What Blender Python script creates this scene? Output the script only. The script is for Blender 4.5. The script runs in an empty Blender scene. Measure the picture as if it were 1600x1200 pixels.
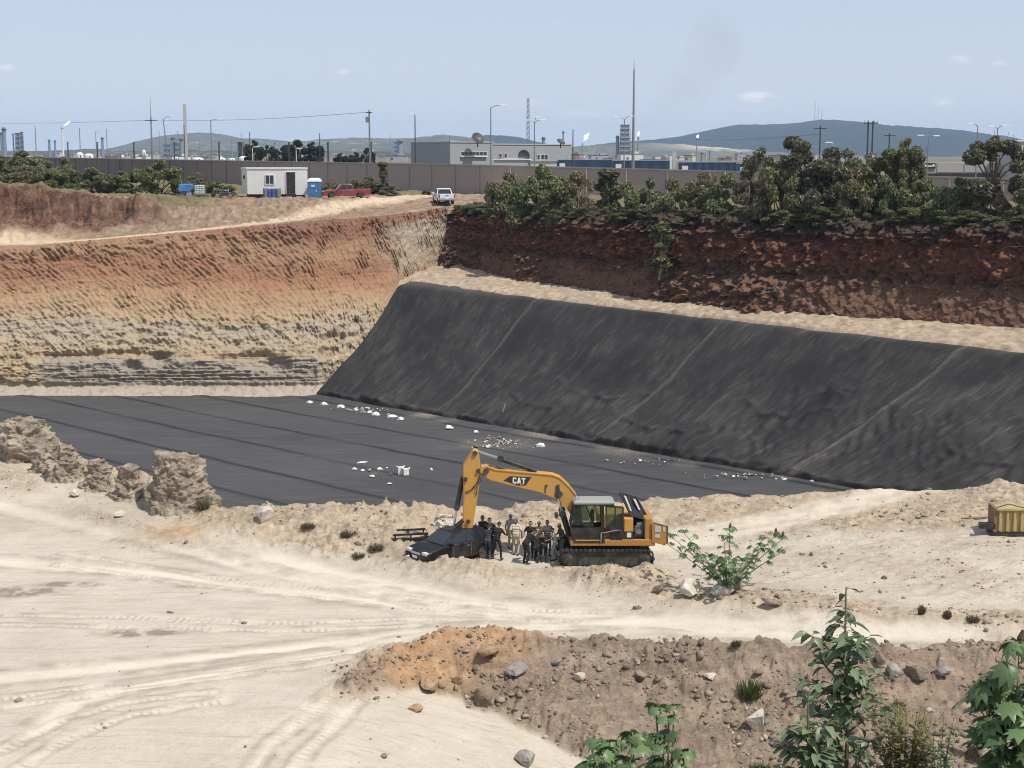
import bpy, bmesh, math, random
import numpy as np
from mathutils import Vector, Matrix
R = math.radians
SC = bpy.context.scene
COL = SC.collection
# ---------------------------------------------------------------- camera
ZC = 22.0
PITCH = R(8.48)
F = 2400.0                       # focal length in units of a 1600 wide frame
cam = bpy.data.cameras.new('camera'); camo = bpy.data.objects.new('camera', cam); COL.objects.link(camo)
cam.sensor_width = 36.0; cam.lens = 36.0 * F / 1600.0
cam.clip_start = 0.3; cam.clip_end = 60000
camo.location = (0, 0, ZC); camo.rotation_euler = (math.pi / 2 - PITCH, 0, 0)
SC.camera = camo
# ---------------------------------------------------------------- light
SUN_EL, SUN_AZ = R(57), math.atan2(0.78, -0.625)      # azimuth measured from +Y towards +X
w = bpy.data.worlds.new('World'); SC.world = w; w.use_nodes = True
wn = w.node_tree; wn.nodes.clear()
sky = wn.nodes.new('ShaderNodeTexSky'); sky.sky_type = 'NISHITA'; sky.sun_disc = False
sky.sun_elevation = SUN_EL; sky.sun_rotation = SUN_AZ
sky.altitude = 2000; sky.air_density = 1.0; sky.dust_density = 2.6; sky.ozone_density = 2.2
bg = wn.nodes.new('ShaderNodeBackground'); bg.inputs['Strength'].default_value = 0.105
wo = wn.nodes.new('ShaderNodeOutputWorld')
# the clear sky whitened by thin high haze, and a few small fair-weather clouds at their bearings
mixn = wn.nodes.new('ShaderNodeMix'); mixn.data_type = 'RGBA'; mixn.inputs[0].default_value = 0.7; wn.links.new(sky.outputs[0], mixn.inputs[6]); mixn.inputs[7].default_value = (5.9, 6.6, 8.0, 1)
tc = wn.nodes.new('ShaderNodeTexCoord'); last = None
nz = wn.nodes.new('ShaderNodeTexNoise'); nz.inputs['Scale'].default_value = 60; nz.inputs['Detail'].default_value = 5; mpw = wn.nodes.new('ShaderNodeMapping'); mpw.inputs['Scale'].default_value = (1, 1, 2.2); wn.links.new(tc.outputs['Generated'], mpw.inputs[0]); wn.links.new(mpw.outputs[0], nz.inputs['Vector'])
def wmath(op, a, b=0.0):
    m = wn.nodes.new('ShaderNodeMath'); m.operation = op
    for i, v in enumerate((a, b)):
        if isinstance(v, (int, float)): m.inputs[i].default_value = v
        else: wn.links.new(v, m.inputs[i])
    return m.outputs[0]
CP_, SP_ = math.cos(PITCH), math.sin(PITCH)
sep = wn.nodes.new('ShaderNodeSeparateXYZ'); wn.links.new(tc.outputs['Generated'], sep.inputs[0])
hz_f = wmath('MULTIPLY', wmath('MAXIMUM', wmath('SUBTRACT', 1.0, wmath('MULTIPLY', wmath('ABSOLUTE', sep.outputs['Z']), 7.0)), 0.0), 0.55)
mh = wn.nodes.new('ShaderNodeMix'); mh.data_type = 'RGBA'; wn.links.new(hz_f, mh.inputs[0]); wn.links.new(mixn.outputs[2], mh.inputs[6]); mh.inputs[7].default_value = (7.0, 7.4, 8.1, 1); last = mh.outputs[2]
azn = wmath('DIVIDE', sep.outputs['X'], sep.outputs['Y']); eln = wmath('DIVIDE', sep.outputs['Z'], sep.outputs['Y'])
tot = None
for px, py, wx, wy, k in ((15,106,20,6,.55), (537,112,15,5,.6), (875,33,14,4,.4), (1508,92,26,8,1.0), (1560,98,14,5,.35), (1186,152,38,10,.85), (1473,157,20,9,.7), (815,160,70,9,.35), (905,178,46,8,.3), (295,140,14,5,.3), (640,40,20,5,.1)):
    a_, b_ = (px - 800) / F, -(py - 600) / F; yy = CP_ + b_ * SP_; u0, v0 = a_ / yy, (-SP_ + b_ * CP_) / yy
    du = wmath('MULTIPLY', wmath('SUBTRACT', azn, u0), F / wx); dv = wmath('MULTIPLY', wmath('SUBTRACT', eln, v0), F / wy)
    g = wmath('MULTIPLY', wmath('MAXIMUM', wmath('SUBTRACT', 1.0, wmath('ADD', wmath('MULTIPLY', du, du), wmath('MULTIPLY', dv, dv))), 0.0), k)
    tot = g if tot is None else wmath('MAXIMUM', tot, g)
cf = wmath('MULTIPLY', tot, wmath('MAXIMUM', wmath('SUBTRACT', wmath('MULTIPLY', nz.outputs['Fac'], 4.2), 1.55), 0.0)); cl = wmath('MINIMUM', wmath('MULTIPLY', cf, wmath('GREATER_THAN', sep.outputs['Y'], 0.0)), 0.85)
mc = wn.nodes.new('ShaderNodeMix'); mc.data_type = 'RGBA'; wn.links.new(cl, mc.inputs[0]); wn.links.new(last, mc.inputs[6]); mc.inputs[7].default_value = (9.2, 9.2, 9.4, 1)
wn.links.new(mc.outputs[2], bg.inputs[0]); wn.links.new(bg.outputs[0], wo.inputs[0])
sl = bpy.data.lights.new('sun', 'SUN'); sl.energy = 4.6; sl.angle = R(0.53); sl.color = (1.0, 0.95, 0.87)
so = bpy.data.objects.new('sun', sl); COL.objects.link(so)
SUND = Vector((math.sin(SUN_AZ) * math.cos(SUN_EL), math.cos(SUN_AZ) * math.cos(SUN_EL), math.sin(SUN_EL)))
so.rotation_euler = SUND.to_track_quat('Z', 'Y').to_euler()
SC.view_settings.view_transform = 'Standard'; SC.view_settings.look = 'None'
SC.view_settings.exposure = 0.0; SC.view_settings.gamma = 1.0
SC.cycles.pixel_filter_type = 'BLACKMAN_HARRIS'; SC.cycles.filter_width = 1.05
SC.cycles.max_bounces = 6; SC.cycles.diffuse_bounces = 3; SC.cycles.glossy_bounces = 3
SC.cycles.transparent_max_bounces = 8; SC.cycles.volume_bounces = 1
try:
    SC.cycles.use_denoising = True; SC.cycles.denoiser = 'OPENIMAGEDENOISE'
    SC.cycles.denoising_prefilter = 'ACCURATE'
except Exception: pass
# ---------------------------------------------------------------- picture <-> place helpers (layout only)
CP, SP = math.cos(PITCH), math.sin(PITCH)
def ray(px, py):
    a = (px - 800) / F; b = -(py - 600) / F
    return Vector((a, CP + b * SP, -SP + b * CP))
def PZ(px, py, z):
    d = ray(px, py); t = (z - ZC) / d.z
    return Vector((d.x * t, d.y * t, z))
def PY(px, py, Y):
    d = ray(px, py); t = Y / d.y
    return Vector((d.x * t, Y, ZC + d.z * t))
# ---------------------------------------------------------------- noise
_rng = np.random.RandomState(7)
_perm = np.tile(_rng.permutation(256), 3).astype(np.int32)
_g = _rng.normal(size=(256, 3)); _g /= np.linalg.norm(_g, axis=1)[:, None]
def gn(x, y, z=0.0):
    x, y, z = np.broadcast_arrays(np.asarray(x, float), np.asarray(y, float), np.asarray(z, float))
    xi, yi, zi = np.floor(x).astype(np.int64), np.floor(y).astype(np.int64), np.floor(z).astype(np.int64)
    xf, yf, zf = x - xi, y - yi, z - zi
    u, v, w_ = [t * t * t * (t * (t * 6 - 15) + 10) for t in (xf, yf, zf)]
    xi &= 255; yi &= 255; zi &= 255
    def c(dx, dy, dz):
        h = _perm[_perm[_perm[xi + dx] + yi + dy] + zi + dz]
        g = _g[h]
        return g[..., 0] * (xf - dx) + g[..., 1] * (yf - dy) + g[..., 2] * (zf - dz)
    l = lambda a, b, t: a + (b - a) * t
    return 1.5 * l(l(l(c(0,0,0), c(1,0,0), u), l(c(0,1,0), c(1,1,0), u), v),
             l(l(c(0,0,1), c(1,0,1), u), l(c(0,1,1), c(1,1,1), u), v), w_)
def fbm(x, y, z=0.0, o=4, gain=0.5):
    s, a, f = 0.0, 1.0, 1.0
    for i in range(o):
        s = s + a * gn(x * f + 17.3 * i, y * f - 9.1 * i, np.asarray(z) * f + 3.7 * i); a *= gain; f *= 2.03
    return s
def rid(x, y, z=0.0, o=4, gain=0.5):
    s, a, f = 0.0, 1.0, 1.0
    for i in range(o):
        s = s + a * (1 - 2 * np.abs(gn(x * f + 5.3 * i, y * f + 8.9 * i, np.asarray(z) * f))); a *= gain; f *= 2.1
    return s
def sst(a, b, x):
    t = np.clip((x - a) / (b - a), 0, 1); return t * t * (3 - 2 * t)
def poly_dist(X, Y, pts):
    """distance to a polyline, signed (+ on its left side), and the interpolated extra values of its points"""
    best = np.full(X.shape, 1e9); sg = np.zeros(X.shape); ex = [np.zeros(X.shape) for _ in range(len(pts[0]) - 2)]
    for a, b in zip(pts[:-1], pts[1:]):
        dx, dy = b[0] - a[0], b[1] - a[1]; L2 = dx * dx + dy * dy
        t = np.clip(((X - a[0]) * dx + (Y - a[1]) * dy) / L2, 0, 1)
        qx, qy = a[0] + dx * t, a[1] + dy * t
        d = np.hypot(X - qx, Y - qy); m = d < best
        best = np.where(m, d, best)
        sg = np.where(m, np.sign(dx * (Y - a[1]) - dy * (X - a[0])), sg)
        for k in range(len(ex)):
            ex[k] = np.where(m, a[k + 2] + (b[k + 2] - a[k + 2]) * t, ex[k])
    return best, sg, ex
class TPS:
    def __init__(s, pts, lam=1e-3):
        P = np.array(pts, float); n = len(P); s.c = P[:, :2]
        K = s.k(np.linalg.norm(P[:, None, :2] - P[None, :, :2], axis=2)) + lam * np.eye(n)
        Q = np.c_[np.ones(n), P[:, :2]]
        A = np.block([[K, Q], [Q.T, np.zeros((3, 3))]])
        s.w = np.linalg.solve(A, np.r_[P[:, 2], 0, 0, 0])
    def k(s, r): return np.where(r > 1e-9, r * r * np.log(np.maximum(r, 1e-9)), 0) * 0.01
    def __call__(s, X, Y):
        o = s.w[-3] + s.w[-2] * X + s.w[-1] * Y
        for i, (cx, cy) in enumerate(s.c): o = o + s.w[i] * s.k(np.hypot(X - cx, Y - cy))
        return o
# ---------------------------------------------------------------- mesh helpers
def link(name, me, parent=None, loc=None):
    o = bpy.data.objects.new(name, me); COL.objects.link(o)
    if parent is not None: o.parent = parent
    if loc is not None: o.location = loc
    return o
def raw_mesh(name, co, quads, mat=None, smooth=True, attrs=None):
    me = bpy.data.meshes.new(name)
    co = np.asarray(co, np.float32).reshape(-1, 3); quads = np.asarray(quads, np.int32)
    k = quads.shape[1]
    me.vertices.add(len(co)); me.vertices.foreach_set('co', co.ravel())
    me.loops.add(quads.size); me.loops.foreach_set('vertex_index', quads.ravel())
    me.polygons.add(len(quads)); me.polygons.foreach_set('loop_start', np.arange(0, quads.size, k, dtype=np.int32))
    me.update(calc_edges=True)
    if smooth: me.polygons.foreach_set('use_smooth', np.ones(len(quads), bool))
    if attrs:
        for an, av in attrs.items():
            a = me.attributes.new(an, 'FLOAT', 'POINT'); a.data.foreach_set('value', np.asarray(av, np.float32).ravel())
    for m in (mat if isinstance(mat, (list, tuple)) else [mat]):
        if m: me.materials.append(m)
    me.validate()
    return me
def grid_mesh(name, P, mat=None, keep=None, attrs=None, flip=False):
    n, m, _ = P.shape
    i = np.arange(n * m).reshape(n, m)
    q = np.stack([i[:-1, :-1], i[:-1, 1:], i[1:, 1:], i[1:, :-1]], -1).reshape(-1, 4)
    if flip: q = q[:, ::-1]
    if keep is not None:
        kk = (keep[:-1, :-1] | keep[:-1, 1:] | keep[1:, 1:] | keep[1:, :-1]).ravel(); q = q[kk]
        used = np.unique(q); re = np.full(n * m, -1); re[used] = np.arange(len(used)); q = re[q]
        co = P.reshape(-1, 3)[used]
        if attrs: attrs = {k: np.asarray(v).ravel()[used] for k, v in attrs.items()}
    else: co = P.reshape(-1, 3)
    return raw_mesh(name, co, q, mat, True, attrs)
def tag(o, label=None, cat=None, group=None, kind=None):
    if label: o['label'] = label
    if cat: o['category'] = cat
    if group: o['group'] = group
    if kind: o['kind'] = kind
    return o
def empty(name, loc, rz=0, label=None, cat=None, group=None):
    o = bpy.data.objects.new(name, None); COL.objects.link(o); o.location = loc; o.rotation_euler = (0, 0, rz)
    o.empty_display_size = 0.3
    return tag(o, label, cat, group)
def copy_tree(o, parent=None):
    c = o.copy(); COL.objects.link(c); c.parent = parent
    for ch in list(o.children): copy_tree(ch, c)
    return c
class MB:
    """collects boxes, prisms, tubes and lathes and links them as ONE mesh object"""
    def __init__(s): s.v = []; s.f = []; s.mi = []; s.M = Matrix.Identity(4)
    def add(s, vs, fs, mi=0):
        b = len(s.v); s.v += [tuple(s.M @ Vector(v)) for v in vs]
        s.f += [tuple(b + i for i in f) for f in fs]; s.mi += [mi] * len(fs); return s
    def box(s, c, d, mi=0, rot=None):
        hx, hy, hz = d[0] / 2, d[1] / 2, d[2] / 2
        vs = [Vector((x, y, z)) for x in (-hx, hx) for y in (-hy, hy) for z in (-hz, hz)]
        if rot is not None: vs = [rot @ v for v in vs]
        vs = [v + Vector(c) for v in vs]
        return s.add(vs, [(0,1,3,2), (4,6,7,5), (0,4,5,1), (2,3,7,6), (0,2,6,4), (1,5,7,3)], mi)
    def prism(s, out, y0, y1, mi=0, axis='y', y0s=None):
        """outline of (a, b) pairs swept along an axis"""
        n = len(out)
        mp = {'y': lambda a, b, y: (a, y, b), 'x': lambda a, b, y: (y, a, b), 'z': lambda a, b, y: (a, b, y)}[axis]
        vs = [mp(a, b, y0) for a, b in out] + [mp(a, b, y1) for a, b in out]
        fs = [tuple(range(n)), tuple(range(2 * n - 1, n - 1, -1))] + [(i, n + i, n + (i + 1) % n, (i + 1) % n) for i in range(n)]
        return s.add(vs, fs, mi)
    def rings(s, rs, mi=0, caps=True, closed=False):
        n = len(rs[0]); vs = [p for r in rs for p in r]; fs = []
        for k in range(len(rs) - 1 + (1 if closed else 0)):
            a, b = k * n, ((k + 1) % len(rs)) * n
            fs += [(a + i, a + (i + 1) % n, b + (i + 1) % n, b + i) for i in range(n)]
        if caps and not closed: fs += [tuple(range(n - 1, -1, -1)), tuple(range((len(rs) - 1) * n, len(rs) * n))]
        return s.add(vs, fs, mi)
    def tube(s, pts, r, n=8, mi=0):
        pts = [Vector(p) for p in pts]
        rr = r if isinstance(r, (list, tuple)) else [r] * len(pts)
        rs = []; prev = None
        for i, p in enumerate(pts):
            d = (pts[min(i + 1, len(pts) - 1)] - pts[max(i - 1, 0)]).normalized()
            if prev is None: u = d.orthogonal().normalized()
            else:
                u = prev - d * prev.dot(d)
                u = u.normalized() if u.length > 1e-6 else d.orthogonal().normalized()
            prev = u; v = d.cross(u)
            rs.append([p + (u * math.cos(2 * math.pi * k / n) + v * math.sin(2 * math.pi * k / n)) * rr[i] for k in range(n)])
        return s.rings(rs, mi)
    def lathe(s, prof, n=16, c=(0, 0, 0), mi=0, axis='z'):
        rs = []
        for r, h in prof:
            ring = []
            for k in range(n):
                a = 2 * math.pi * k / n; x, y = r * math.cos(a), r * math.sin(a)
                p = {'z': (x, y, h), 'y': (x, h, -y), 'x': (h, x, y)}[axis]
                ring.append((p[0] + c[0], p[1] + c[1], p[2] + c[2]))
            rs.append(ring)
        return s.rings(rs, mi)
    def build(s, name, mat, parent=None, loc=None, smooth=False, bevel=0.0, ang=35, seg=2):
        me = bpy.data.meshes.new(name); me.from_pydata(s.v, [], s.f)
        for m in (mat if isinstance(mat, (list, tuple)) else [mat]): me.materials.append(m)
        me.polygons.foreach_set('material_index', s.mi)
        bm = bmesh.new(); bm.from_mesh(me); bmesh.ops.recalc_face_normals(bm, faces=bm.faces); bm.to_mesh(me); bm.free()
        if smooth: me.polygons.foreach_set('use_smooth', [True] * len(me.polygons))
        o = link(name, me, parent, loc)
        if smooth:
            try: me.set_sharp_from_angle(angle=R(ang))
            except Exception: pass
        if bevel > 0:
            b = o.modifiers.new('bevel', 'BEVEL'); b.width = bevel; b.segments = seg; b.limit_method = 'ANGLE'; b.angle_limit = R(40)
        return o
# ---------------------------------------------------------------- materials
class NT:
    def __init__(s, name):
        s.m = bpy.data.materials.new(name); s.m.use_nodes = True; s.t = s.m.node_tree
        s.b = s.t.nodes['Principled BSDF']; s.pos = None
    def n(s, typ, **kw):
        nd = s.t.nodes.new('ShaderNode' + typ)
        for k, v in kw.items():
            if k.startswith('_'): nd.inputs[k[1:]].default_value = v
            else: setattr(nd, k, v)
        return nd
    def l(s, a, b): s.t.links.new(a, b)
    def P(s, obj=False):
        if s.pos is None:
            s.pos = s.n('TexCoord').outputs['Object'] if obj else s.n('NewGeometry').outputs['Position']
        return s.pos
    def map(s, scale=(1, 1, 1), rot=(0, 0, 0), src=None):
        m = s.n('Mapping'); m.inputs['Scale'].default_value = scale; m.inputs['Rotation'].default_value = rot
        s.l(src or s.P(), m.inputs['Vector']); return m.outputs[0]
    def noise(s, scale, detail=4, rough=0.55, vec=None, dist=0.0):
        t = s.n('TexNoise'); t.inputs['Scale'].default_value = scale; t.inputs['Detail'].default_value = detail
        t.inputs['Roughness'].default_value = rough; t.inputs['Distortion'].default_value = dist
        s.l(vec or s.P(), t.inputs['Vector']); return t.outputs['Fac']
    def ramp(s, fac, stops, interp='LINEAR'):
        r = s.n('ValToRGB'); r.color_ramp.interpolation = interp; e = r.color_ramp.elements
        while len(e) < len(stops): e.new(0.5)
        for k, (p, c) in enumerate(stops):
            e[k].position = p; e[k].color = (c[0], c[1], c[2], 1) if isinstance(c, (tuple, list)) else (c, c, c, 1)
        s.l(fac, r.inputs['Fac']); return r.outputs['Color']
    def mix(s, f, a, b, mode='MIX'):
        m = s.n('Mix', data_type='RGBA', blend_type=mode)
        for sock, v in ((m.inputs['Factor'], f), (m.inputs[6], a), (m.inputs[7], b)):
            if isinstance(v, (int, float)): sock.default_value = v
            elif isinstance(v, tuple): sock.default_value = (v[0], v[1], v[2], 1)
            else: s.l(v, sock)
        return m.outputs[2]
    def math(s, op, a, b=0.0, c=None):
        m = s.n('Math', operation=op)
        for k, v in enumerate((a, b) if c is None else (a, b, c)):
            if isinstance(v, (int, float)): m.inputs[k].default_value = v
            else: s.l(v, m.inputs[k])
        return m.outputs[0]
    def attr(s, name): return s.n('Attribute', attribute_name=name).outputs['Fac']
    def bump(s, h, strength=0.4, dist=0.1):
        b = s.n('Bump'); b.inputs['Strength'].default_value = strength; b.inputs['Distance'].default_value = dist
        s.l(h, b.inputs['Height']); s.l(b.outputs[0], s.b.inputs['Normal'])
    def set(s, col=None, rough=None, metal=None, spec=None):
        for k, v in (('Base Color', col), ('Roughness', rough), ('Metallic', metal), ('Specular IOR Level', spec)):
            if v is None: continue
            if isinstance(v, (int, float)): s.b.inputs[k].default_value = v
            elif isinstance(v, tuple): s.b.inputs[k].default_value = (v[0], v[1], v[2], 1)
            else: s.l(v, s.b.inputs[k])
        return s
def paint(name, col, rough=0.5, metal=0.0, dirt=0.25, dirtcol=(0.36, 0.28, 0.2), sc=3.0, spec=0.5):
    """plain coat with faint uneven wear and dust"""
    k = NT(name); v = k.n('TexCoord').outputs['Object']
    n1 = k.noise(sc, 5, 0.6, v); n2 = k.noise(sc * 6, 3, 0.6, v)
    f = k.math('MULTIPLY', k.ramp(n1, [(0.42, 0.0), (0.75, 1.0)]), dirt)
    c = k.mix(f, tuple(col), tuple(dirtcol))
    c = k.mix(k.math('MULTIPLY', n2, 0.25), c, k.mix(0.6, c, (0, 0, 0), 'MIX'))
    k.set(c, k.math('ADD', k.math('MULTIPLY', n2, 0.25), rough - 0.12), metal, spec)
    return k.m
def plain(name, col, rough=0.5, metal=0.0, spec=0.5):
    return paint(name, col, rough, metal, dirt=0.12, spec=spec)
# ================================================================ ground materials
def mat_near_ground():
    k = NT('dirt_and_sand')
    rough, gravel, orange = k.attr('rough'), k.attr('gravel'), k.attr('orange')
    pale, stain = k.attr('pale'), k.attr('stain')
    nA = k.noise(0.35, 6, 0.62); nB = k.noise(2.2, 6, 0.65); nC = k.noise(9.0, 4, 0.7)
    st = k.noise(0.8, 6, 0.65, k.map((0.22, 1.1, 1), (0, 0, R(6))), 1.6)
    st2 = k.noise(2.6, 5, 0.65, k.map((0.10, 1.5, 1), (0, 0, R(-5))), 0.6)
    sand = k.ramp(k.mix(0.55, st, nA), [(0.30, (0.41, 0.355, 0.28)), (0.46, (0.50, 0.442, 0.358)), (0.62, (0.56, 0.497, 0.408))])
    sand = k.mix(k.ramp(st2, [(0.34, 0.6), (0.43, 0.0)]), sand, (0.38, 0.31, 0.225))  # these streaks and the dashes below paint in the shade of tiny ruts
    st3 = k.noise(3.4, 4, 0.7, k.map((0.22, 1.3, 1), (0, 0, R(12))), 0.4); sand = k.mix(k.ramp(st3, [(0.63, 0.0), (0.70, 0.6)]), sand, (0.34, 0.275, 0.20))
    nD = k.noise(26, 3, 0.7); sand = k.mix(k.ramp(nC, [(0.56, 0.0), (0.68, 0.5)]), sand, (0.37, 0.305, 0.225)); sand = k.mix(k.ramp(nD, [(0.56, 0.0), (0.66, 0.65)]), sand, (0.31, 0.255, 0.19)); sand = k.mix(k.ramp(nB, [(0.30, 0.45), (0.42, 0.0)]), sand, (0.40, 0.335, 0.25))
    sand = k.mix(k.math('MULTIPLY', pale, 0.9), sand, (0.68, 0.60, 0.485))
    dirt = k.ramp(nB, [(0.28, (0.20, 0.15, 0.105)), (0.5, (0.36, 0.285, 0.205)), (0.68, (0.50, 0.41, 0.30))])
    dirt = k.mix(k.ramp(nC, [(0.34, 0.7), (0.46, 0.0)]), dirt, (0.14, 0.105, 0.075))  # dark flecks paint the shade of crevices into the dirt colour
    dirt = k.mix(k.ramp(nA, [(0.45, 0.0), (0.65, 0.5)]), dirt, (0.46, 0.37, 0.26))
    sd = k.noise(1.1, 5, 0.65, k.map((0.22, 1.5, 1), (0, 0, R(-45))), 0.5)
    face = k.ramp(k.mix(0.6, nB, sd), [(0.34, (0.135, 0.10, 0.072)), (0.5, (0.235, 0.178, 0.13)), (0.66, (0.345, 0.27, 0.20))])
    face = k.mix(k.ramp(nC, [(0.60, 0.0), (0.66, 0.8)]), face, (0.38, 0.31, 0.24)); face = k.mix(k.ramp(nC, [(0.33, 0.8), (0.42, 0.0)]), face, (0.07, 0.055, 0.043))
    org = k.ramp(nB, [(0.3, (0.26, 0.15, 0.075)), (0.55, (0.42, 0.26, 0.14)), (0.75, (0.55, 0.39, 0.25))])
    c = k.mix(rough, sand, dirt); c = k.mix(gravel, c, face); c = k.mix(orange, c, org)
    c = k.mix(stain, c, (0.20, 0.16, 0.12))
    k.set(c, 0.95, 0, 0.15)
    h = k.math('ADD', k.math('MULTIPLY', nB, 0.5), k.math('MULTIPLY', nC, 0.35))
    k.bump(h, 0.8, 0.18)
    return k.m
def mat_left_cliff():
    k = NT('layered_earth')
    z = k.n('SeparateXYZ'); k.l(k.P(), z.inputs[0])
    n1 = k.noise(0.16, 5, 0.6, k.map((0.35, 0.35, 1))); n2 = k.noise(1.5, 5, 0.65); n3 = k.noise(5.5, 4, 0.7)
    zz = k.math('ADD', z.outputs['Z'], k.math('MULTIPLY', k.math('SUBTRACT', n1, 0.5), 4.2))
    zz = k.math('ADD', zz, k.math('MULTIPLY', k.math('SUBTRACT', n2, 0.5), 1.1))
    t = k.math('DIVIDE', zz, 16.5)
    c = k.ramp(t, [(0.0, (0.40, 0.335, 0.27)), (0.055, (0.38, 0.315, 0.25)), (0.075, (0.26, 0.225, 0.185)), (0.19, (0.30, 0.26, 0.205)),
                   (0.215, (0.36, 0.27, 0.16)), (0.29, (0.37, 0.295, 0.205)), (0.37, (0.34, 0.28, 0.21)), (0.43, (0.37, 0.265, 0.16)), (0.54, (0.34, 0.205, 0.11)),
                   (0.625, (0.28, 0.13, 0.068)), (0.70, (0.25, 0.115, 0.06)), (0.74, (0.29, 0.16, 0.085)), (0.82, (0.28, 0.155, 0.085)), (0.88, (0.20, 0.082, 0.048)), (1.0, (0.18, 0.08, 0.05))])
    c = k.mix(k.ramp(n2, [(0.34, 0.7), (0.48, 0.0)]), c, k.mix(0.6, c, (0.08, 0.055, 0.04)))
    c = k.mix(k.ramp(n3, [(0.56, 0.0), (0.72, 0.55)]), c, k.mix(0.5, c, (0.52, 0.42, 0.28)))
    c = k.mix(0.12, c, (0.40, 0.33, 0.26))
    c = k.mix(k.attr('yel'), c, k.ramp(n2, [(0.3, (0.26, 0.19, 0.11)), (0.7, (0.47, 0.37, 0.23))]))
    c = k.mix(k.attr('pale'), c, k.ramp(n2, [(0.3, (0.26, 0.21, 0.16)), (0.7, (0.46, 0.39, 0.30))]))
    k.set(c, 0.95, 0, 0.15)
    k.bump(k.math('ADD', k.math('MULTIPLY', n2, 0.6), k.math('MULTIPLY', n3, 0.4)), 0.7, 0.3)
    return k.m
def mat_right_cliff():
    k = NT('dark_red_earth')
    z = k.n('SeparateXYZ'); k.l(k.P(), z.inputs[0])
    n1 = k.noise(0.2, 5, 0.6); n2 = k.noise(1.3, 6, 0.68); n3 = k.noise(4.5, 4, 0.7)
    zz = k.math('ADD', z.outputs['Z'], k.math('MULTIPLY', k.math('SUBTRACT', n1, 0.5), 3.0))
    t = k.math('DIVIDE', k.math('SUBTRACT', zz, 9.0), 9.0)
    c = k.ramp(t, [(0.0, (0.15, 0.076, 0.050)), (0.25, (0.155, 0.09, 0.060)), (0.42, (0.135, 0.08, 0.055)), (0.55, (0.175, 0.076, 0.048)), (0.72, (0.14, 0.064, 0.044)), (0.82, (0.055, 0.040, 0.030)), (1.0, (0.060, 0.048, 0.032))])  # top stops: grassy brown, darkened to paint in shade under the rim bushes
    c = k.mix(k.ramp(n2, [(0.32, 0.8), (0.5, 0.0)]), c, (0.035, 0.022, 0.018))
    c = k.mix(k.ramp(n3, [(0.52, 0.0), (0.68, 0.6)]), c, k.ramp(t, [(0, (0.30, 0.19, 0.125)), (0.6, (0.33, 0.165, 0.105)), (0.8, (0.22, 0.15, 0.11))]))  # paler patches paint sunlit highlights onto the lumps
    c = k.mix(k.attr('pale'), c, (0.40, 0.32, 0.23))
    k.set(c, 0.95, 0, 0.15)
    k.bump(k.math('ADD', k.math('MULTIPLY', n2, 0.6), k.math('MULTIPLY', n3, 0.4)), 0.8, 0.35)
    return k.m
def mat_bench():
    k = NT('bench_sand')
    n2 = k.noise(1.4, 6, 0.65); n3 = k.noise(6, 4, 0.7)
    c = k.ramp(n2, [(0.28, (0.22, 0.165, 0.115)), (0.5, (0.36, 0.28, 0.20)), (0.7, (0.47, 0.38, 0.275))])
    c = k.mix(k.ramp(n3, [(0.28, 0.6), (0.42, 0.0)]), c, (0.16, 0.12, 0.09))
    k.set(c, 0.95, 0, 0.15); k.bump(n2, 0.5, 0.2); return k.m
def mat_plateau():
    k = NT('plateau_earth')
    n1 = k.noise(0.12, 5, 0.6); n2 = k.noise(1.2, 6, 0.65); n3 = k.noise(5, 4, 0.7)
    c = k.ramp(n2, [(0.28, (0.14, 0.10, 0.07)), (0.5, (0.25, 0.18, 0.125)), (0.72, (0.38, 0.29, 0.205))])
    c = k.mix(k.ramp(n1, [(0.5, 0.0), (0.65, 0.5)]), c, (0.30, 0.17, 0.10))
    c = k.mix(k.attr('grass'), c, k.ramp(n2, [(0.3, (0.10, 0.085, 0.045)), (0.7, (0.22, 0.18, 0.10))]))
    c = k.mix(k.attr('road'), c, k.ramp(n2, [(0.3, (0.46, 0.35, 0.24)), (0.7, (0.58, 0.46, 0.33))]))
    nS = k.noise(0.45, 5, 0.65, k.map((0.6, 0.6, 1.6))); c = k.mix(k.math('MULTIPLY', k.attr('red'), k.ramp(nS, [(0.36, 1.0), (0.56, 0.72)])), c, k.ramp(k.mix(0.5, n2, n3), [(0.40, (0.032, 0.018, 0.013)), (0.5, (0.10, 0.048, 0.032)), (0.64, (0.24, 0.13, 0.085))]))  # red scarp earth, with its overhang shade darkened into the colour
    k.set(c, 0.95, 0, 0.15); k.bump(k.math('ADD', n2, k.math('MULTIPLY', n3, 0.5)), 0.6, 0.25); return k.m
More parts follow.
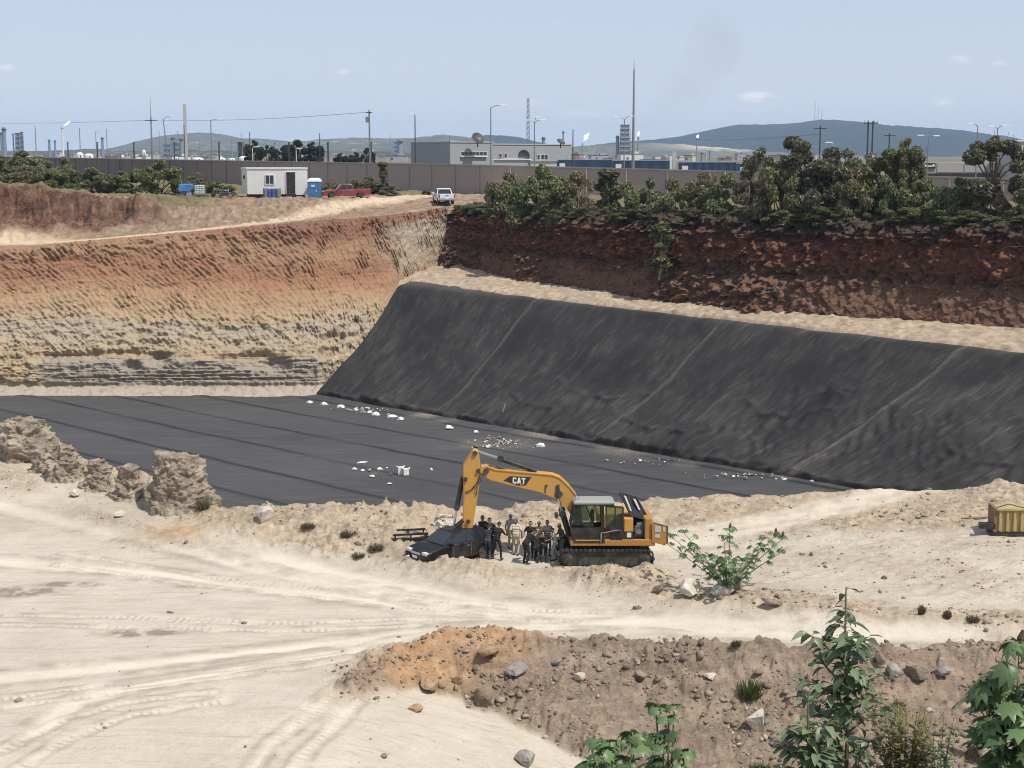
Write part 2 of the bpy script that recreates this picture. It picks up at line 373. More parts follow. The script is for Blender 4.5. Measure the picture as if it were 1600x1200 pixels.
def mat_liner(slope):
    k = NT('black_liner_slope' if slope else 'black_liner_floor')
    if slope:
        # u = along the toe, v = up the slope, stored on the mesh
        uv = k.n('CombineXYZ'); k.l(k.attr('u'), uv.inputs[0]); k.l(k.attr('v'), uv.inputs[1])
        uvo = uv.outputs[0]
        s1 = k.noise(2.4, 6, 0.7, k.map((1.0, 0.16, 1), (0, 0, R(-9)), uvo), 1.4); s2 = k.noise(6.0, 4, 0.65, k.map((1.0, 0.09, 1), (0, 0, R(-5)), uvo), 0.8)
        big = k.noise(0.16, 4, 0.6, uvo)
        n3 = k.noise(7, 4, 0.6)
        c = k.ramp(big, [(0.3, (0.019, 0.018, 0.0185)), (0.7, (0.036, 0.0335, 0.0325))])
        f = k.math('MULTIPLY', k.ramp(s1, [(0.50, 0.0), (0.74, 1.0)]), 0.46)
        f = k.math('ADD', f, k.math('MULTIPLY', k.ramp(s2, [(0.58, 0.0), (0.72, 1.0)]), 0.34))
        f = k.math('ADD', f, k.math('MULTIPLY', k.ramp(k.noise(0.7, 5, 0.65, k.map((1, .4, 1), (0, 0, R(20)), uvo), 0.6), [(0.45, 0.0), (0.78, 1.0)]), 0.24)); f = k.math('MULTIPLY', f, k.ramp(big, [(0.34, 0.2), (0.60, 1.0)]))
        c = k.mix(f, c, (0.17, 0.15, 0.13))
        c = k.mix(k.math('MULTIPLY', k.attr('dust'), k.ramp(n3, [(0.35, 0.3), (0.65, 1.0)])), c, (0.30, 0.24, 0.18))
        k.set(c, k.ramp(s1, [(0.3, 0.6), (0.7, 0.85)]), 0, 0.22)
        k.bump(k.math('ADD', k.math('MULTIPLY', s2, 0.3), s1), 0.16, 0.10)
    else:
        big = k.noise(0.09, 4, 0.6, k.map((0.5, 1.2, 1), (0, 0, R(24)))); n2 = k.noise(1.2, 5, 0.6, k.map((0.25, 1.4, 1), (0, 0, R(24)))); n3 = k.noise(9, 4, 0.6)
        c = k.ramp(big, [(0.3, (0.050, 0.049, 0.051)), (0.7, (0.072, 0.069, 0.069))])
        c = k.mix(k.math('MULTIPLY', k.ramp(n2, [(0.48, 0.0), (0.70, 1.0)]), 0.38), c, (0.12, 0.105, 0.095))
        c = k.mix(k.math('MULTIPLY', k.attr('seam'), 1.0), c, (0.018, 0.018, 0.02))
        c = k.mix(k.math('MULTIPLY', k.attr('dust'), k.ramp(n3, [(0.4, 0.2), (0.62, 1.0)])), c, (0.30, 0.25, 0.19))
        k.set(c, 0.7, 0, 0.25); k.bump(n2, 0.25, 0.06)
    return k.m
# ================================================================ near ground (people, road, spoil bank)
def pz(l): return [tuple(PZ(a, b, c)) for a, b, c in l]
RIDGE = pz([(-400,600,7.5), (-150,640,6.2), (0,672,5.6), (80,696,5.0), (150,726,4.6), (220,742,4.3), (330,796,4.0), (450,796,4.0), (600,793,4.0), (760,792,4.0), (900,785,4.1),
            (1100,778,4.2), (1310,770,4.4), (1450,764,4.5), (1600,759,4.7), (1800,752,5.0), (2100,745,5.4)])
CREST = pz([(535,1070,2.8), (575,1042,2.95), (630,1012,3.2), (700,992,3.45), (830,992,3.4), (1000,1005,3.35), (1150,1016,3.35), (1270,1020,3.4), (1400,1020,3.5), (1450,1014,3.6), (1600,1008,3.7), (1800,1000,3.9), (2300,985,4.3)])
_lv = [(0,1200,2.6), (300,1200,2.6), (-400,1200,2.6), (0,1000,2.9), (300,1000,3.0), (560,1040,2.95), (0,850,3.2), (300,880,3.1), (600,940,2.95), (900,980,3.0), (1200,1000,3.1),
       (1500,1008,3.3), (1900,1000,3.6), (800,880,2.95), (950,890,2.95), (1100,862,3.1), (1300,835,3.5), (1600,812,3.9), (1600,900,3.8), (1300,935,3.5), (1900,860,4.2), (0,742,4.3), (100,782,3.9),
       (210,808,3.6), (-300,720,5.2), (420,850,3.15), (1600,960,3.6), (700,868,2.95), (1050,800,3.4)]
ROADT = TPS(pz(_lv))
BASIN = TPS(pz([(0,1200,2.6), (300,1200,2.55), (-400,1200,2.6), (0,1000,2.9), (300,1040,2.95), (470,1090,2.75), (520,1150,2.5), (560,1200,2.1), (600,1110,2.3), (740,1200,1.2), (740,1290,0.9), (900,1260,0.2), (1200,1260,-0.6), (1600,1260,-0.6),
                (2000,1230,-0.4), (300,1350,2.6), (600,1350,1.8)]))
def near_height(X, Y, detail=True):
    """ground height and surface masks at arrays X, Y"""
    dR, sR, (zR,) = poly_dist(X, Y, RIDGE)
    sdR = dR * sR                              # + beyond the ridge (towards the liner)
    dC, sC, (zCr,) = poly_dist(X, Y, CREST)
    sdC = dC * sC                              # + behind the crest (road side)
    n1 = fbm(X * 0.22, Y * 0.22, 1.0, 4); n2 = fbm(X * 0.9, Y * 0.9, 2.0, 4); n3 = fbm(X * 3.1, Y * 3.1, 3.0, 3)
    H = ROADT(X, Y)
    # spoil bank on the camera side of the crest
    inside = sst(0.25, -0.25, sdC)
    basin = BASIN(X, Y)
    sl = zCr - 0.66 * np.maximum(dC - 0.45, 0) + 0.22 * n1 + 0.5 * sst(.9, .2, dC) * 0
    face = np.maximum(sl, basin)
    isface = inside * sst(-0.1, 0.25, sl - basin + 0.15 * n2)
    H = H * (1 - inside) + face * inside
    # lip of clods along the crest
    H = H + 0.30 * np.exp(-(sdC / 1.2) ** 2) * (0.7 + 0.7 * np.clip(n1 + 0.25 * n2, -0.5, 1)) * sst(-7, -3, X)
    lip = np.exp(-(sdC / 1.2) ** 2) * sst(-8.5, -5, X)
    # ridge heaped along the pit edge
    bumps = 0.75 + 0.9 * fbm(X * 0.42, Y * 0.42, 5.0, 3)
    back = ROADT(X, Y)
    ramp = np.clip(1 - np.maximum(-sdR, 0) / 7.5, 0, 1) ** 1.25
    Hr = back + (zR + 0.38 * (bumps - 0.75) - back) * ramp
    Hr = np.where(sdR > 0, zR + 0.38 * (bumps - 0.75) - 0.75 * sdR, Hr)
    mR = sst(-8.5, -7.0, sdR)
    H = H * (1 - mR) + np.maximum(Hr, -1.2) * mR
    rR = sst(-7.0, -4.0, sdR + 1.5 * n1)
    # spoil between the people and the road
    m1, _, _ = poly_dist(X, Y, pz([(520,868,3), (600,868,3), (650,884,3), (690,896,3), (790,908,3), (880,905,3), (960,918,3), (1010,910,3)]))
    wv = np.exp(-(m1 / 1.5) ** 2); H = H + wv * (0.52 + 0.3 * np.clip(n1 + .3 * n2, -0.4, 1))
    m2, _, _ = poly_dist(X, Y, pz([(980,915,3), (1060,935,3.2), (1150,935,3.3), (1250,950,3.4), (1330,965,3.4), (1450,968,3.5), (1600,972,3.6), (1900,970,3.8)]))
    wv2 = np.exp(-(m2 / 1.4) ** 2); H = H + wv2 * (0.26 + 0.3 * np.clip(n1 + .3 * n2, -0.4, 1))
    m3, _, _ = poly_dist(X, Y, pz([(420,838,3.2), (480,835,3.2), (560,838,3.2), (610,850,3)]))
    wv3 = np.exp(-(m3 / 2.2) ** 2); H = H + wv3 * (0.45 + 0.4 * np.clip(n1 + .4 * n2, -0.3, 1))
    rough = np.clip(rR * 0.95 + wv * 0.85 + wv2 * 0.9 + wv3 * 0.95 + lip, 0, 1)
    # the flat right of the digger: churned, half sand
    c = PZ(1400, 880, 3.5); flat = np.exp(-(((X - c.x) / 9.5) ** 2 + ((Y - c.y) / 7.5) ** 2))
    rough = np.clip(rough + 0.5 * flat * (0.8 + n1), 0, 1)
    rough = np.clip(np.maximum(rough, isface), 0, 1)
    bank = 20.4 - 0.425 * Y + 1.15 * sst(1.5, 5, X) * sst(8, 16, Y) * sst(40, 31, Y)
    H = np.where(Y < 50, np.maximum(H, bank), H)
    near = sst(-0.5, 0.5, bank - H + 0.2)
    rough = np.maximum(rough, near); gravel = np.maximum(isface, near)
    # orange earth at the left end of the bank, and a smaller spill near the pillar of earth
    o = PZ(650, 1075, 1.8); o2 = PZ(770, 1010, 3.0)
    orange = np.exp(-(((X - o.x) / 1.9) ** 2 + ((Y - o.y) / 2.2) ** 2)) + np.exp(-(((X - o2.x) / 1.5) ** 2 + ((Y - o2.y) / 1.4) ** 2))
    orange = np.clip(orange * (0.9 + 0.7 * n2), 0, 1) * np.clip(isface + 0.25 * lip, 0, 1)
    o3 = PZ(275, 832, 3.6); orange = np.maximum(orange, 0.8 * np.exp(-(((X - o3.x) / 1.6) ** 2 + ((Y - o3.y) / 1.3) ** 2)))
    # wheel ruts
    pale = np.zeros(X.shape); verge = np.zeros(X.shape); tick = np.zeros(X.shape); rut = np.zeros(X.shape)
    for pts, wd in RUTS:
        d, _, (al,) = poly_dist(X, Y, pts); d = np.abs(d + 0.25 * n1 + 0.05 * n2 + 0.02 * n3)
        pale = np.maximum(pale, (0.55 if wd < .25 else 1.0) * np.exp(-(d / wd) ** 4)); tick = np.maximum(tick, (np.sin(al * 21.0 + 6 * d) > .35) * np.exp(-(d / wd) ** 4) * (wd < .25)); verge = np.maximum(verge, np.exp(-((d - 1.9 * wd) / (wd * .6)) ** 2)); rut = rut + np.exp(-(d / (wd * 0.9)) ** 2) - 0.6 * np.exp(-((d - 1.9 * wd) / (wd * 0.6)) ** 2)
    pale = pale * (1 - np.clip(rough * 1.2, 0, 1)) * (0.75 + 0.5 * n1)
    H = H - 0.04 * rut * (1 - 0.7 * rough)
    # cross tracks churned into the flat on the right
    tr = np.maximum(rid((X * 0.5 + Y * 0.86) * 1.1 + 0.4 * n1, (-X * 0.86 + Y * 0.5) * 0.07, 9.0, 2), 0.9 * rid((X * 0.75 - Y * 0.66) * 0.8, (X * 0.66 + Y * 0.75) * 0.06, 12.0, 2))
    H = H + 0.075 * flat * tr; trd = flat * sst(0.55, 0.15, tr)
    wide = np.zeros(X.shape)
    for pts, wd in RUTS:
        if wd >= .4: wide = np.maximum(wide, np.exp(-(poly_dist(X, Y, pts)[0] / (wd * 1.7)) ** 4))
    rough = rough * (1 - .75 * wide * (1 - np.clip(isface + lip, 0, 1))); pale = np.maximum(pale, .8 * wide * (1 - np.clip(isface + lip, 0, 1)) * (.7 + .5 * n1) * (X > 4))
    stain = np.zeros(X.shape)
    for a, b, rx, ry in ((25,925,2.0,0.75), (110,914,1.6,0.4), (305,918,0.8,0.3), (215,988,1.8,0.7), (600,855,0.01,0.01)):
        q = PZ(a, b, 3.0); stain = np.maximum(stain, np.exp(-(((X - q.x) / rx) ** 2 + ((Y - q.y) / ry) ** 2) ** 2))
    stain = np.clip(stain * (0.35 + 1.3 * (n2 + 0.5 * n3 + 0.25)), 0, 0.8); stain = np.maximum(stain, 0.45 * tick * np.clip(.6 + 1.5 * n2, 0, 1)); stain = np.maximum(stain, 0.35 * trd); stain = np.maximum(stain, 0.42 * verge * (1 - rough) * np.clip(0.5 + 1.3 * n2 + n1, 0, 1))
    q = PZ(130, 800, 3.9); stain = np.maximum(stain, 0.22 * np.exp(-(((X - q.x) / 7) ** 2 + ((Y - q.y) / 2.2) ** 2) ** 2))
    g = PZ(650, 868, 3.3); gy = np.exp(-(((X - g.x) / 1.7) ** 2 + ((Y - g.y) / 1.0) ** 2)); stain = np.maximum(stain, np.clip(gy * (0.7 + n2), 0, 0.75))
    if detail:
        chunk = rough * (1 - 0.40 * isface) * (0.35 + 0.65 * np.clip(sst(2, -6, X) + isface + lip + 0.6 * wv, 0, 1)) * (0.45 + 0.9 * sst(-0.25, 0.35, fbm(X * 0.3, Y * 0.3, 15.0, 2)))
        H = H + (0.012 + 0.05 * rough) * n2 + 0.05 * n1 + 0.10 * rough * np.abs(gn(X * 0.75, Y * 0.75, 7.0)) * (1 - isface)
        # clods: lumps with steep sides in three sizes
        c1 = sst(0.10, 0.26, gn(X * 1.15, Y * 1.15, 11.0) + 0.25 * n3); c2 = sst(0.08, 0.24, gn(X * 2.4, Y * 2.4, 12.0) + 0.15 * n3); c3 = sst(0.05, 0.25, gn(X * 4.6, Y * 4.6, 13.0))
        H = H + chunk * (0.13 * c1 + 0.10 * c2 + 0.055 * c3) + (0.004 + 0.02 * rough) * n3
        # broken layers running down the bank
        p_, q_ = (X - Y) * 0.707, (X + Y) * 0.707
        rl = rid(p_ * 0.55 + 0.25 * n1, q_ * 0.09, 4.0, 3); rr = sst(0.75, 1.15, rl); H = H + isface * (0.07 * rr * (0.3 + c2) + 0.05 * rl)
        H = H + 0.03 * (1 - rough) * rid(X * 0.10, Y * 0.85 + 0.08 * X, 6.0, 3)
        H = H + 0.016 * (1 - rough) * sst(0.1, 0.3, gn(X * 0.5, Y * 2.6, 18.0))
    return H, dict(rough=rough, gravel=gravel, orange=orange, pale=np.clip(pale, 0, 1), stain=stain, sdR=sdR)
def _rut(l, wd):
    p = [tuple(PZ(a, b, 3.0))[:2] for a, b in l]; s = [0.0]
    for a, b in zip(p[:-1], p[1:]): s.append(s[-1] + math.hypot(b[0] - a[0], b[1] - a[1]))
    return ([(x, y, t) for (x, y), t in zip(p, s)], wd)
RUTS = [_rut([(0,1055), (150,1043), (300,1030), (450,1015), (700,985), (1000,975), (1300,985)], 0.45), _rut([(60,1130), (120,1090), (200,1072), (300,1057), (450,1033), (600,1008), (760,982)], 0.4),
        _rut([(0,745), (120,800), (250,840), (400,872), (560,905), (760,945), (1000,975), (1250,998), (1500,1012)], 0.7), _rut([(0,815), (200,850), (450,900), (700,945)], 0.5),
        _rut([(1000,862), (1100,855), (1250,838), (1400,812), (1600,782)], 0.55), _rut([(1060,848), (1200,838), (1330,818), (1500,790)], 0.4),
        _rut([(0,1085), (150,1068), (320,1050), (480,1030), (720,1000)], 0.16), _rut([(0,1098), (160,1079), (330,1060), (490,1039), (730,1008)], 0.16), _rut([(0,960), (200,965), (420,975), (640,968), (900,972)], 0.17), _rut([(0,975), (200,980), (430,988), (660,978)], 0.17),
        _rut([(0,1160), (90,1120), (190,1092), (330,1078)], 0.2), _rut([(30,1185), (110,1140), (210,1108), (350,1090)], 0.2), _rut([(380,1200), (420,1150), (480,1110), (520,1075), (640,1020)], 0.22), _rut([(440,1200), (470,1160), (520,1118), (560,1080)], 0.2), _rut([(100,870), (330,905), (560,925), (800,950), (1000,962)], 0.16), _rut([(90,885), (320,919), (560,940), (790,962)], 0.16),
        _rut([(1050,875), (1200,862), (1350,845), (1480,815), (1600,795)], 0.18), _rut([(1100,905), (1250,885), (1400,862), (1530,850)], 0.2), _rut([(1200,925), (1320,900), (1440,872), (1540,862)], 0.2), _rut([(1240,872), (1360,905), (1480,940), (1600,965)], 0.2), _rut([(1300,862), (1400,890), (1520,925), (1640,950)], 0.2), _rut([(1330,852), (1450,880), (1600,915)], 0.2),
        _rut([(1440,950), (1520,925), (1600,900)], 0.22), _rut([(1460,970), (1540,945), (1600,925)], 0.22), _rut([(0,880), (250,900), (500,930), (800,965)], 0.5)]
def one_h(x, y, detail=True):
    H, _ = near_height(np.array([x]), np.array([y]), detail); return float(H[0])
def on_ground(px, py):
    """where the line of sight through a picture point meets the near ground"""
    d = ray(px, py); ts = np.linspace(18, 130, 900) / d.y
    X, Y, Z = d.x * ts, d.y * ts, ZC + d.z * ts
    H, _ = near_height(X, Y); i = int(np.argmax(Z < H))
    return Vector((X[i], Y[i], H[i]))
def build_near():
    rows = np.r_[np.linspace(630, 1215, 470), np.linspace(1222, 1500, 40)]
    d = np.array([ (ZC - 3.2) / math.tan(math.atan((p - 600) / F) + PITCH) for p in rows])
    d = np.r_[d, np.linspace(d[-1], -6, 26)[1:]]
    t = np.r_[np.linspace(-0.62, -0.36, 60)[:-1], np.linspace(-0.36, 0.36, 830), np.linspace(0.36, 0.62, 60)[1:]]
    Yg, T = np.meshgrid(d, t, indexing='ij'); Xg = T * (np.maximum(Yg, 8) + 2.8)
    H, mk = near_height(Xg, Yg)
    keep = (mk['sdR'] < 9)
    sd = mk.pop('sdR')
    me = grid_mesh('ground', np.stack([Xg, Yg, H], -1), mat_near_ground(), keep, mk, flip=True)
    tag(link('ground', me), kind='structure')
build_near()
# ================================================================ pit floor liner and slope liner
T0, T1 = Vector((-18, 140, 0)), Vector((21.4, 101, 0))
def toe(s): return T0 + (T1 - T0) * s
def build_floor():
    X, Y = np.meshgrid(np.linspace(-95, 45, 420), np.linspace(70, 141.0, 420), indexing='ij')
    sx, sy = 0.722, -0.692                        # direction of the welded sheets
    a = X * -sy + Y * sx                          # across the sheets
    a = a + 0.35 * fbm(X * 0.06, Y * 0.06, 3.0, 3)
    ph = np.abs(((a / 5.6) % 1.0) - 0.5) * 5.6    # metres from the seam
    seam = np.exp(-(ph / 0.24) ** 2) * (0.75 + 0.6 * (fbm(X * 0.12, Y * 0.12, 8.0, 2) + 0.3))
    Z = 0.05 * np.exp(-((ph - 0.2) / 0.35) ** 2) + 0.05 * fbm(X * 0.15, Y * 0.15, 1.0, 3) + 0.02 * rid(X * 0.5, Y * 0.9, 2.0, 2)
    dT, sT, _ = poly_dist(X, Y, [tuple(T0), tuple(T1), (50, 73, 0)])
    dust = np.exp(-(dT / 1.6) ** 2) * np.clip(0.02 + fbm(X * 0.22, Y * 0.22, 4.0, 3) * 1.8, 0, 1)
    Z = Z + 0.12 * np.exp(-(dT / 0.9) ** 2)
    q = PZ(775, 695, 0); dust = np.maximum(dust, 0.7 * np.exp(-(((X - q.x) / 3.5) ** 2 + ((Y - q.y) / 2.2) ** 2)) * np.clip(0.5 + n_(X, Y), 0, 1))
    keep = (dT * sT < 2.0)
    me = grid_mesh('floor_liner', np.stack([X, Y, Z], -1), mat_liner(False), keep, dict(seam=np.clip(seam, 0, 1), dust=np.clip(dust, 0, 1)), flip=True)
    o = link('pit_floor_liner', me)
    tag(o, 'flat dark grey plastic liner with long seams covering the pit floor', 'liner sheet')
def n_(X, Y): return fbm(X * 0.5, Y * 0.5, 6.0, 3)
C0, C1 = Vector((-10.7, 149, 10)), Vector((34.6, 103.3, 9.1))
def build_slope():
    A0, A1 = T0, Vector((60.8, 62.0, 0)); B0, B1 = C0, C0 + (C1 - C0) * 2.0
    n, m = 760, 150
    s = np.linspace(0, 1, n)[:, None]; v = np.linspace(0, 1, m)[None, :]
    a = np.array(A0)[None, None] + (np.array(A1) - np.array(A0))[None, None] * s[..., None]
    b = np.array(B0)[None, None] + (np.array(B1) - np.array(B0))[None, None] * s[..., None]
    vv = v[..., None]
    P = a + (b - a) * vv
    U = s * 111.0 + 0 * v; V = v * 15.0 + 0 * s
    prof = -0.55 * np.sin(math.pi * v) + 0 * s             # slight belly, rounded crest, flared toe
    prof = prof - 0.25 * sst(0.93, 1.0, v)
    N = np.array((-0.46, -0.46, 0.76))
    wr = 0.24 * fbm(U * 0.14, V * 0.12, 2.0, 2) * sst(14.5, 11, V) + 0.05 * rid(U * 0.35 + 0.15 * V + 0.8 * fbm(U * 0.1, V * 0.2, 9.0, 2), V * 0.10, 3.0, 2)
    ft = np.exp(-((U - 46 - 8 * np.sin(V * .3)) / 14) ** 2) * sst(11, 7, V); wr = wr + ft * 0.17 * rid(U * 0.9 + 0.5 * V + 1.2 * fbm(U * 0.15, V * 0.15, 5.0, 2), V * 0.25 - U * .1, 6.0, 2)
    # gathered folds near the toe
    near_toe = np.exp(-(V / 3.6) ** 2)
    wr = wr + near_toe * 0.26 * rid(U * 0.95 - 0.15 * V, V * 0.06, 5.0, 3) * (0.5 + sst(-0.2, 0.5, fbm(U * 0.09, U * 0, 7.0, 2)))
    # hanging swags where the sheet has slipped
    for u0, v0, ln, dp in ((29, 6.8, 9, 0.55), (45, 7.6, 7, 0.5), (38, 4.2, 10, 0.6), (62, 6.0, 6, 0.4), (25, 4.5, 7, 0.45), (78, 5.5, 6, 0.3)):
        xx = (U - u0) / ln; sag = v0 - 2.6 * (1 - np.abs(xx) * 1.6) ** 2 * (np.abs(xx) < 0.62)
        msk = np.exp(-(xx * 1.9) ** 4)
        e = V - (v0 - 1.7 * np.cos(np.clip(xx * 2.4, -1.5, 1.5)) + 0.5 * fbm(U * 0.5, V * 0.2, u0, 2))
        wr = wr + 0.28 * msk * dp * np.exp(-(e / 0.30) ** 2) * (0.5 + 1.2 * sst(-.3, .3, fbm(U * 0.7, V * 0.3, 4.0, 2))) + msk * dp * 0.35 * sst(0.2, -2.2, e) * np.exp(-(e / 2.4) ** 2)
        wr = wr + msk * 0.12 * np.sin(U * 5.0 + V * 1.2 * np.sign(xx) + 2 * fbm(U * 0.4, V * 0.4, 2.0, 2)) * np.exp(-((e + 1.2) / 1.2) ** 2)
    # small peaked puckers
    for u0, v0 in ((47.5, 8.8), (66, 6.9), (84, 9.5)):
        r = np.hypot((U - u0), (V - v0) * 0.8); ang = np.arctan2(V - v0, U - u0)
        wr = wr + 0.30 * np.exp(-(r / 0.6) ** 2) + 0.05 * np.cos(ang * 7 + 2 * r) * np.exp(-((r - .6) / 1.3) ** 2)
    seam = 0
    for u0 in (16, 34, 52, 70.5, 88):
        seam = seam + np.exp(-((U - u0 - 0.25 * fbm(V * 0.2, V * 0, u0, 2)) / 0.12) ** 2)
    wr = wr + 0.10 * seam
    D = (prof + np.exp(-((V - .35) / .3) ** 2) * (0.22 + 0.3 * fbm(U * 0.5, V, 3.0, 3)) + wr * sst(0, 0.06, v) * (1 - 0.7 * sst(0.93, 1, v)))
    P = P + N * D[..., None]
    # roll the top edge back over the bench
    k = sst(0.955, 1.0, v); P[..., 0] += 0.9 * 0.7 * k[0]; P[..., 1] += 0.9 * 0.7 * k[0]
    P[..., 2] += 0.07 * (fbm(U * 0.3, V * 0, 1.0, 2)) * sst(0.85, 1, v)
    dust = 0.3 * np.exp(-(V / 0.5) ** 2) * np.clip(-.1 + 1.4 * fbm(U * 0.3, V * 0.5, 9.0, 3), 0, 1) + 0.30 * sst(0.955, 1.0, v) + 0 * U + 0.35 * np.clip(seam, 0, 1)
    me = grid_mesh('slope_liner', P, mat_liner(True), None, dict(u=U, v=V, dust=np.clip(dust, 0, 1)))
    o = link('slope_liner', me)
    tag(o, 'black wrinkled plastic liner hung down the long pit slope', 'liner sheet')
build_floor(); build_slope()
# ================================================================ cliffs
def interp_poly(pts, n, uu=None):
    P = np.array(pts, float); L = np.r_[0, np.cumsum(np.linalg.norm(np.diff(P[:, :2], axis=0), axis=1))]
    t = np.linspace(0, 1, n) * L[-1] if uu is None else uu * L[-1]
    return np.stack([np.interp(t, L, P[:, k]) for k in range(P.shape[1])], -1), L[-1]
LB = [(-80, 140.6), (-46, 140.3), (-25, 140), (-18, 140), (-10.5, 149.3), (-7.0, 158), (-5.5, 164)]
LT = [(-82, 152, 11.7), (-70, 152, 12.2), (-48, 152, 13.1), (-31, 152.8, 14.6), (-20, 154, 15.5), (-12.5, 157, 16.0), (-9.0, 162, 16.3), (-4.5, 168, 16.7)]
RB = pz([(655, 409, 10.6), (700, 416, 10.5), (800, 434, 10.4), (900, 447, 10.3), (1000, 459, 10.2), (1100, 470, 10.1), (1200, 480, 10.0), (1300, 489, 9.9), (1450, 500, 9.85), (1600, 511, 9.8), (1900, 530, 9.9), (2300, 555, 9.8)])
RT = [(x + 1.7 + (0 if i > 1 else -1.0 + i), y + 2.0 + (0 if i > 1 else 2.5 - i), z) for i, ((x, y, _), z) in enumerate(zip(RB, (16.6, 16.5, 16.6, 16.85, 17.05, 17.2, 17.35, 17.45, 17.5, 17.5, 17.5, 17.5)))]
def build_left_cliff():
    n, m = 1300, 270
    # match the two polylines vertex by vertex so the profile stays upright
    ub = np.array([0, .34, .56, .64, .79, .9, 1.0]); ut = np.array([0, .12, .32, .50, .62, .75, .86, 1.0])
    s = np.linspace(0, 1, n)
    b = np.stack([np.interp(s, ub, [p[k] for p in LB]) for k in (0, 1)], -1)
    t = np.stack([np.interp(s, ut, [p[k] for p in LT]) for k in (0, 1, 2)], -1)
    v = np.linspace(-0.02, 1.0, m)
    g = np.interp(v, [-0.02, 0, .055, .075, .2, .235, .60, .66, .9, .955, 1.0], [-0.05, 0, .085, .10, .135, .19, .58, .66, .88, .93, 1.0])
    P = np.zeros((n, m, 3))
    P[..., 0] = b[:, None, 0] + (t[:, None, 0] - b[:, None, 0]) * g
    P[..., 1] = b[:, None, 1] + (t[:, None, 1] - b[:, None, 1]) * g
    P[..., 2] = t[:, None, 2] * v
    L = s * 96
    U = L[:, None] + 0 * v; V = (v * 20.0)[None] + 0 * U
    # bucket-tooth marks raked down the face at a slant, in tiers
    th = R(50); a = U * math.cos(th) - V * math.sin(th); c = U * math.sin(th) + V * math.cos(th)
    a2 = a + 0.6 * fbm(U * 0.25, V * 0.25, 2.0, 3); c2 = c + 0.8 * fbm(U * 0.2, V * 0.2, 5.0, 3)
    tier = np.floor(V / 1.5 + 0.5 * fbm(U * 0.08, V * 0.15, 3.0, 2)); ph_ = (np.sin(tier * 12.99) * 43.7) % 1.0
    cm = c * 2.1 + 0.6 * fbm(U * 0.35, V * 0.35, 7.0, 3) + ph_ * 3.0; saw = cm - np.floor(cm)
    marks = (saw * sst(1.0, 0.86, saw) * 1.5 - 0.5) * (0.4 + sst(-0.35, 0.2, gn(a2 * 0.35, c2 * 0.8, 2.0)))
    marks2 = rid(a2 * 0.45, c2 * 2.6, 8.0, 2, 0.5)
    blk = fbm(U * 0.12, V * 0.2, 3.0, 4); fine = fbm(U * 1.4, V * 1.4, 6.0, 4)
    z = P[..., 2]
    lim = sst(-46, -41, P[..., 0] + 2 * blk) * sst(-16.5, -18.5, P[..., 0]); rock = sst(0.9, 1.3, z) * sst(3.9, 3.2, z) * lim; tal = sst(1.2, 0.7, z)
    soft = (1 - rock) * (1 - tal)
    yl = sst(7.8, 5.8, z) * soft
    brk = 0.50 + 0.75 * sst(-0.3, 0.3, fbm(U * 0.16, V * 0.3, 12.0, 3))
    lump = sst(0.05, 0.25, gn(U * 1.1, V * 1.3, 14.0)) * 0.16 + sst(0.05, 0.22, gn(U * 2.3, V * 2.6, 15.0)) * 0.10
    D = soft * ((0.13 * marks + 0.085 * marks2) * brk + 0.42 * blk + 0.10 * fine + 0.03 * rid(U * 0.05, V * 2.0, 33.0, 2) + lump * (0.35 + 1.1 * yl) * (0.35 + 0.65 * brk)) * (1 - 0.3 * yl) + yl * 0.26 * rid(U * 0.5, V * 0.75, 4.0, 4)
    lay = rid(U * 0.06, V * 2.5 + 0.3 * fbm(U * 0.15, V * 0.3, 1.0, 3), 3.0, 2) + 0.5 * rid(U * 0.45, V * 1.1, 6.0, 3)
    D = D + rock * (0.20 * lay + 0.10 * fine + 0.7 * lump) + tal * (0.10 * fine + 0.1 * rid(U * 0.35, V * 0.05, 1.0, 2))
    # ledge shadow over the rock and a few hollows
    D = D - 0.45 * np.exp(-((z - 3.35 - 0.5 * fbm(U * 0.1, U * 0, 2.0, 3)) / 0.22) ** 2) * sst(-0.25, 0.25, fbm(U * 0.11, U * 0, 9.0, 2))
    for px, py, r in ((405, 562, 1.5), (435, 568, 1.3), (515, 535, 1.0), (250, 562, 1.0), (210, 570, 0.9), (510, 552, 0.9)):
        q = PY(px, py, 142.6); dd = np.hypot((P[..., 0] - q.x), (z - q.z) * 1.9); D = D - 0.9 * np.exp(-(dd / r) ** 4)
    # top edge crumbled
    D = D + sst(0.86, 0.95, v)[None] * sst(1.0, 0.97, v)[None] * 0.35 * rid(U * 0.5, V * 0.6, 2.0, 3)
    P[..., 1] -= D; P[..., 2] += 0.30 * D
    P[:, -1, 1] += 1.5; P[:, -1, 2] -= 0.25
    cn = sst(0.70, 0.80, s)[:, None] * sst(9.5, 11, z) * sst(0.97, 0.9, v)[None]
    pale = np.clip(cn * sst(-15.5, -12.5, P[..., 0] + 1.5 * blk) * (0.75 + 0.5 * blk), 0, 1)
    yel = sst(4.2, 3.0, z) * (1 - lim) * (1 - tal)
    # broken fallen corner beside the liner's edge
    q = np.exp(-((P[..., 0] + 15.5) / 2.2) ** 2) * sst(8.5, 7, z); P[..., 1] -= q * 0.35 * (rid(U * 0.7, V * 0.6, 7.0, 3)); pale = np.maximum(pale, 0.5 * q)
    P = np.concatenate([P, P[:, -1:] + np.array((0, 2.5, -0.9))], 1); pale = np.concatenate([pale, pale[:, -1:]], 1); yel = np.concatenate([yel, yel[:, -1:]], 1)
    me = grid_mesh('cliff', P, mat_left_cliff(), None, dict(pale=pale, yel=yel))
    tag(link('cliff', me), kind='structure')
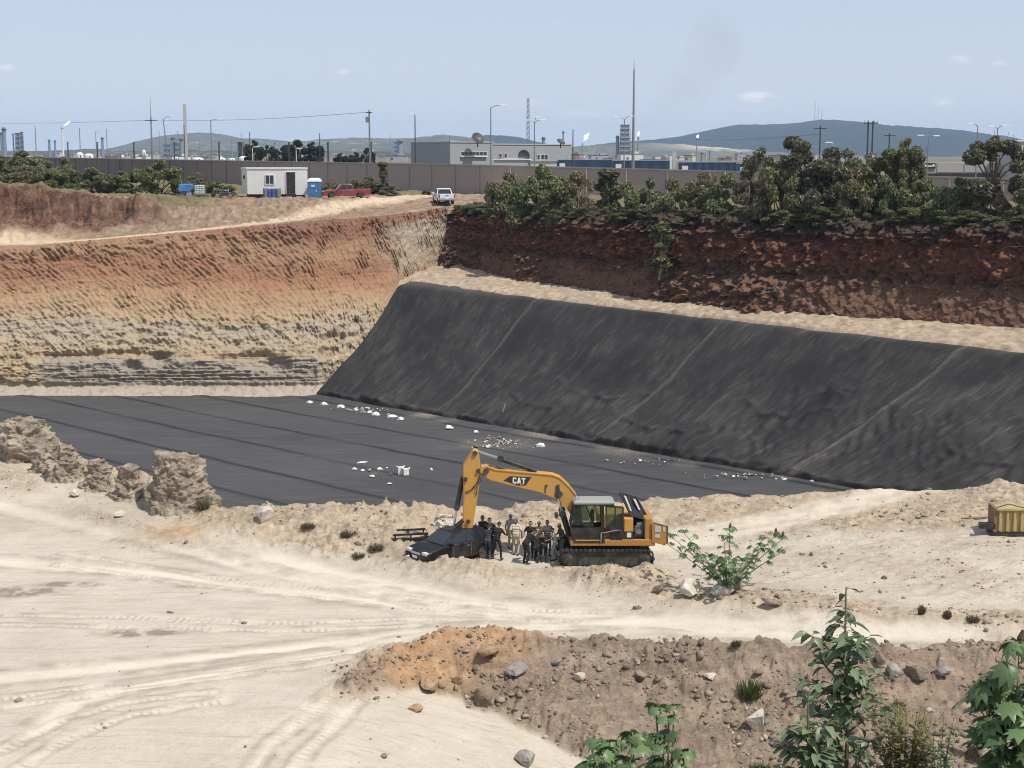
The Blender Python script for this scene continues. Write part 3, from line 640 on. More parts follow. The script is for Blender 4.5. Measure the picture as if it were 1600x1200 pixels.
def build_right_cliff():
    n, m = 1300, 170
    s = np.linspace(0, 1, n); dl = np.r_[0, np.cumsum([math.hypot(RB[i + 1][0] - RB[i][0], RB[i + 1][1] - RB[i][1]) for i in range(len(RB) - 1)])]; ub = dl / dl[-1]
    b = np.stack([np.interp(s, ub, [p[k] for p in RB]) for k in (0, 1, 2)], -1)
    t = np.stack([np.interp(s, ub, [p[k] for p in RT]) for k in (0, 1, 2)], -1)
    v = np.linspace(-0.06, 1.0, m)
    g = np.interp(v, [-0.06, 0, .3, .42, .8, .93, 1], [-.03, 0, .30, .40, .62, .72, 1])
    P = np.zeros((n, m, 3))
    for k in (0, 1): P[..., k] = b[:, None, k] + (t[:, None, k] - b[:, None, k]) * g
    P[..., 2] = b[:, None, 2] + (t[:, None, 2] - b[:, None, 2]) * v
    U = (s * dl[-1])[:, None] + 0 * v; V = (v * 7)[None] + 0 * U
    D = 1.0 * fbm(U * 0.12, V * 0.12, 1.0, 3) + 0.45 * rid(U * 0.32, V * 0.18, 4.0, 4) + 0.26 * rid(U * 0.8, V * 0.9, 6.0, 3) + 0.42 * sst(0.05, 0.22, gn(U * 0.9, V * 1.2, 13.0)) + 0.30 * sst(0.05, 0.20, gn(U * 2.0, V * 2.4, 14.0)) + 0.12 * sst(0.0, 0.2, gn(U * 4.2, V * 4.6, 15.0)) + 0.12 * fbm(U * 2.5, V * 2.5, 3.0, 3)
    smooth = sst(2.6, 1.6, V + 0.8 * fbm(U * 0.12, U * 0, 5.0, 2)) * sst(-0.2, 0.2, fbm(U * 0.07, U * 0, 3.0, 2) + 0.1)
    D = D * (1 - 0.7 * smooth) + smooth * 0.25
    D = D - 0.5 * np.exp(-((V - 2.7) / 0.45) ** 2)
    D = D - 0.85
    # a slipped buttress with slanting scratches, right of the middle
    th = R(38); c = U * math.sin(th) + V * math.cos(th)
    for u0, wd in ((40, 4.5), (56, 6.0)):
        mk = np.exp(-((U - u0 - 0.6 * V * (1 if u0 < 50 else -.3)) / wd) ** 4)
        D = D + mk * (0.55 * sst(7, 1, V) + 0.2 * rid(U * 0.15, c * (1.1 if u0 > 50 else 0.2) + (U * 0.9 if u0 < 50 else 0), 5.0, 3))
    # overhanging crumbled top
    D = D + 0.35 * sst(5.2, 5.8, V) * (0.1 + rid(U * 0.7, V * 0.9, 9.0, 4)) * sst(7.0, 6.6, V)
    N = np.array((-0.70, -0.70, 0)); P = P + N * D[..., None]; P[..., 2] += 0.12 * fbm(U * 0.8, V, 4.0, 2)
    P[..., 2] -= (sst(4.6, 6.6, V) * (0.3 + 0.7 * fbm(U * 0.2, U * 0, 8.0, 3) + 0.25 * gn(U * 1.7, V * 1.6, 9.0)))
    P[:, -1, :2] += 1.6; P[:, -1, 2] -= 0.3
    pale = sst(6.5, 3.0, U) * np.clip(0.55 + 0.8 * fbm(U * 0.4, V * 0.4, 2.0, 3), 0, 1) + 0 * v
    P = np.concatenate([P, P[:, -1:] + np.array((1.5, 1.5, -1.2))], 1); pale = np.concatenate([pale, pale[:, -1:]], 1)
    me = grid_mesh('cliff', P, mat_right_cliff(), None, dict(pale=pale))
    tag(link('cliff', me), kind='structure')
def build_bench():
    n, m = 900, 60
    s = np.linspace(0, 1, n)
    fr, _ = interp_poly([(-11.5, 148.6, 9.5), tuple(C0 + Vector((-.35, -.2, -.5))), tuple(C1 + Vector((-.35, -.35, -.45))), tuple(C0 + (C1 - C0) * 2.0 + Vector((-.35, -.35, -.4)))], n)
    fr = np.stack([np.interp(s, [0, .02, .5, 1], [p[k] for p in [(-11.5, 148.6, 9.5), tuple(C0 + Vector((-.35, -.2, -.5))), tuple(C1 + Vector((-.35, -.35, -.45))), tuple(C0 + (C1 - C0) * 2.0 + Vector((-.35, -.35, -.4)))]]) for k in range(3)], -1)
    bb = np.array([RB[0]] + RB[1:]); dl = np.r_[0, np.cumsum(np.hypot(*(np.diff(bb[:, :2], axis=0).T)))]; ub = dl / dl[-1]
    fx = C0[0] - 0.35 + (C1[0] - C0[0]) * 2.0 * s * 0.999; bs = np.interp(fx + 2.5, bb[:, 0] + 1e-3, ub); bs = np.linspace(0, 1, n) * 0.25 + bs * 0.75; bs = np.maximum.accumulate(bs)
    bk = np.stack([np.interp(bs, ub, bb[:, k]) for k in range(3)], -1); bk[:, :2] += 1.2; bk[:, 2] -= 0.2
    v = np.linspace(0, 1, m)
    P = fr[:, None] + (bk - fr)[:, None] * v[None, :, None]
    X, Y = P[..., 0], P[..., 1]
    hump = np.exp(-((v - 0.55) / 0.28) ** 2)[None]
    P[..., 2] -= 0.75 * sst(0.16, 0.0, v)[None]
    P[..., 2] += sst(0.0, 0.2, v)[None] * (0.05 * sst(0.05, 0.25, gn(X * 0.9, Y * 0.9, 31.0)) + 0.05 * sst(0.05, 0.2, gn(X * 2.1, Y * 2.1, 32.0)) + 0.16 * hump * (0.5 + fbm(X * 0.3, Y * 0.3, 2.0, 3)) + 0.07 * rid(X * 0.5, Y * 0.5, 3.0, 3) + 0.07 * fbm(X * 1.6, Y * 1.6, 1.0, 3) + 0.1 * np.clip(fbm(X * .5, Y * .5, 41.0, 3), 0, 1)) + 0.1
    q = np.exp(-(((X + 4) / 3.5) ** 2 + ((Y - 157) / 4) ** 2)); P[..., 2] += 0.5 * q * (0.6 + fbm(X * 0.5, Y * 0.5, 8.0, 2))
    tag(link('ground', grid_mesh('ground', P, mat_bench(), flip=True)), kind='structure')
build_left_cliff(); build_right_cliff(); build_bench()
# ================================================================ plateau behind the cliffs, out to the horizon
RIM = LT[:-1] + RT[1:]
ROADC = [tuple(PZ(a, b, z))[:2] for a, b, z in ((-300, 398, 11.8), (0, 378, 13.2), (150, 369, 14.0), (300, 356, 14.8), (450, 342, 15.5), (560, 328, 16.1), (640, 316, 16.6), (695, 311, 16.9), (760, 306, 17.1))]
def plateau_height(X, Y):
    d, sg, (ze,) = poly_dist(X, Y, RIM)
    sd = d * sg
    left = sst(-14, -30, X)
    n1 = fbm(X * 0.09, Y * 0.09, 1.0, 4); n2 = fbm(X * 0.6, Y * 0.6, 2.0, 4)
    a, b = 5.0 + 1.0 * left, 15.0 - 2.0 * left
    top = 17.2 + 0.6 * sst(-30, -60, X)
    up = sst(a, b, sd)
    # cut scarp on the far left
    sc_ = sst(-34, -41, X + 3 * n1); s2 = 0.36 * sst(4.6, 8.8, sd + 0.6 * n2) * sc_ + 0.64 * sst(8.7, 9.8, sd + 0.5 * n2 + 0.9 * (0.6 * fbm(X * 0.22, X * 0 + 2.0, 3.0, 3) + 0.9 * fbm(X * 0.5, Y * 0.5, 7.0, 3))) * sc_ + up * (1 - sc_)
    H = ze + (top - ze) * s2
    H = H + sc_ * 1.1 * np.exp(-((sd - 11.5) / 3.0) ** 2) * (0.6 + 0.8 * n1)
    red = sc_ * sst(6.6, 8.0, sd + 0.5 * n2 + 0.9 * fbm(X * 0.22, X * 0 + 2.0, 3.0, 3)) * sst(11.4, 10.2, sd + 0.5 * n2)
    fade = sst(260, 200, Y)
    H = H - 0.6 * sst(1.3, 0.3, sd)
    lump = sst(0.05, 0.25, gn(X * 0.8, Y * 0.8, 21.0)) * 0.25 + sst(0.05, 0.25, gn(X * 1.9, Y * 1.9, 22.0)) * 0.16
    H = H + fade * ((0.08 + 0.25 * sst(5, 9, sd)) * n2 * 0.7 + 0.25 * n1 * sst(4, 9, sd) + lump * (0.15 + sc_ * sst(7, 8, sd) * sst(13, 11, sd) * 1.0 + 0.7 * (1 - sc_) * sst(4.5, 6, sd) * sst(15, 12, sd) * sst(-12, -16, X)))
    rd, _, _ = poly_dist(X, Y, ROADC)
    road = np.exp(-(rd / 2.1) ** 4)
    H = H - 1.5 * sst(2.6, 0.7, sd) * sst(-6, -2, X - 0.0 * Y) * (Y < 175)
    H = H * (1 - 0.0 * road)
    grass = sst(9.5, 11.5, sd + 2 * n1) * (1 - road) * (1 - sst(-34, -30, X) * sst(2, -2, X) * sst(190, 180, Y))
    return H, dict(road=road * (1 - red), red=red, grass=np.clip(grass, 0, 1)), sd
def ph(x, y):
    return float(plateau_height(np.array([float(x)]), np.array([float(y)]))[0][0])
def build_plateau():
    t = np.r_[np.linspace(-0.75, -0.37, 90)[:-1], np.linspace(-0.37, 0.37, 1000), np.linspace(0.37, 0.75, 90)[1:]]
    d = np.r_[np.linspace(60, 140, 40)[:-1], np.linspace(140, 205, 330), np.geomspace(206, 7900, 60)]
    Yg, T = np.meshgrid(d, t, indexing='ij'); Xg = T * Yg
    H, mk, sd = plateau_height(Xg, Yg)
    far = sst(300, 900, Yg); H = H * (1 - far) + far * 17.0
    me = grid_mesh('terrain', np.stack([Xg, Yg, H], -1), mat_plateau(), sd > 0.3, mk, flip=True)
    tag(link('terrain', me), kind='structure')
build_plateau()
# ================================================================ far hills and plain
def hill_mat(name, a, b, speck=0.0, scar=None):
    k = NT(name); n1 = k.noise(0.004, 6, 0.65); n2 = k.noise(0.025, 5, 0.7); n3 = k.noise(0.06, 2, 0.5)
    c = k.mix(k.ramp(n2, [(0.35, 0.0), (0.65, 1.0)]), a, b)
    c = k.mix(k.ramp(n1, [(0.45, 0.0), (0.65, 0.5 if scar or speck else 0.1)]), c, (0.17, 0.14, 0.09))
    if speck: c = k.mix(k.math('MULTIPLY', k.ramp(n3, [(0.60, 0.0), (0.66, 1.0)]), k.ramp(n1, [(0.40, 0.0), (0.55, speck)])), c, (0.5, 0.46, 0.42))
    if scar: c = k.mix(k.attr('scar'), c, (0.50, 0.43, 0.34))
    k.set(c, 1.0, 0, 0.0); return k.m
def build_hill(name, prof, D, W, mat, rough=1.0, scar=None, n=420, m=70, seed=1.0):
    px = np.linspace(prof[0][0], prof[-1][0], n); py = np.interp(px, [p[0] for p in prof], [p[1] for p in prof])
    # soften the straight runs
    ker = np.hanning(19); ker /= ker.sum(); py = np.convolve(np.pad(py, 9, 'edge'), ker, 'valid')
    v = np.linspace(-1, 1, m)
    Y = D + v * W
    h = (ZC - 17.0) + D * np.tan(np.arctan((600 - py) / F) - PITCH)     # crest height above the plain
    h = np.maximum(h, 0.0)
    X = ((px - 800) / F * D)[:, None] * (0.55 + 0.45 * Y[None] / D)
    sh = np.where(v < 0, 1 - np.abs(v) ** 1.35, 1 - v ** 2)[None]
    YY = Y[None] + 0 * X
    k = 1.0 / 260
    er = rid(X * k, YY * k, seed, 4) * 0.20 * (1 - sh) * sh * 4 * 0.35
    Z = 17.0 - 1.5 + (h[:, None]) * np.clip(sh + er, 0, None) + rough * 3.0 * fbm(X / 60, YY / 60, seed, 3) * sst(0, 0.2, sh) * (h[:, None] > 3)
    att = {}
    if scar: att['scar'] = np.clip(scar(X, YY, Z), 0, 1)
    tag(link(name, grid_mesh(name, np.stack([X, YY, Z], -1), mat, None, att or None)), kind='structure')
mA = hill_mat('wooded_hill', (0.016, 0.024, 0.018), (0.028, 0.033, 0.022))
mB = hill_mat('town_hill', (0.06, 0.07, 0.05), (0.13, 0.12, 0.09), 0.7)
mC = hill_mat('quarried_hill', (0.07, 0.08, 0.055), (0.14, 0.13, 0.09), 0.45, True)
build_hill('mountain', [(930,226), (960,222), (1010,219), (1060,213), (1085,207), (1110,202), (1135,196), (1160,194), (1200,194.5), (1235,192), (1262,188), (1290,186.5), (1325,190), (1370,195), (1420,198), (1470,201.5),
            (1520,209), (1560,218), (1620,226), (1700,236), (1850,246)], 6000, 1500, mA, 1.4)
build_hill('hills', [(700,246), (850,236), (900,228), (960,224), (1010,223), (1060,225), (1090,228), (1130,231), (1180,236), (1260,240), (1400,246)], 4200, 600, mC, 1.0,
           lambda X, Y, Z: np.exp(-(((X - 560) / 150) ** 2)) * sst(30, 42, Z + 9 * fbm(X / 60, Y / 50, 3, 3)) * sst(60, 46, Z + 5 * fbm(X / 50, Y / 40, 4, 3)), seed=3.0)
build_hill('hills', [(-200,246), (60,240), (150,238), (200,232), (235,220), (270,211), (320,206.5), (345,208), (375,215), (430,218), (470,222), (520,216), (560,214.5), (600,216), (640,216), (670,213), (692,209.5), (725,213), (760,220), (800,232), (900,246)], 4700, 900, mB, 1.3, seed=5.0)
build_hill('hills', [(620,246), (700,226), (740,212), (775,210.5), (805,213), (835,220), (880,230), (960,246)], 5600, 800, mA, 1.2, seed=6.0)
build_hill('hills', [(-300,236), (-100,234), (60,236), (160,234), (260,238), (330,234), (420,238), (560,236), (700,240), (900,246)], 3000, 350, hill_mat('low_wooded_rise', (0.04, 0.05, 0.035), (0.08, 0.08, 0.055), 0.5), 1.6, seed=8.0)
# ---------------------------------------------------------------- shared coats
M_GREY = plain('grey_steel', (0.22, 0.23, 0.24), 0.5, 0.3); M_DARK = plain('dark_steel', (0.045, 0.047, 0.05), 0.5, 0.2)
M_PALE = plain('pale_concrete', (0.46, 0.46, 0.45), 0.8); M_WHITE = paint('white_coat', (0.74, 0.74, 0.72), 0.45, 0, 0.2)
M_RUBBER = paint('tyre_rubber', (0.022, 0.022, 0.023), 0.8, 0, 0.5); M_BLACK = paint('black_trim', (0.012, 0.012, 0.013), 0.45, 0, 0.15)
M_BLUEGREY = plain('blue_grey_steel', (0.20, 0.24, 0.30), 0.6)
def glass_mat(name, col=(0.02, 0.025, 0.03)):
    k = NT(name); k.set(col, 0.06, 0, 0.6); return k.m
M_GLASS = glass_mat('dark_glass')
def lit_mat(name, col, e):
    k = NT(name); k.b.inputs['Emission Color'].default_value = (*col, 1); k.b.inputs['Emission Strength'].default_value = e; k.set(col, 0.6); return k.m
M_FLAME = lit_mat('flare_flame', (1.0, 0.86, 0.70), 1.3)
M_LAMP = plain('lamp_head', (0.75, 0.75, 0.74), 0.3)
# ---------------------------------------------------------------- perimeter wall
def wall_mat():
    k = NT('block_wall'); v = k.n('TexCoord').outputs['Object']; br = k.n('TexBrick'); k.l(k.map((1, 1, 1), (R(90), 0, 0), v), br.inputs['Vector'])
    n1 = k.noise(0.35, 5, 0.6, v); n2 = k.noise(3, 4, 0.6, v)
    br.inputs['Scale'].default_value = 1.0; br.inputs['Brick Width'].default_value = 0.4; br.inputs['Row Height'].default_value = 0.2; br.inputs['Mortar Size'].default_value = 0.012
    br.inputs['Color1'].default_value = (0.19, 0.155, 0.145, 1); br.inputs['Color2'].default_value = (0.225, 0.18, 0.165, 1); br.inputs['Mortar'].default_value = (0.19, 0.165, 0.15, 1)
    c = k.mix(k.ramp(n1, [(0.4, 0.0), (0.7, 0.55)]), br.outputs['Color'], (0.15, 0.135, 0.13))
    c = k.mix(k.ramp(n2, [(0.55, 0.0), (0.75, 0.4)]), c, (0.27, 0.21, 0.18))
    sx = k.n('SeparateXYZ'); k.l(v, sx.inputs[0])
    c = k.mix(k.math('MULTIPLY', k.ramp(k.math('DIVIDE', sx.outputs['X'], 300.0), [(0.52, 0.0), (0.66, 1.0)]), 0.75), c, (0.42, 0.34, 0.30))
    k.set(c, 0.95, 0, 0.1); return k.m
def build_wall():
    A = PY(-140, 243, 385); B = PY(770, 259.5, 190); Cc = PY(1700, 284, 150)
    A.z += 0; pts = [A, B, Cc]
    root = empty('perimeter_wall', (A.x, A.y, A.z - 3.9), math.atan2(B.y - A.y, B.x - A.x), 'long grey brown block wall with slim posts behind the office cabin and bushes', 'wall')
    inv = root.matrix_basis.inverted()
    L = [inv @ p for p in pts]
    m = MB(); cp = MB(); mt = wall_mat(); mc = plain('wall_coping', (0.36, 0.33, 0.31), 0.9)
    for a, b in zip(L[:-1], L[1:]):
        d = Vector((b.x - a.x, b.y - a.y, 0)).normalized(); nn = Vector((-d.y, d.x, 0)) * 0.11
        m.add([a + nn - Vector((0, 0, 4.6)), b + nn - Vector((0, 0, 6.0)), b + nn, a + nn, a - nn - Vector((0, 0, 4.6)), b - nn - Vector((0, 0, 6.0)), b - nn, a - nn],
              [(0,1,2,3), (7,6,5,4), (3,2,6,7), (0,4,5,1), (0,3,7,4), (1,5,6,2)])
        n2 = nn * 1.7; up = Vector((0, 0, 0.16))
        cp.add([a + n2, b + n2, b + n2 + up, a + n2 + up, a - n2, b - n2, b - n2 + up, a - n2 + up], [(0,1,2,3), (7,6,5,4), (3,2,6,7), (0,4,5,1), (0,3,7,4), (1,5,6,2)])
    m.build('wall', mt, root); cp.build('coping', mc, root)
    tot = 0
    for a, b in zip(L[:-1], L[1:]):
        n = int((b - a).length / 5.2)
        for i in range(n):
            if tot > 90: break
            p = a + (b - a) * ((i + 0.5) / n); q = MB(); q.box((p.x, p.y - 0.16, p.z - 2.4), (0.24, 0.14, 4.75)); q.build('post', mt, root); tot += 1
build_wall()
# ---------------------------------------------------------------- poles, lamps, masts
def pole(name, cat, label, px, ytop, ybase, Y, r0=0.11, r1=0.07, mat=None, arms=(), lean=0.0, group=None, arm_name='lamp_arm', square=False, base_down=6.0):
    """a slim upright; arms: (side, length m, rise m, drop from the top m, with a lamp head)"""
    b = PY(px, ybase, Y); h = PY(px, ytop, Y).z - b.z; z0 = 17.0 - b.z if 17.0 < b.z else -base_down * 0
    root = empty(name, (b.x, b.y, b.z + z0), 0, label, cat, group); H = h - z0
    m = MB(); lx = lean * H
    if square: m.box((0, 0, H / 2), (r0 * 2, r0 * 2, H))
    else: m.tube([(-lx, 0, 0), (-lx * 0.5, 0, H * 0.5), (0, 0, H)], [r0, (r0 + r1) / 2, r1], 8)
    m.build('post', mat or M_GREY, root, smooth=not square)
    for sd, ln, rise, drop, lamp in arms:
        a = MB(); a.tube([(0, 0, H - drop - 0.05), (sd * ln * 0.5, 0, H - drop + rise * 0.75), (sd * ln, 0, H - drop + rise)], 0.045, 6)
        ao = a.build(arm_name, mat or M_GREY, root, smooth=True)
        if lamp:
            l = MB(); x = sd * (ln + 0.32); l.rings([[(x + u * 0.42, v * 0.16, H - drop + rise + t * 0.09 * (1 - 0.3 * abs(u))) for v, t in ((-1, -.5), (1, -.5), (1, .4), (.5, 1), (-.5, 1), (-1, .4))] for u in (-1, -.4, .5, 1)])
            l.build('lamp_head', M_LAMP, ao, smooth=True)
    return root
WHERE = {}
poles = [  # px, ytop, ybase, Y, name, cat, label, arms, r, mat
 (57,197,246,520,'utility_pole','pole','slim dark pole above the left bushes, between the refinery block and the left flare',(),.22,M_BLUEGREY),
 (126,200,247,480,'utility_pole','pole','slim grey pole directly behind the two round white tanks by the wall',(),.2,M_BLUEGREY),
 (151,206,247,420,'street_lamp','street lamp','short street lamp with a white head right of the white tanks',((-1,.7,.2,.1,1),(1,.7,.2,.1,0)),.13,M_GREY),
 (168,201,247,440,'utility_pole','pole','bare slim pole right of the short white headed street lamp',(),.15,M_GREY),
 (250,204,250,520,'utility_pole','pole','thin grey pole just right of the cross armed power pole',(),.15,M_BLUEGREY),
 (279,204,250,520,'utility_pole','pole','thin pole just left of the square concrete mast',(),.15,M_BLUEGREY),
 (312,215,250,520,'utility_pole','pole','short thin pole between the square concrete mast and the long armed lamp',(),.13,M_BLUEGREY),
 (363,219,251,420,'utility_pole','pole','short thin pole left of the dark trees behind the wall',(),.13,M_BLUEGREY),
 (391,206,252,340,'utility_pole','pole','tall dark pole in front of the leftmost dark tree behind the wall',(),.12,M_DARK),
 (379,207,251,420,'utility_pole','pole','thin grey pole at the left edge of the dark trees',(),.12,M_BLUEGREY),
 (500,208,253,300,'utility_pole','pole','dark slim pole at the right side of the dark tree group behind the wall',(),.11,M_DARK),
 (610,212,255,320,'street_lamp','street lamp','slim lamp pole with a tiny hooked head right of the transformer pole',((-1,.3,.2,.1,1),),.1,M_BLUEGREY),
 (649,180,256,215,'street_lamp','street lamp','tall dark lamp pole with one round white head left of the grey building',((-1,.08,.12,.0,1),),.11,M_DARK),
 (703,211,254,290,'utility_pole','pole','slim pole standing at the left corner of the grey building',(),.1,M_GREY),
 (767,168,257,215,'street_lamp','street lamp','tall street lamp with one long arm to the right in front of the grey building',((1,1.35,.35,.0,1),),.11,M_GREY),
 (835,192,257,215,'street_lamp','street lamp','triple headed street lamp in front of the grey building',((-1,.55,.35,.0,1),(1,.85,.42,.0,1),(1,.22,.75,.0,1)),.11,M_GREY),
 (895,202,258,250,'utility_pole','pole','plain dark pole at the right end of the grey building',(),.12,M_DARK),
 (975,186,258,230,'street_lamp','street lamp','double headed street lamp just left of the tallest tapered mast',((-1,.8,.35,.0,1),(1,.8,.4,.0,1)),.11,M_GREY),
 (1449,213,258,200,'street_lamp','street lamp','thin double headed lamp above the shop sign on the right',((-1,.7,.12,.0,1),(1,.7,.05,.0,1)),.08,M_GREY),
 (1525,197,262,180,'street_lamp','street lamp','street lamp with a single left arm above the round crowned tree',((-1,.5,.28,.0,1),),.09,M_GREY),
 (1556,201,262,180,'street_lamp','street lamp','double armed street lamp just right of the round crowned tree top',((-1,.4,.25,.0,1),(1,.55,.35,.0,1)),.09,M_GREY),
 (331,188,252,270,'street_lamp','street lamp','street lamp with one long arm to the right, right of the square concrete mast',((1,1.2,.22,.0,1),),.13,M_GREY),
 (395,231,252,260,'street_lamp','street lamp','short white lamp post with a hooked head by the leftmost dark tree',((1,.3,.15,.0,1),),.09,M_WHITE),
 (463,233,253,250,'street_lamp','street lamp','short white lamp post with a hooked head before the dark tree group',((1,.25,.12,.0,1),),.09,M_WHITE),
 (1300,224,262,190,'street_lamp','street lamp','short pale lamp post half hidden among the tallest trees on the right',((-1,.15,.1,.0,1),),.09,M_PALE),
 (238,182,250,300,'utility_pole','power pole','power pole with one cross arm carrying the long wire, left of the leaning lamp',(),.2,M_GREY),
]
for px, yt, yb, Y, nm, cat, lab, arms, r, mt in poles:
    pole(nm, cat, lab, px, yt, yb, Y, r, r * 0.6, mt, arms)
for px, lab in ((107,'short dark post on the wall line just left of the white tanks'), (153,'short dark post on the wall line at the foot of the short white headed lamp'), (210,'short dark post above the wall between the bare pole and the power pole'),
                (273,'short dark post above the wall at the leaning lamp'), (343,'short dark post above the wall right of the long armed lamp'), (452,'short dark post above the wall left of the white hooked lamp'),
                (513,'short dark post above the wall at the right end of the dark trees'), (580,'short dark post beside the foot of the transformer pole')):
    y0 = 246 + px * 0.0135; Y = 385 - (px + 140) / 910 * 195 + 4
    pole('wall_post', 'post', lab, px, 222, y0 + 6, Y, .14, .14, M_DARK, ((1, .3, 0, .08, 0),), group='dark posts along the wall')
def leaning():
    r = pole('street_lamp', 'street lamp', 'leaning street lamp with an arm to the right, left of the square concrete mast', 260, 185, 250, 290, .13, .09, M_GREY, ((1, 1.4, .35, 0, 1),), lean=0.0)
    r.rotation_euler = (0, R(-5.5), 0); r.location.x += 0.75
leaning()
r = pole('concrete_mast', 'mast', 'square pale concrete mast rising above the wall', 291, 163, 252, 260, .24, .24, M_PALE, square=True)
m = MB(); m.box((-0.15, -0.246, 5.2), (0.12, 0.02, 9.6)); m.build('dark_strip', M_DARK, r)  # dark strip down the left part of the mast's front face
p = PY(238, 187.5, 300); b = bpy.data.objects
power = [o for o in bpy.data.objects if o.get('category') == 'power pole'][0]; hz = PY(238, 182, 300).z - power.location.z
m = MB(); m.box((0, -0.2, hz - 0.75), (2.4, 0.14, 0.14)); m.build('cross_arm', M_DARK, power)
m = MB(); m.tube([(0, 0, hz - .1), (0, 0, hz + 3.9)], [.08, .02], 6); m.build('spire', M_GREY, power, smooth=True)
tp = pole('utility_pole', 'power pole', 'power pole with a transformer can, right of the dark trees', 578, 172, 257, 222, .15, .11, M_GREY); hz2 = PY(578, 172, 222).z - tp.location.z
m = MB(); m.box((0, -.15, hz2 - 0.35), (0.9, 0.1, 0.12)); m.build('cross_arm', M_DARK, tp)
m = MB(); m.lathe([(.0, hz2 - 1.75), (.2, hz2 - 1.75), (.22, hz2 - 1.2), (.2, hz2 - .95), (0, hz2 - .9)], 10, (-.32, -.05, 0)); m.build('transformer', M_GREY, tp, smooth=True)
hp = empty('utility_pole', (PY(1358, 262, 185).x, 185, 16.6), 0, 'twin pole power frame with cross arms above the right trees', 'power pole'); hh = PY(1358, 189, 185).z - 16.6
for sx in (-.28, .28):
    m = MB(); m.tube([(sx, 0, 0), (sx, 0, hh)], [.11, .09], 8); m.build('post', M_DARK, hp, smooth=True)
m = MB(); m.box((0, -.16, hh - .25), (1.7, .1, .14)); m.build('cross_arm', M_DARK, hp)
for sx in (-.75, -.4, .4, .75):
    m = MB(); m.lathe([(0, hh - .18), (.05, hh - .18), (.06, hh), (.03, hh + .1), (0, hh + .1)], 8, (sx, -.16, 0)); m.build('insulator', M_PALE, hp, smooth=True)
for px, yt, Y, lab in ((1280,197,190,'slim cross armed pole standing behind the tallest trees'), (1388,208,200,'low cross armed pole between the twin pole frame and the green tree')):
    r = pole('utility_pole', 'power pole', lab, px, yt, 262, Y, .1, .08, M_DARK); m = MB(); z = PY(px, yt, Y).z - r.location.z; m.box((0, -.12, z - .3), (1.5, .08, .1)); m.build('cross_arm', M_DARK, r)
mast = pole('antenna_mast', 'mast', 'tallest tapered steel mast standing right of the double headed lamp', 989, 108, 260, 240, .27, .10, M_GREY)
m = MB(); z = PY(989, 108, 240).z - mast.location.z; m.tube([(0, 0, z - .1), (0, 0, z + 1.4)], [.05, .02], 6); m.build('spire', M_DARK, mast)
def lattice(px, yt, yb, Y, wd, lab, mt):
    b0 = PY(px, yb, Y); h = PY(px, yt, Y).z - 17.0; r = empty('lattice_mast', (b0.x, Y, 17.0), 0, lab, 'mast')
    for sx, sy in ((-1, -1), (1, -1), (0, 1)):
        m = MB(); m.tube([(sx * wd / 2, sy * wd / 2, 0), (sx * wd * .3, sy * wd * .3, h)], wd * 0.10, 4); m.build('upright', mt, r)
    m = MB(); n = int(h / (wd * 1.6))
    for i in range(n):
        z0, z1 = h * i / n, h * (i + 1) / n; k0 = wd / 2 * (1 - .4 * i / n)
        q = [(-k0, -k0), (k0, -k0), (0, k0)]
        for a in range(3):
            c, d = q[a], q[(a + 1) % 3]; m.tube([(c[0], c[1], z0), (d[0], d[1], z1)], wd * .05, 3)
    m.build('bracing', mt, r)
lattice(825, 153, 240, 420, .9, 'thin lattice radio mast rising behind the grey building', M_GREY)
for px, yt, lab in ((1273,158,'tallest of the three thin masts on the mountain top'), (1278,166,'middle of the three thin masts on the mountain top'), (1284,168,'rightmost of the three thin masts on the mountain top')):
    t = PY(px, yt, 6000); b0 = PY(px, 188, 6000); r = MB(); r.tube([(0, 0, -6), (0, 0, t.z - b0.z)], [1.1, 0.8], 5); tag(r.build('radio_mast', M_GREY, None, (b0.x, 6000, b0.z)), lab, 'mast', 'masts on the mountain')
# wires
def wire(pts, r, lab, sag=0.6):
    m = MB()
    for a, b2 in zip(pts[:-1], pts[1:]):
        a, b2 = Vector(a), Vector(b2); m.tube([a + (b2 - a) * t - Vector((0, 0, 4 * sag * t * (1 - t))) for t in np.linspace(0, 1, 13)], r, 4)
    tag(m.build('power_line', M_GREY, None), lab, 'power line')
wire([PY(-120, 190, 380), PY(236, 187.5, 300), PY(577, 175, 222)], .035, 'long power line slung from the cross armed pole to the transformer pole', .5)
wire([PY(1088, 219, 420), PY(1280, 209.5, 190)], .05, 'pale power line running to the pole behind the tallest trees', .3)
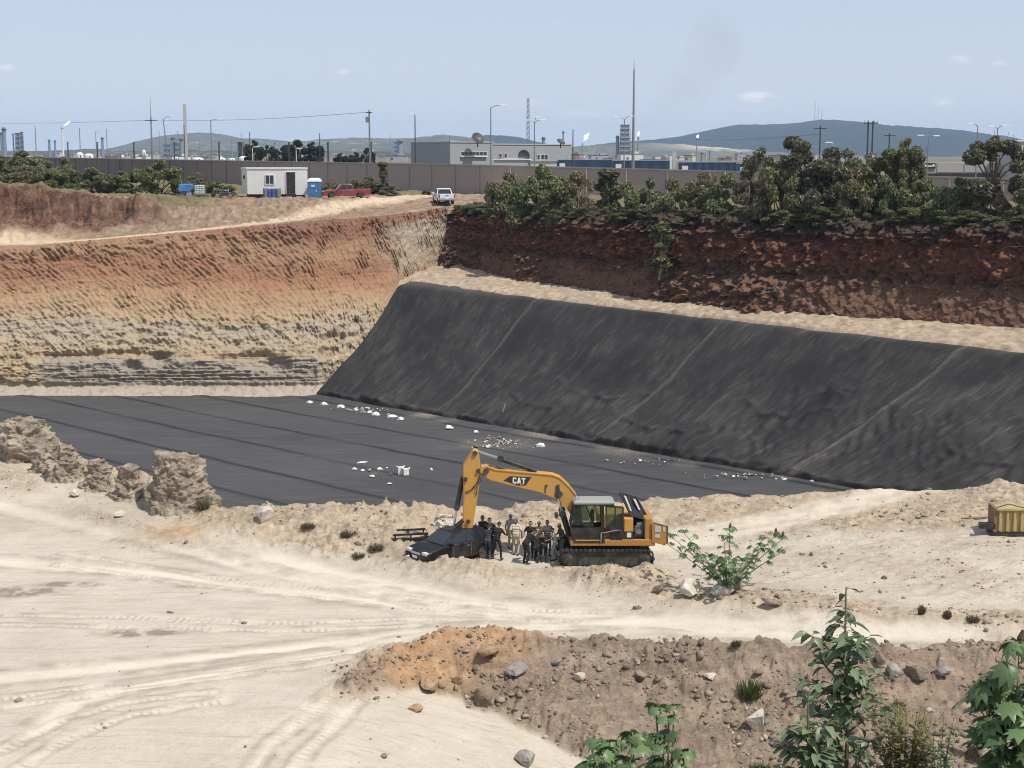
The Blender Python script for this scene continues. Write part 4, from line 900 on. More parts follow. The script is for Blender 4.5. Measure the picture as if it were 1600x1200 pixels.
# ---------------------------------------------------------------- refinery
def stack(px, yt, Y, wd, lab, mt=M_BLUEGREY, name='chimney_stack', cat='stack', flame=None, rim=True):
    b0 = PY(px, 246, Y); h = PY(px, yt, Y).z - 17; r = empty(name, (b0.x, Y, 17.0), 0, lab, cat)
    m = MB(); m.lathe([(0, 0), (wd * .62, 0), (wd * .5, h * .5), (wd * .45, h), (0, h)], 12); m.build('shaft', mt, r, smooth=True)
    if rim:
        m = MB(); m.lathe([(wd * .47, h * .93), (wd * .75, h * .93), (wd * .75, h * .95), (wd * .47, h * .95)], 12); m.build('platform', M_DARK, r)
    return r, h
def flare(px, yt, Y, wd, lab, flab, fx, fy, fw, fh, tilt, mt=M_BLUEGREY):
    stack(px, yt, Y, wd, lab, mt, 'flare_stack', 'flare stack')
    p0 = PY(fx, fy, Y); s = Y / F; m = MB(); n = 9; rs = []
    for i in range(n):
        t = i / (n - 1); rad = max(.03, math.sin(math.pi * min(1, t * .9 + .08)) ** .8) * fw * s / 2
        cx = (t - .5) * fh * s * math.sin(tilt) + .12 * fw * s * math.sin(t * 9); cz = (t - .5) * fh * s * math.cos(tilt)
        rs.append([(cx + rad * math.cos(a) * (1 + .2 * math.sin(3 * a + 5 * t)), rad * math.sin(a), cz + .15 * rad * math.sin(2 * a)) for a in np.linspace(0, 2 * math.pi, 11)[:-1]])
    m.rings(rs); tag(m.build('gas_flame', M_FLAME, None, p0, smooth=True), flab, 'flame')
flare(99, 197, 1500, 1.7, 'slim white flare stack behind the left bushes', 'white gas flame blowing right from the slim left flare stack', 105, 193, 4.0, 11, R(52), M_WHITE)
flare(910, 224, 1700, 1.4, 'short flare stack right of the grey building', 'largest pale gas flame floating above the short flare stack', 916, 213.5, 6.5, 13, R(28))
flare(997, 214, 1600, 1.6, 'flare stack right of the tallest mast', 'small white gas flame right of the tallest mast', 997.5, 209, 3.6, 7, R(12))
flare(1088.5, 216, 1800, 1.5, 'flare stack before the quarried hillside', 'small bright gas flame before the mountain on the right', 1090, 213, 3.6, 5.5, R(10), plain('rusty_stack', (.32, .22, .18), .8))
for a in ((8,199,1300,3.4,'thick dark chimney stack at the far left edge'), (4,206,1350,2.6,'shorter grey stack beside the thick chimney at the far left edge'), (22,208,1300,1.2,'thin stack between the far left chimney and the block tower'), (78,218,1600,2.6,'short stub stack left of the left flare'),
          (87,219,1600,2.2,'short stub stack nearest the left flare'), (161,214,1500,2.6,'short stack with a wide platform between the lamp and the bare pole'), (271,214,1300,3.0,'short dark stack behind the leaning lamp'), (284,216,1300,3.0,'short dark stack left of the square concrete mast'),
          (849,214,900,2.0,'short pale stack behind the roof of the grey building'), (880,204,900,1.0,'thin tall stack behind the right end of the grey building'), (964.5,212,1500,3.2,'narrow process column left of the wide refinery tower'),
          (1097,238,1000,2.0,'low dark stack behind the blue containers'), (1109,236,1000,1.2,'thin low pole stack behind the blue containers'), (625,219,1400,5.0,'squat far tower between the two lamp poles'), (430,222,1500,2.0,'short far stack behind the dark trees')):
    stack(*a)
def block_tower(px0, px1, yt, Y, lab, mt, taper=.85, floors=7):
    a, c = PY(px0, 246, Y), PY(px1, 246, Y); wd = c.x - a.x; h = PY(px0, yt, Y).z - 17
    r = empty('refinery_tower', ((a.x + c.x) / 2, Y, 17), 0, lab, 'tower')
    m = MB(); m.rings([[(sx * wd / 2 * k, sy * wd / 2 * k, z) for sx, sy in ((-1, -1), (1, -1), (1, 1), (-1, 1))] for k, z in ((.8, 0), (.8 * taper, h))]); m.build('core', mt, r)
    for i in range(floors):
        z = h * (i + 1) / floors; k = 1 - (1 - taper) * (i + 1) / floors; m = MB(); m.box((0, 0, z - .3), (wd * k, wd * k, .7)); m.build('platform', M_PALE if mt is M_PALE else M_DARK, r)
    for sx in (-1, 1):
        m = MB(); m.tube([(sx * wd * .49, -wd * .49, 0), (sx * wd * .49 * taper, -wd * .49 * taper, h)], .35, 4); m.build('column', M_BLUEGREY, r)
block_tower(26, 33, 208, 1300, 'left half of the twin refinery block tower at the far left', M_BLUEGREY, .98, 6)
block_tower(33.5, 38, 206, 1310, 'narrower right half of the twin refinery block tower at the far left', M_BLUEGREY, .95, 6)
block_tower(966, 986, 195, 1500, 'wide pale refinery tower with stacked platforms between the double lamp and tallest mast', plain('tower_panels', (.33, .37, .42), .7), .72, 8)
block_tower(372, 383, 222, 700, 'small dark boxy tower at the left of the dark trees', M_DARK, .98, 2)
block_tower(615, 628, 222, 2200, 'faint far boxy refinery unit below the left hills', M_BLUEGREY, .9, 4)
block_tower(256, 268, 226, 1800, 'faint far blue boxy unit behind the leaning lamp', M_BLUEGREY, .95, 3)
block_tower(270, 284, 224, 1700, 'wider far blue boxy unit left of the square concrete mast', M_BLUEGREY, .95, 3)
def tank(px, py, wd, hh, Y, lab, dome=True):
    s = Y / F; b0 = PY(px, py, Y); w2, h = wd * s / 2, hh * s; m = MB()
    m.lathe([(0, -3), (w2, -3), (w2, h * .55)] + [(w2 * math.cos(t), h * .55 + h * .45 * math.sin(t)) for t in np.linspace(.15, 1.4, 6)] + [(0, h)], 18)
    r = empty('storage_tank', tuple(b0), 0, lab, 'tank', 'white tanks behind the wall'); m.build('shell', M_WHITE, r, smooth=True)
    m = MB(); m.box((w2 * .5, -w2 * .9, h * .2), (.25, .3, h * .7)); m.build('ladder', M_GREY, r)
for a in ((125,247,11,9,430,'round domed white tank just right of the short dark wall post'), (139,247,14,7,430,'lower wider white tank beside the round domed one'), (275,250,7,5,420,'small white tank between the leaning lamp and square mast'), (309,251,18,5,420,'wide low white tank right of the square concrete mast'),
          (346,251,12,5,400,'low white tank at the foot of the long armed lamp'), (362,251,10,4,400,'lowest white tank left of the dark trees'), (381,252,16,8,380,'white cylindrical tank by the small dark boxy tower'), (192,248,5,6,520,'tiny white tank between the bare pole and power pole'), (225,243,6,9,1500,'far white tank at the foot of the hills')):
    tank(*a)
# far town
def houses():
    rn = random.Random(5); mats = [plain('far_wall_' + n, c, .9) for n, c in (('cream', (.55, .5, .43)), ('white', (.66, .65, .62)), ('brick', (.34, .22, .17)), ('grey', (.36, .36, .36)))]
    for i in range(90):
        if i < 50: px, Y = rn.uniform(-40, 700), rn.uniform(1000, 2300)
        else: px, Y = rn.uniform(860, 1420), rn.uniform(900, 2200)
        b0 = PY(px, 246, Y); m = MB(); a, c, h = rn.uniform(6, 16), rn.uniform(6, 10), rn.uniform(3, 7.5)
        m.box((0, 0, h / 2 - 1), (a, c, h)); m.box((0, 0, h - 1), (a + .5, c + .5, .3), 1); m.box((a * .2, 0, h - .2), (a * .3, c * .5, 1.6)); m.box((-a * .2, -c / 2 - .01, h * .4), (1.5, .1, 1.4), 1)
        o = m.build('house', [rn.choice(mats), M_DARK], None, (b0.x, Y, 17.0)); o.rotation_euler.z = rn.uniform(-.5, .5)
        tag(o, 'tiny flat roofed house in the hazy town below the far hills', 'house', 'far town houses')
houses()
# ---------------------------------------------------------------- grey building with dishes
def dish(px, py, Y, rad, az, el, lab, mt):
    p0 = PY(px, py, Y); r = empty('satellite_dish', tuple(p0), 0, lab, 'satellite dish')
    m = MB(); m.lathe([(rad * t, rad * .28 * t * t) for t in (.02, .35, .7, 1.0)] + [(rad * t, rad * .28 * t * t - .06) for t in (1.0, .6, .1)], 20)
    o = m.build('reflector', mt, r, smooth=True); o.rotation_euler = (R(90 - el), 0, R(az))
    m = MB(); m.tube([(0, .15, 0), (0, .5, -rad * 1.25)], .12, 6); m.build('stand', M_DARK, r)
    f = MB(); f.tube([(0, 0, 0), (0, 0, rad * .8)], .03, 4); f.box((0, 0, rad * .8), (.18, .18, .18)); q = f.build('feed_arm', M_DARK, o)
def grey_building():
    Y0 = 300; a, c = PY(703, 254, Y0), PY(896, 256, 318); top = PY(703, 222.5, Y0).z
    root = empty('grey_building', (a.x, Y0, 17), math.atan2(c.y - a.y, c.x - a.x), 'long low grey building with a window strip behind the wall', 'building'); L = math.hypot(c.x - a.x, c.y - a.y)
    def k(px): return (px - 703) / 193 * L
    h = top - 17; mw = paint('grey_render', (.30, .31, .33), .85, 0, .3, (.36, .34, .32)); h2 = PY(896, 228, 318).z - 17
    m = MB(); m.box((k(767) / 2, 7, h / 2), (k(767), 14, h)); m.build('wall', mw, root)
    m = MB(); m.box(((k(767) + L) / 2 + .01, 7.2, (h2 + .2) / 2), (L - k(767), 13, h2 + .2)); m.build('wing_wall', mw, root)
    m = MB(); m.box((k(767) / 2, 7, h + .09), (k(767) + .3, 14.3, .18)); m.build('parapet', M_PALE, root)
    m = MB(); m.box(((k(767) + L) / 2 + .2, 7.2, h2 + .29), (L - k(767) - .2, 13.3, .18)); m.build('parapet', M_PALE, root)
    def win(p0, p1, y0, y1, n, yf=0.0):
        z0, z1 = PY(p0, y1, 300).z - 17, PY(p0, y0, 300).z - 17; x0, x1 = k(p0), k(p1)
        f = MB(); f.box(((x0 + x1) / 2, yf - .02, (z0 + z1) / 2), (x1 - x0 + .3, .16, z1 - z0 + .3)); fo = f.build('window', M_PALE, root)
        for i in range(n):
            g = MB(); w1 = (x1 - x0) / n; g.box((x0 + w1 * (i + .5), yf - .08, (z0 + z1) / 2), (w1 * .84, .12, z1 - z0)); g.build('pane', M_GLASS, fo)
    win(719, 758, 237.5, 242.5, 7); win(780, 784, 240, 246, 1, .7); win(788, 792, 240, 246, 1, .7); win(840, 844, 242, 249, 1, .7); win(846, 857, 242, 249, 2, .7)
    s = MB(); s.box((k(738), -.25, PY(738, 244.5, 300).z - 17), (k(40 + 703), .5, .15)); s.build('sill', M_WHITE, root)
    d = MB(); d.box((k(870), .6, 1.4), (1.6, .2, 2.8)); d.build('door', M_DARK, root)
    dish(746, 217, 301, 1.25, 30, 35, 'dark tilted satellite dish on the roof of the grey building', M_DARK)
    dish(818, 244, 292, 1.15, 12, 12, 'dark round dish standing in front of the grey building', M_DARK)
    dish(876, 222.5, 312, .9, 40, 50, 'small steep dish on the right end of the grey roof', M_DARK)
grey_building()
def shed(px0, px1, yt, Y, dep, lab, mt, roofm, name='shed', cat='shed', win=None):
    a, c = PY(px0, 256, Y), PY(px1, 256, Y); h = PY(px0, yt, Y).z - 16.6; wd = c.x - a.x; r = empty(name, ((a.x + c.x) / 2, Y, 16.6), 0, lab, cat)
    m = MB(); m.box((0, dep / 2, h / 2), (wd, dep, h)); m.build('wall', mt, r)
    m = MB(); m.prism([(-wd / 2 - .2, h), (wd / 2 + .2, h), (wd / 2 + .2, h + .12), (0, h + .35), (-wd / 2 - .2, h + .12)], -.2, dep + .2); m.build('roof', roofm, r)
    for x0, x1, z0, z1 in (win or [(.3, .45, .3, .7), (.6, .75, .3, .7)]):
        g = MB(); g.box((-wd / 2 + wd * (x0 + x1) / 2, -.01, h * (z0 + z1) / 2), (wd * (x1 - x0), .1, h * (z1 - z0))); g.build('window', M_GLASS, r)
    return r
shed(683, 702, 231, 310, 6, 'dark greenish open shed left of the grey building', plain('green_panel', (.10, .15, .14), .7), M_GREY, win=[(.1, .9, .35, .75)])
shed(772, 829, 250, 262, 5, 'low white roofed shed in front of the grey building', M_PALE, M_WHITE)
shed(830, 870, 252, 258, 4, 'pale low shed left of the blue containers', paint('pale_green', (.55, .58, .54), .8), M_PALE)
# ---------------------------------------------------------------- blue freight containers
def container():
    r = empty('freight_container', (0, 0, 0)); mt = paint('blue_container', (.045, .09, .17), .5, 0, .25, (.2, .18, .16)); L, Wd, h = 12.2, 2.5, 2.75
    m = MB(); n = 54; out = []
    for i in range(n):
        x = -L / 2 + L * i / n; w1 = L / n; out += [(x, -Wd / 2 + .08), (x + w1 * .2, -Wd / 2), (x + w1 * .55, -Wd / 2), (x + w1 * .75, -Wd / 2 + .08)]
    out += [(L / 2, -Wd / 2 + .08), (L / 2, Wd / 2), (-L / 2, Wd / 2)]; m.prism(out, .15, h - .1, axis='z'); m.build('corrugated_shell', mt, r)
    m = MB(); m.box((0, 0, h - .06), (L + .05, Wd + .06, .14)); m.build('roof', plain('pale_blue_roof', (.28, .34, .42), .6), r)
    m = MB(); m.box((0, 0, .09), (L + .05, Wd + .06, .18)); m.build('base_rail', mt, r)
    for sx in (-1, 1):
        m = MB(); m.box((sx * (L / 2 - .02), -Wd / 2 + .02, h / 2), (.16, .16, h - .3)); m.build('corner_post', mt, r)
    m = MB(); m.box((-L / 2 + 1.3, -Wd / 2 - .02, h * .62), (1.2, .03, .8)); m.build('white_plate', M_WHITE, r)
    return r
c0 = container()
for i, (px, yt, Y, lab) in enumerate(((914, 249, 262, 'blue ribbed freight container at the left end of the row, beside the pale low shed'), (1003, 250, 252, 'blue ribbed freight container at the foot of the tallest mast'), (1108, 252.5, 243, 'blue ribbed freight container right of the white gap post'), (1200, 254.5, 236, 'blue ribbed freight container half hidden by the trees'))):
    o = c0 if i == 0 else copy_tree(c0); p0 = PY(px, yt, Y); o.location = (p0.x, Y, p0.z - 2.75); o.rotation_euler.z = R(-5.5); o.scale.x = .78
    tag(o, lab, 'container', 'blue containers behind the wall')
pole('marker_post', 'post', 'white post standing in the gap between blue containers', 1048, 244, 262, 246, .16, .16, M_WHITE, square=True)
pole('marker_post', 'post', 'thick white post with a cap behind the gap in the containers', 1053, 237, 262, 252, .3, .3, M_PALE, ((1, .4, 0, .1, 0),), square=True)
# ---------------------------------------------------------------- shop on the right
def shop():
    Y = 235; a, c = PY(1424, 262, Y), PY(1640, 262, Y); wd = c.x - a.x; zt = PY(1424, 254.5, Y).z; r = empty('shop_building', (a.x, Y, 14.5), 0, 'long flat grey panelled shop with a dark sign board behind the right wall', 'building'); h = zt - 14.5
    s = Y / F
    m = MB(); m.box((wd / 2, 6, h / 2), (wd, 12, h)); m.build('wall', paint('shop_panel', (.30, .285, .28), .8, 0, .3), r)
    for i in range(5):
        m = MB(); m.box((39 * s + (i + .5) * 4.1, -.04, h - .75), (3.9, .1, 1.35)); m.build('panel', paint('shop_cladding', (.36, .34, .335), .7, 0, .2), r)
    m = MB(); m.box((wd / 2, -.05, h - 1.85), (wd, .1, .55)); m.build('dark_band', M_BLACK, r)
    m = MB(); m.box((18 * s, -.12, h - .42), (37 * s, .18, .85)); sg = m.build('sign_board', M_BLACK, r)
    m = MB(); rn = random.Random(3); x = 5 * s                        # the lettering is a blurred run of white script
    for w0, zo, hh in ((4, .1, .16), (2.5, .2, .34), (3, .05, .3), (2.5, 0, .2), (3.5, .14, .42), (3, .02, .4), (3, .02, .26), (2.5, .04, .24), (3, .02, .24), (2.2, .04, .26)):
        z = h - .62 + zo; m.prism([(x, z), (x + w0 * s * .9, z + .02), (x + w0 * s * 1.0, z + hh * .7), (x + w0 * s * .5, z + hh), (x + w0 * s * .1, z + hh * .6)], -.26, -.21); x += w0 * s * .93
    m.lathe([(0, -.26), (.2, -.26), (.2, -.21), (0, -.21)], 12, (33.3 * s, 0, h - .38), axis='y'); m.build('sign_script', M_WHITE, sg)
    return r
shop()
rb = shed(1580, 1640, 222, 230, 6, 'tall pale block with dark upright windows at the right edge', M_PALE, M_PALE, 'office_block', 'building', [(.02, .13, .68, .93), (.3, .4, .6, .9)])
m = MB(); m.box((-1.0, -.5, 3.4), (3.6, .8, .25)); m.build('canopy', M_WHITE, rb)
# ================================================================ vegetation
def leaf_mat(name, a, b, dry=None, trans=0.30):
    k = NT(name); g = k.n('NewGeometry').outputs['Random Per Island']
    c = k.ramp(g, [(0.0, a), (0.55, b), (0.9, tuple(min(1, x * 1.35) for x in b)), (1.0, dry or tuple(x * 1.5 for x in b))])
    k.set(c, 0.42, 0, 0.4)
    t = k.n('BsdfTranslucent'); k.l(c, t.inputs['Color']); mx = k.n('MixShader'); mx.inputs[0].default_value = trans
    k.l(k.b.outputs[0], mx.inputs[1]); k.l(t.outputs[0], mx.inputs[2]); k.l(mx.outputs[0], k.t.nodes['Material Output'].inputs['Surface']); return k.m
L_OLIVE = leaf_mat('olive_leaves', (.10, .10, .045), (.18, .175, .08), (.32, .28, .17)); L_DARK = leaf_mat('dark_leaves', (.065, .07, .04), (.12, .122, .068), (.24, .21, .13))
L_GREEN = leaf_mat('green_leaves', (.085, .105, .04), (.155, .175, .07), (.28, .27, .13)); L_DRY = leaf_mat('dry_leaves', (.12, .10, .06), (.20, .165, .10), (.32, .26, .16)); L_FAR = leaf_mat('far_leaves', (.022, .032, .018), (.04, .05, .026))
M_BARK = paint('bark', (.16, .12, .085), .9, 0, .3); M_PALEBARK = paint('pale_twigs', (.33, .27, .20), .9, 0, .2)
def leaf_cloud(rs, centers, radii, n, size, flat=.5, lam=1.6):
    """n small pointed leaves scattered about the clumps; numpy arrays of verts and quads"""
    w_ = np.array(radii) ** 2; ci = rs.choice(len(centers), n, p=w_ / w_.sum()); d = rs.normal(size=(n, 3)); d /= np.linalg.norm(d, axis=1)[:, None]
    rr = np.array(radii)[ci] * rs.uniform(.25, 1, n) ** .5; p = np.array(centers)[ci] + d * rr[:, None] * np.array((1, 1, .8))
    nrm = rs.normal(size=(n, 3)) * .7 + d * .5 + np.array((0, 0, flat)); nrm /= np.linalg.norm(nrm, axis=1)[:, None]
    a = np.cross(nrm, rs.normal(size=(n, 3))); a /= np.linalg.norm(a, axis=1)[:, None]; b = np.cross(nrm, a)
    s = (size * rs.uniform(.6, 1.35, n))[:, None]
    v = np.stack([p - a * s * lam * .5, p + b * s * .5 - nrm * s * .08, p + a * s * lam * .5 - nrm * s * .1, p - b * s * .5 - nrm * s * .08], 1)
    return v.reshape(-1, 3), np.arange(4 * n).reshape(-1, 4)
def make_bush(seed, wd, ht, n, size, kind):
    """unit shrub: foliage + stems (meshes), about wd wide and ht high"""
    rs = np.random.RandomState(seed); cs, rd = [], []
    nc = {'bush': 26, 'tree': 30, 'twiggy': 26, 'round': 24, 'column': 22}[kind]
    for i in range(nc):
        a = rs.uniform(0, 6.28); q = rs.uniform(0, 1) ** .5
        if kind == 'bush': z = rs.uniform(.1, .92) * (1 - .45 * q * q); r = wd * .5 * q; s = rs.uniform(.09, .19) * wd
        elif kind == 'tree': z = .28 + .70 * rs.uniform(0, 1) * (1 - .35 * q); r = wd * .46 * q * (1.05 - .5 * abs(z - .5)); s = rs.uniform(.08, .17) * wd
        elif kind == 'twiggy': z = rs.uniform(.25, 1) * (1 - .3 * q); r = wd * .5 * q; s = rs.uniform(.10, .18) * wd
        elif kind == 'round': t = rs.uniform(-1, 1); z = .62 + .33 * t; r = wd * .50 * q * math.sqrt(max(.05, 1 - t * t)); s = rs.uniform(.10, .17) * wd
        else: z = rs.uniform(.06, .97); r = wd * .42 * q * (1.1 - z * .75); s = rs.uniform(.12, .22) * wd
        cs.append((r * math.cos(a), r * math.sin(a), z * ht)); rd.append(s)
    dens = {'bush': 1, 'tree': 1, 'twiggy': .45, 'round': 1, 'column': 1}[kind]
    v, f = leaf_cloud(rs, cs, rd, int(n * dens), size)
    v[:, 2] = np.maximum(v[:, 2], .02)
    fol = raw_mesh('foliage', v, f, None, False)
    m = MB(); forks = 1 if kind in ('tree', 'round') else 5
    for k in range(forks): pass
    trunk_top = Vector((0.05 * wd, 0, ht * (.42 if kind == 'round' else .3)))
    if forks == 1: m.tube([(0, 0, -.3), (0.03 * wd, 0.02, trunk_top.z * .5), trunk_top], [.035 * ht * .55, .026 * ht * .55, .02 * ht * .55], 7)
    for i, c in enumerate(cs):
        b0 = trunk_top if forks == 1 else Vector((rs.normal() * .10 * wd, rs.normal() * .10 * wd, -.2)); c = Vector(c)
        mid = b0.lerp(c, .5) + Vector((rs.normal() * .05 * wd, rs.normal() * .05 * wd, .06 * ht)); r0 = .006 * ht + .012
        m.tube([b0, mid, c], [r0 * 1.4, r0, r0 * .4], 5)
        for q in range(4 if kind == 'twiggy' else 2):
            e = c + Vector(rs.normal(size=3)) * rd[i] * .8; m.tube([mid.lerp(c, .6), e], [r0 * .6, r0 * .25], 4)
    me = bpy.data.meshes.new('stems'); me.from_pydata(m.v, [], m.f)
    return fol, me
PROTO = {}
for kind, sp in (('bush', (3.6, 3.4)), ('tree', (4.2, 6.0)), ('twiggy', (3.6, 4.6)), ('round', (4.6, 6.2)), ('column', (1.6, 3.4))):
    PROTO[kind] = [(make_bush(11 * j + hash_ , sp[0], sp[1], nn, sz, kind), sp) for j, hash_ in ((1, 3), (2, 5), (3, 9)) for nn, sz in ((({'bush': 9500, 'tree': 14000, 'twiggy': 10500, 'round': 14000, 'column': 5000}[kind]), {'bush': .125, 'tree': .13, 'twiggy': .12, 'round': .13, 'column': .125}[kind]),)]
_cache = {}
def plant(name, cat, lab, loc, wd, ht, kind, j, lm, bm=None, group=None, rz=0.0):
    (fol, st), (w0, h0) = PROTO[kind][j % 3]
    key = (kind, j % 3, lm.name, (bm or M_BARK).name)
    if key not in _cache:
        f2 = fol.copy(); f2.materials.clear(); f2.materials.append(lm); s2 = st.copy(); s2.materials.clear(); s2.materials.append(bm or M_BARK); _cache[key] = (f2, s2)
    f2, s2 = _cache[key]
    r = empty(name, tuple(loc), rz, lab, cat, group); ht *= {'bush': 1.14, 'column': 1.0}.get(kind, 1.02); r.scale = (1.08 * wd / w0, 1.08 * wd / w0, ht / h0)
    tree = kind in ('tree', 'round')
    link('crown' if tree else 'foliage', f2, r); link('trunk' if tree else 'stem', s2, r); return r
def rim_at(px, back):
    """a point a little behind the right-hand rim, in the direction of a picture column"""
    t = (px - 800) / F * 1.012                       # X = t*Y along that bearing
    for i in range(1, len(RT) - 1):
        a, b = Vector(RT[i][:2]), Vector(RT[i + 1][:2]); d = b - a; s = (t * a.y - a.x) / (d.x - t * d.y)
        if s <= 1 or i == len(RT) - 2: break
    p = a + d * s; n = Vector((.70, .70)); p = p + n * back
    p.x = t * p.y
    return Vector((p.x, p.y, ph(p.x, p.y) - .1))
RV = [  # px, top y, width px, kind, leaves, back, name, label
 (792,276,62,'bush',L_OLIVE,1.0,'bush','olive bush at the left end of the rim, nearest the white pickup'), (838,258,80,'bush',L_GREEN,2.2,'bush','tall rounded green bush below the pale low shed'), (884,274,60,'bush',L_OLIVE,1.4,'bush','leafy bush between the tall rounded bush and the upright dark one'),
 (868,292,60,'bush',L_GREEN,.4,'bush','low green bush spilling over the cliff edge below the tall rounded bush'), (905,262,46,'twiggy',L_DRY,4.0,'bush','thin brown twiggy bush under the blue containers'), (946,266,54,'column',L_DARK,1.4,'bush','upright dark bush below the second blue container'), (955,268,40,'column',L_GREEN,3.0,'bush','narrow green bush behind the upright dark bush'),
 (995,280,66,'bush',L_GREEN,1.6,'bush','bright green bush below the tallest mast'), (1042,284,62,'bush',L_OLIVE,1.6,'bush','olive bush below the white gap post'), (1085,276,60,'bush',L_OLIVE,2.0,'bush','olive bush below the third blue container, left of the brighter one'), (1100,262,30,'twiggy',L_DRY,3.0,'bush','thin dry bush poking up before the third blue container'),
 (1122,276,64,'bush',L_GREEN,1.4,'bush','brighter leafy bush below the right half of the third container'), (1165,266,60,'twiggy',L_DRY,2.0,'bush','brown dry bush at the left foot of the tallest trees'),
 (1188,219,62,'twiggy',L_DARK,3.2,'tree','sparse dark tree, first of the tall trees from the left'), (1246,206,96,'tree',L_DARK,2.6,'tree','tallest dark tree of the rim, wide and ragged'), (1222,252,80,'bush',L_OLIVE,1.2,'bush','olive bush under the tallest dark tree'), (1292,224,80,'twiggy',L_DARK,3.0,'tree','twiggy grey tree right of the tallest dark tree'),
 (1290,270,70,'bush',L_DARK,1.0,'bush','shady dark bush below the twiggy grey tree'), (1338,238,86,'twiggy',L_DRY,2.4,'tree','brownish bare branched tree between the tall dark tree and the green one'), (1330,262,70,'bush',L_OLIVE,1.4,'bush','olive bush below the brownish bare tree'), (1378,226,74,'tree',L_GREEN,2.4,'tree','bright green tree below the twin pole frame'), (1408,212,58,'tree',L_OLIVE,3.2,'tree','slim taller green tree left of the shop sign'),
 (1392,270,60,'bush',L_GREEN,1.2,'bush','bushy growth at the foot of the bright green tree'), (1442,284,58,'bush',L_GREEN,1.6,'bush','low green bush below the dark shop sign'), (1484,284,66,'bush',L_GREEN,1.4,'bush','broad leaved low bush left of the round crowned tree'), (1535,216,92,'round',L_DARK,2.0,'tree','round crowned dark tree with a bare trunk near the right edge'), (1578,284,56,'bush',L_DRY,1.6,'bush','dry brownish bush right of the round crowned tree'),
 (1608,278,60,'bush',L_OLIVE,1.2,'bush','olive bush cut by the right edge'), (1524,290,50,'bush',L_OLIVE,2.4,'bush','olive bush at the foot of the round crowned tree'), (1660,262,110,'tree',L_OLIVE,2,'tree','leafy tree beyond the right edge'),
]
for i, (px, yt, wpx, kind, lm, back, nm, lab) in enumerate(RV):
    p = rim_at(px, back + .6); ht = PY(px, yt, p.y).z - p.z; wd = wpx * p.y / F
    plant(nm, 'tree' if nm == 'tree' else 'bush', lab, p, wd, ht, kind, i, lm, M_PALEBARK if kind == 'twiggy' else M_BARK, 'bushes and trees on the right rim', rz=i * 1.3)
rn = random.Random(11)
for i in range(64):    # scrub along the lip
    px = 735 + i * 14.3 + rn.uniform(-8, 8); back = rn.uniform(-.35, 1.2); p = rim_at(px, back); p.z = float(np.interp(p.x, [q[0] for q in RT[1:]], [q[2] for q in RT[1:]])) - .55 - max(0, -back) * .9; wd = rn.uniform(1.4, 3.2); ht = rn.uniform(.5, 1.4)
    plant('scrub', 'scrub', 'low scrubby clump on the lip of the shaded red cliff', p, wd, ht, 'bush' if rn.random() < .6 else 'twiggy', i, rn.choice([L_OLIVE, L_DRY, L_OLIVE, L_GREEN]), M_PALEBARK, 'scrub along the right cliff edge', i)
hang = rim_at(1050, -1.6); hang.z = 11.8
plant('bush', 'bush', 'leafy bush clinging to the face of the shaded red cliff', hang + Vector((-.9, -.9, 0)), 3.0, 4.6, 'column', 1, L_OLIVE, M_PALEBARK)
# grassy fringe trailing over the lip
def fringe():
    rs = np.random.RandomState(4); V = []; Q = []; k = 0
    n = 15000; xs = np.array([q[0] for q in RT[1:]]); t = rs.uniform(0, 1, n); xx = xs[0] + (44 - xs[0]) * t; back = rs.normal(.1, .6, n)
    c = np.stack([np.interp(xx, xs, [q[k] for q in RT[1:]]) for k in range(3)], 1); c[:, 2] -= .75; c[:, 0] += .7 * back; c[:, 1] += .7 * back; c[:, 2] += np.where(back < 0, back * 1.1, .0) + .05
    keep = fbm(c[:, 0] * .2, c[:, 1] * .2, 3.0, 2) > -.05; c = c[keep]; n = len(c)
    an = rs.uniform(0, 6.28, n); d = np.stack([np.cos(an), np.sin(an), 0 * an], 1); up = np.stack([rs.normal(0, .35, n) - .2, rs.normal(0, .35, n) - .2, rs.uniform(.35, 1, n) * np.where(rs.rand(n) < .3, -.9, 1)], 1) * rs.uniform(.25, .6, n)[:, None]
    w0 = .03; v = np.stack([c - d * w0, c + d * w0, c + up + d * w0 * .3, c + up - d * w0 * .3], 1).reshape(-1, 3)
    o = link('grass', raw_mesh('grass', v, np.arange(4 * n).reshape(-1, 4), leaf_mat('dry_grass', (.12, .10, .05), (.20, .165, .085), (.32, .26, .15)), False))
    tag(o, 'dry grass fringing the cliff lip', None, None, 'stuff')
fringe()
def on_plateau(px, py):
    d = ray(px, py); ts = np.linspace(140, 330, 1500) / d.y; X, Y, Z = d.x * ts, d.y * ts, ZC + d.z * ts
    H, _, _ = plateau_height(X, Y); i = int(np.argmax(Z < H)); return Vector((X[i], Y[i], H[i]))
def at_y(px, Y): x = (px - 800) / F * Y * 1.012; return Vector((x, Y, ph(x, Y)))
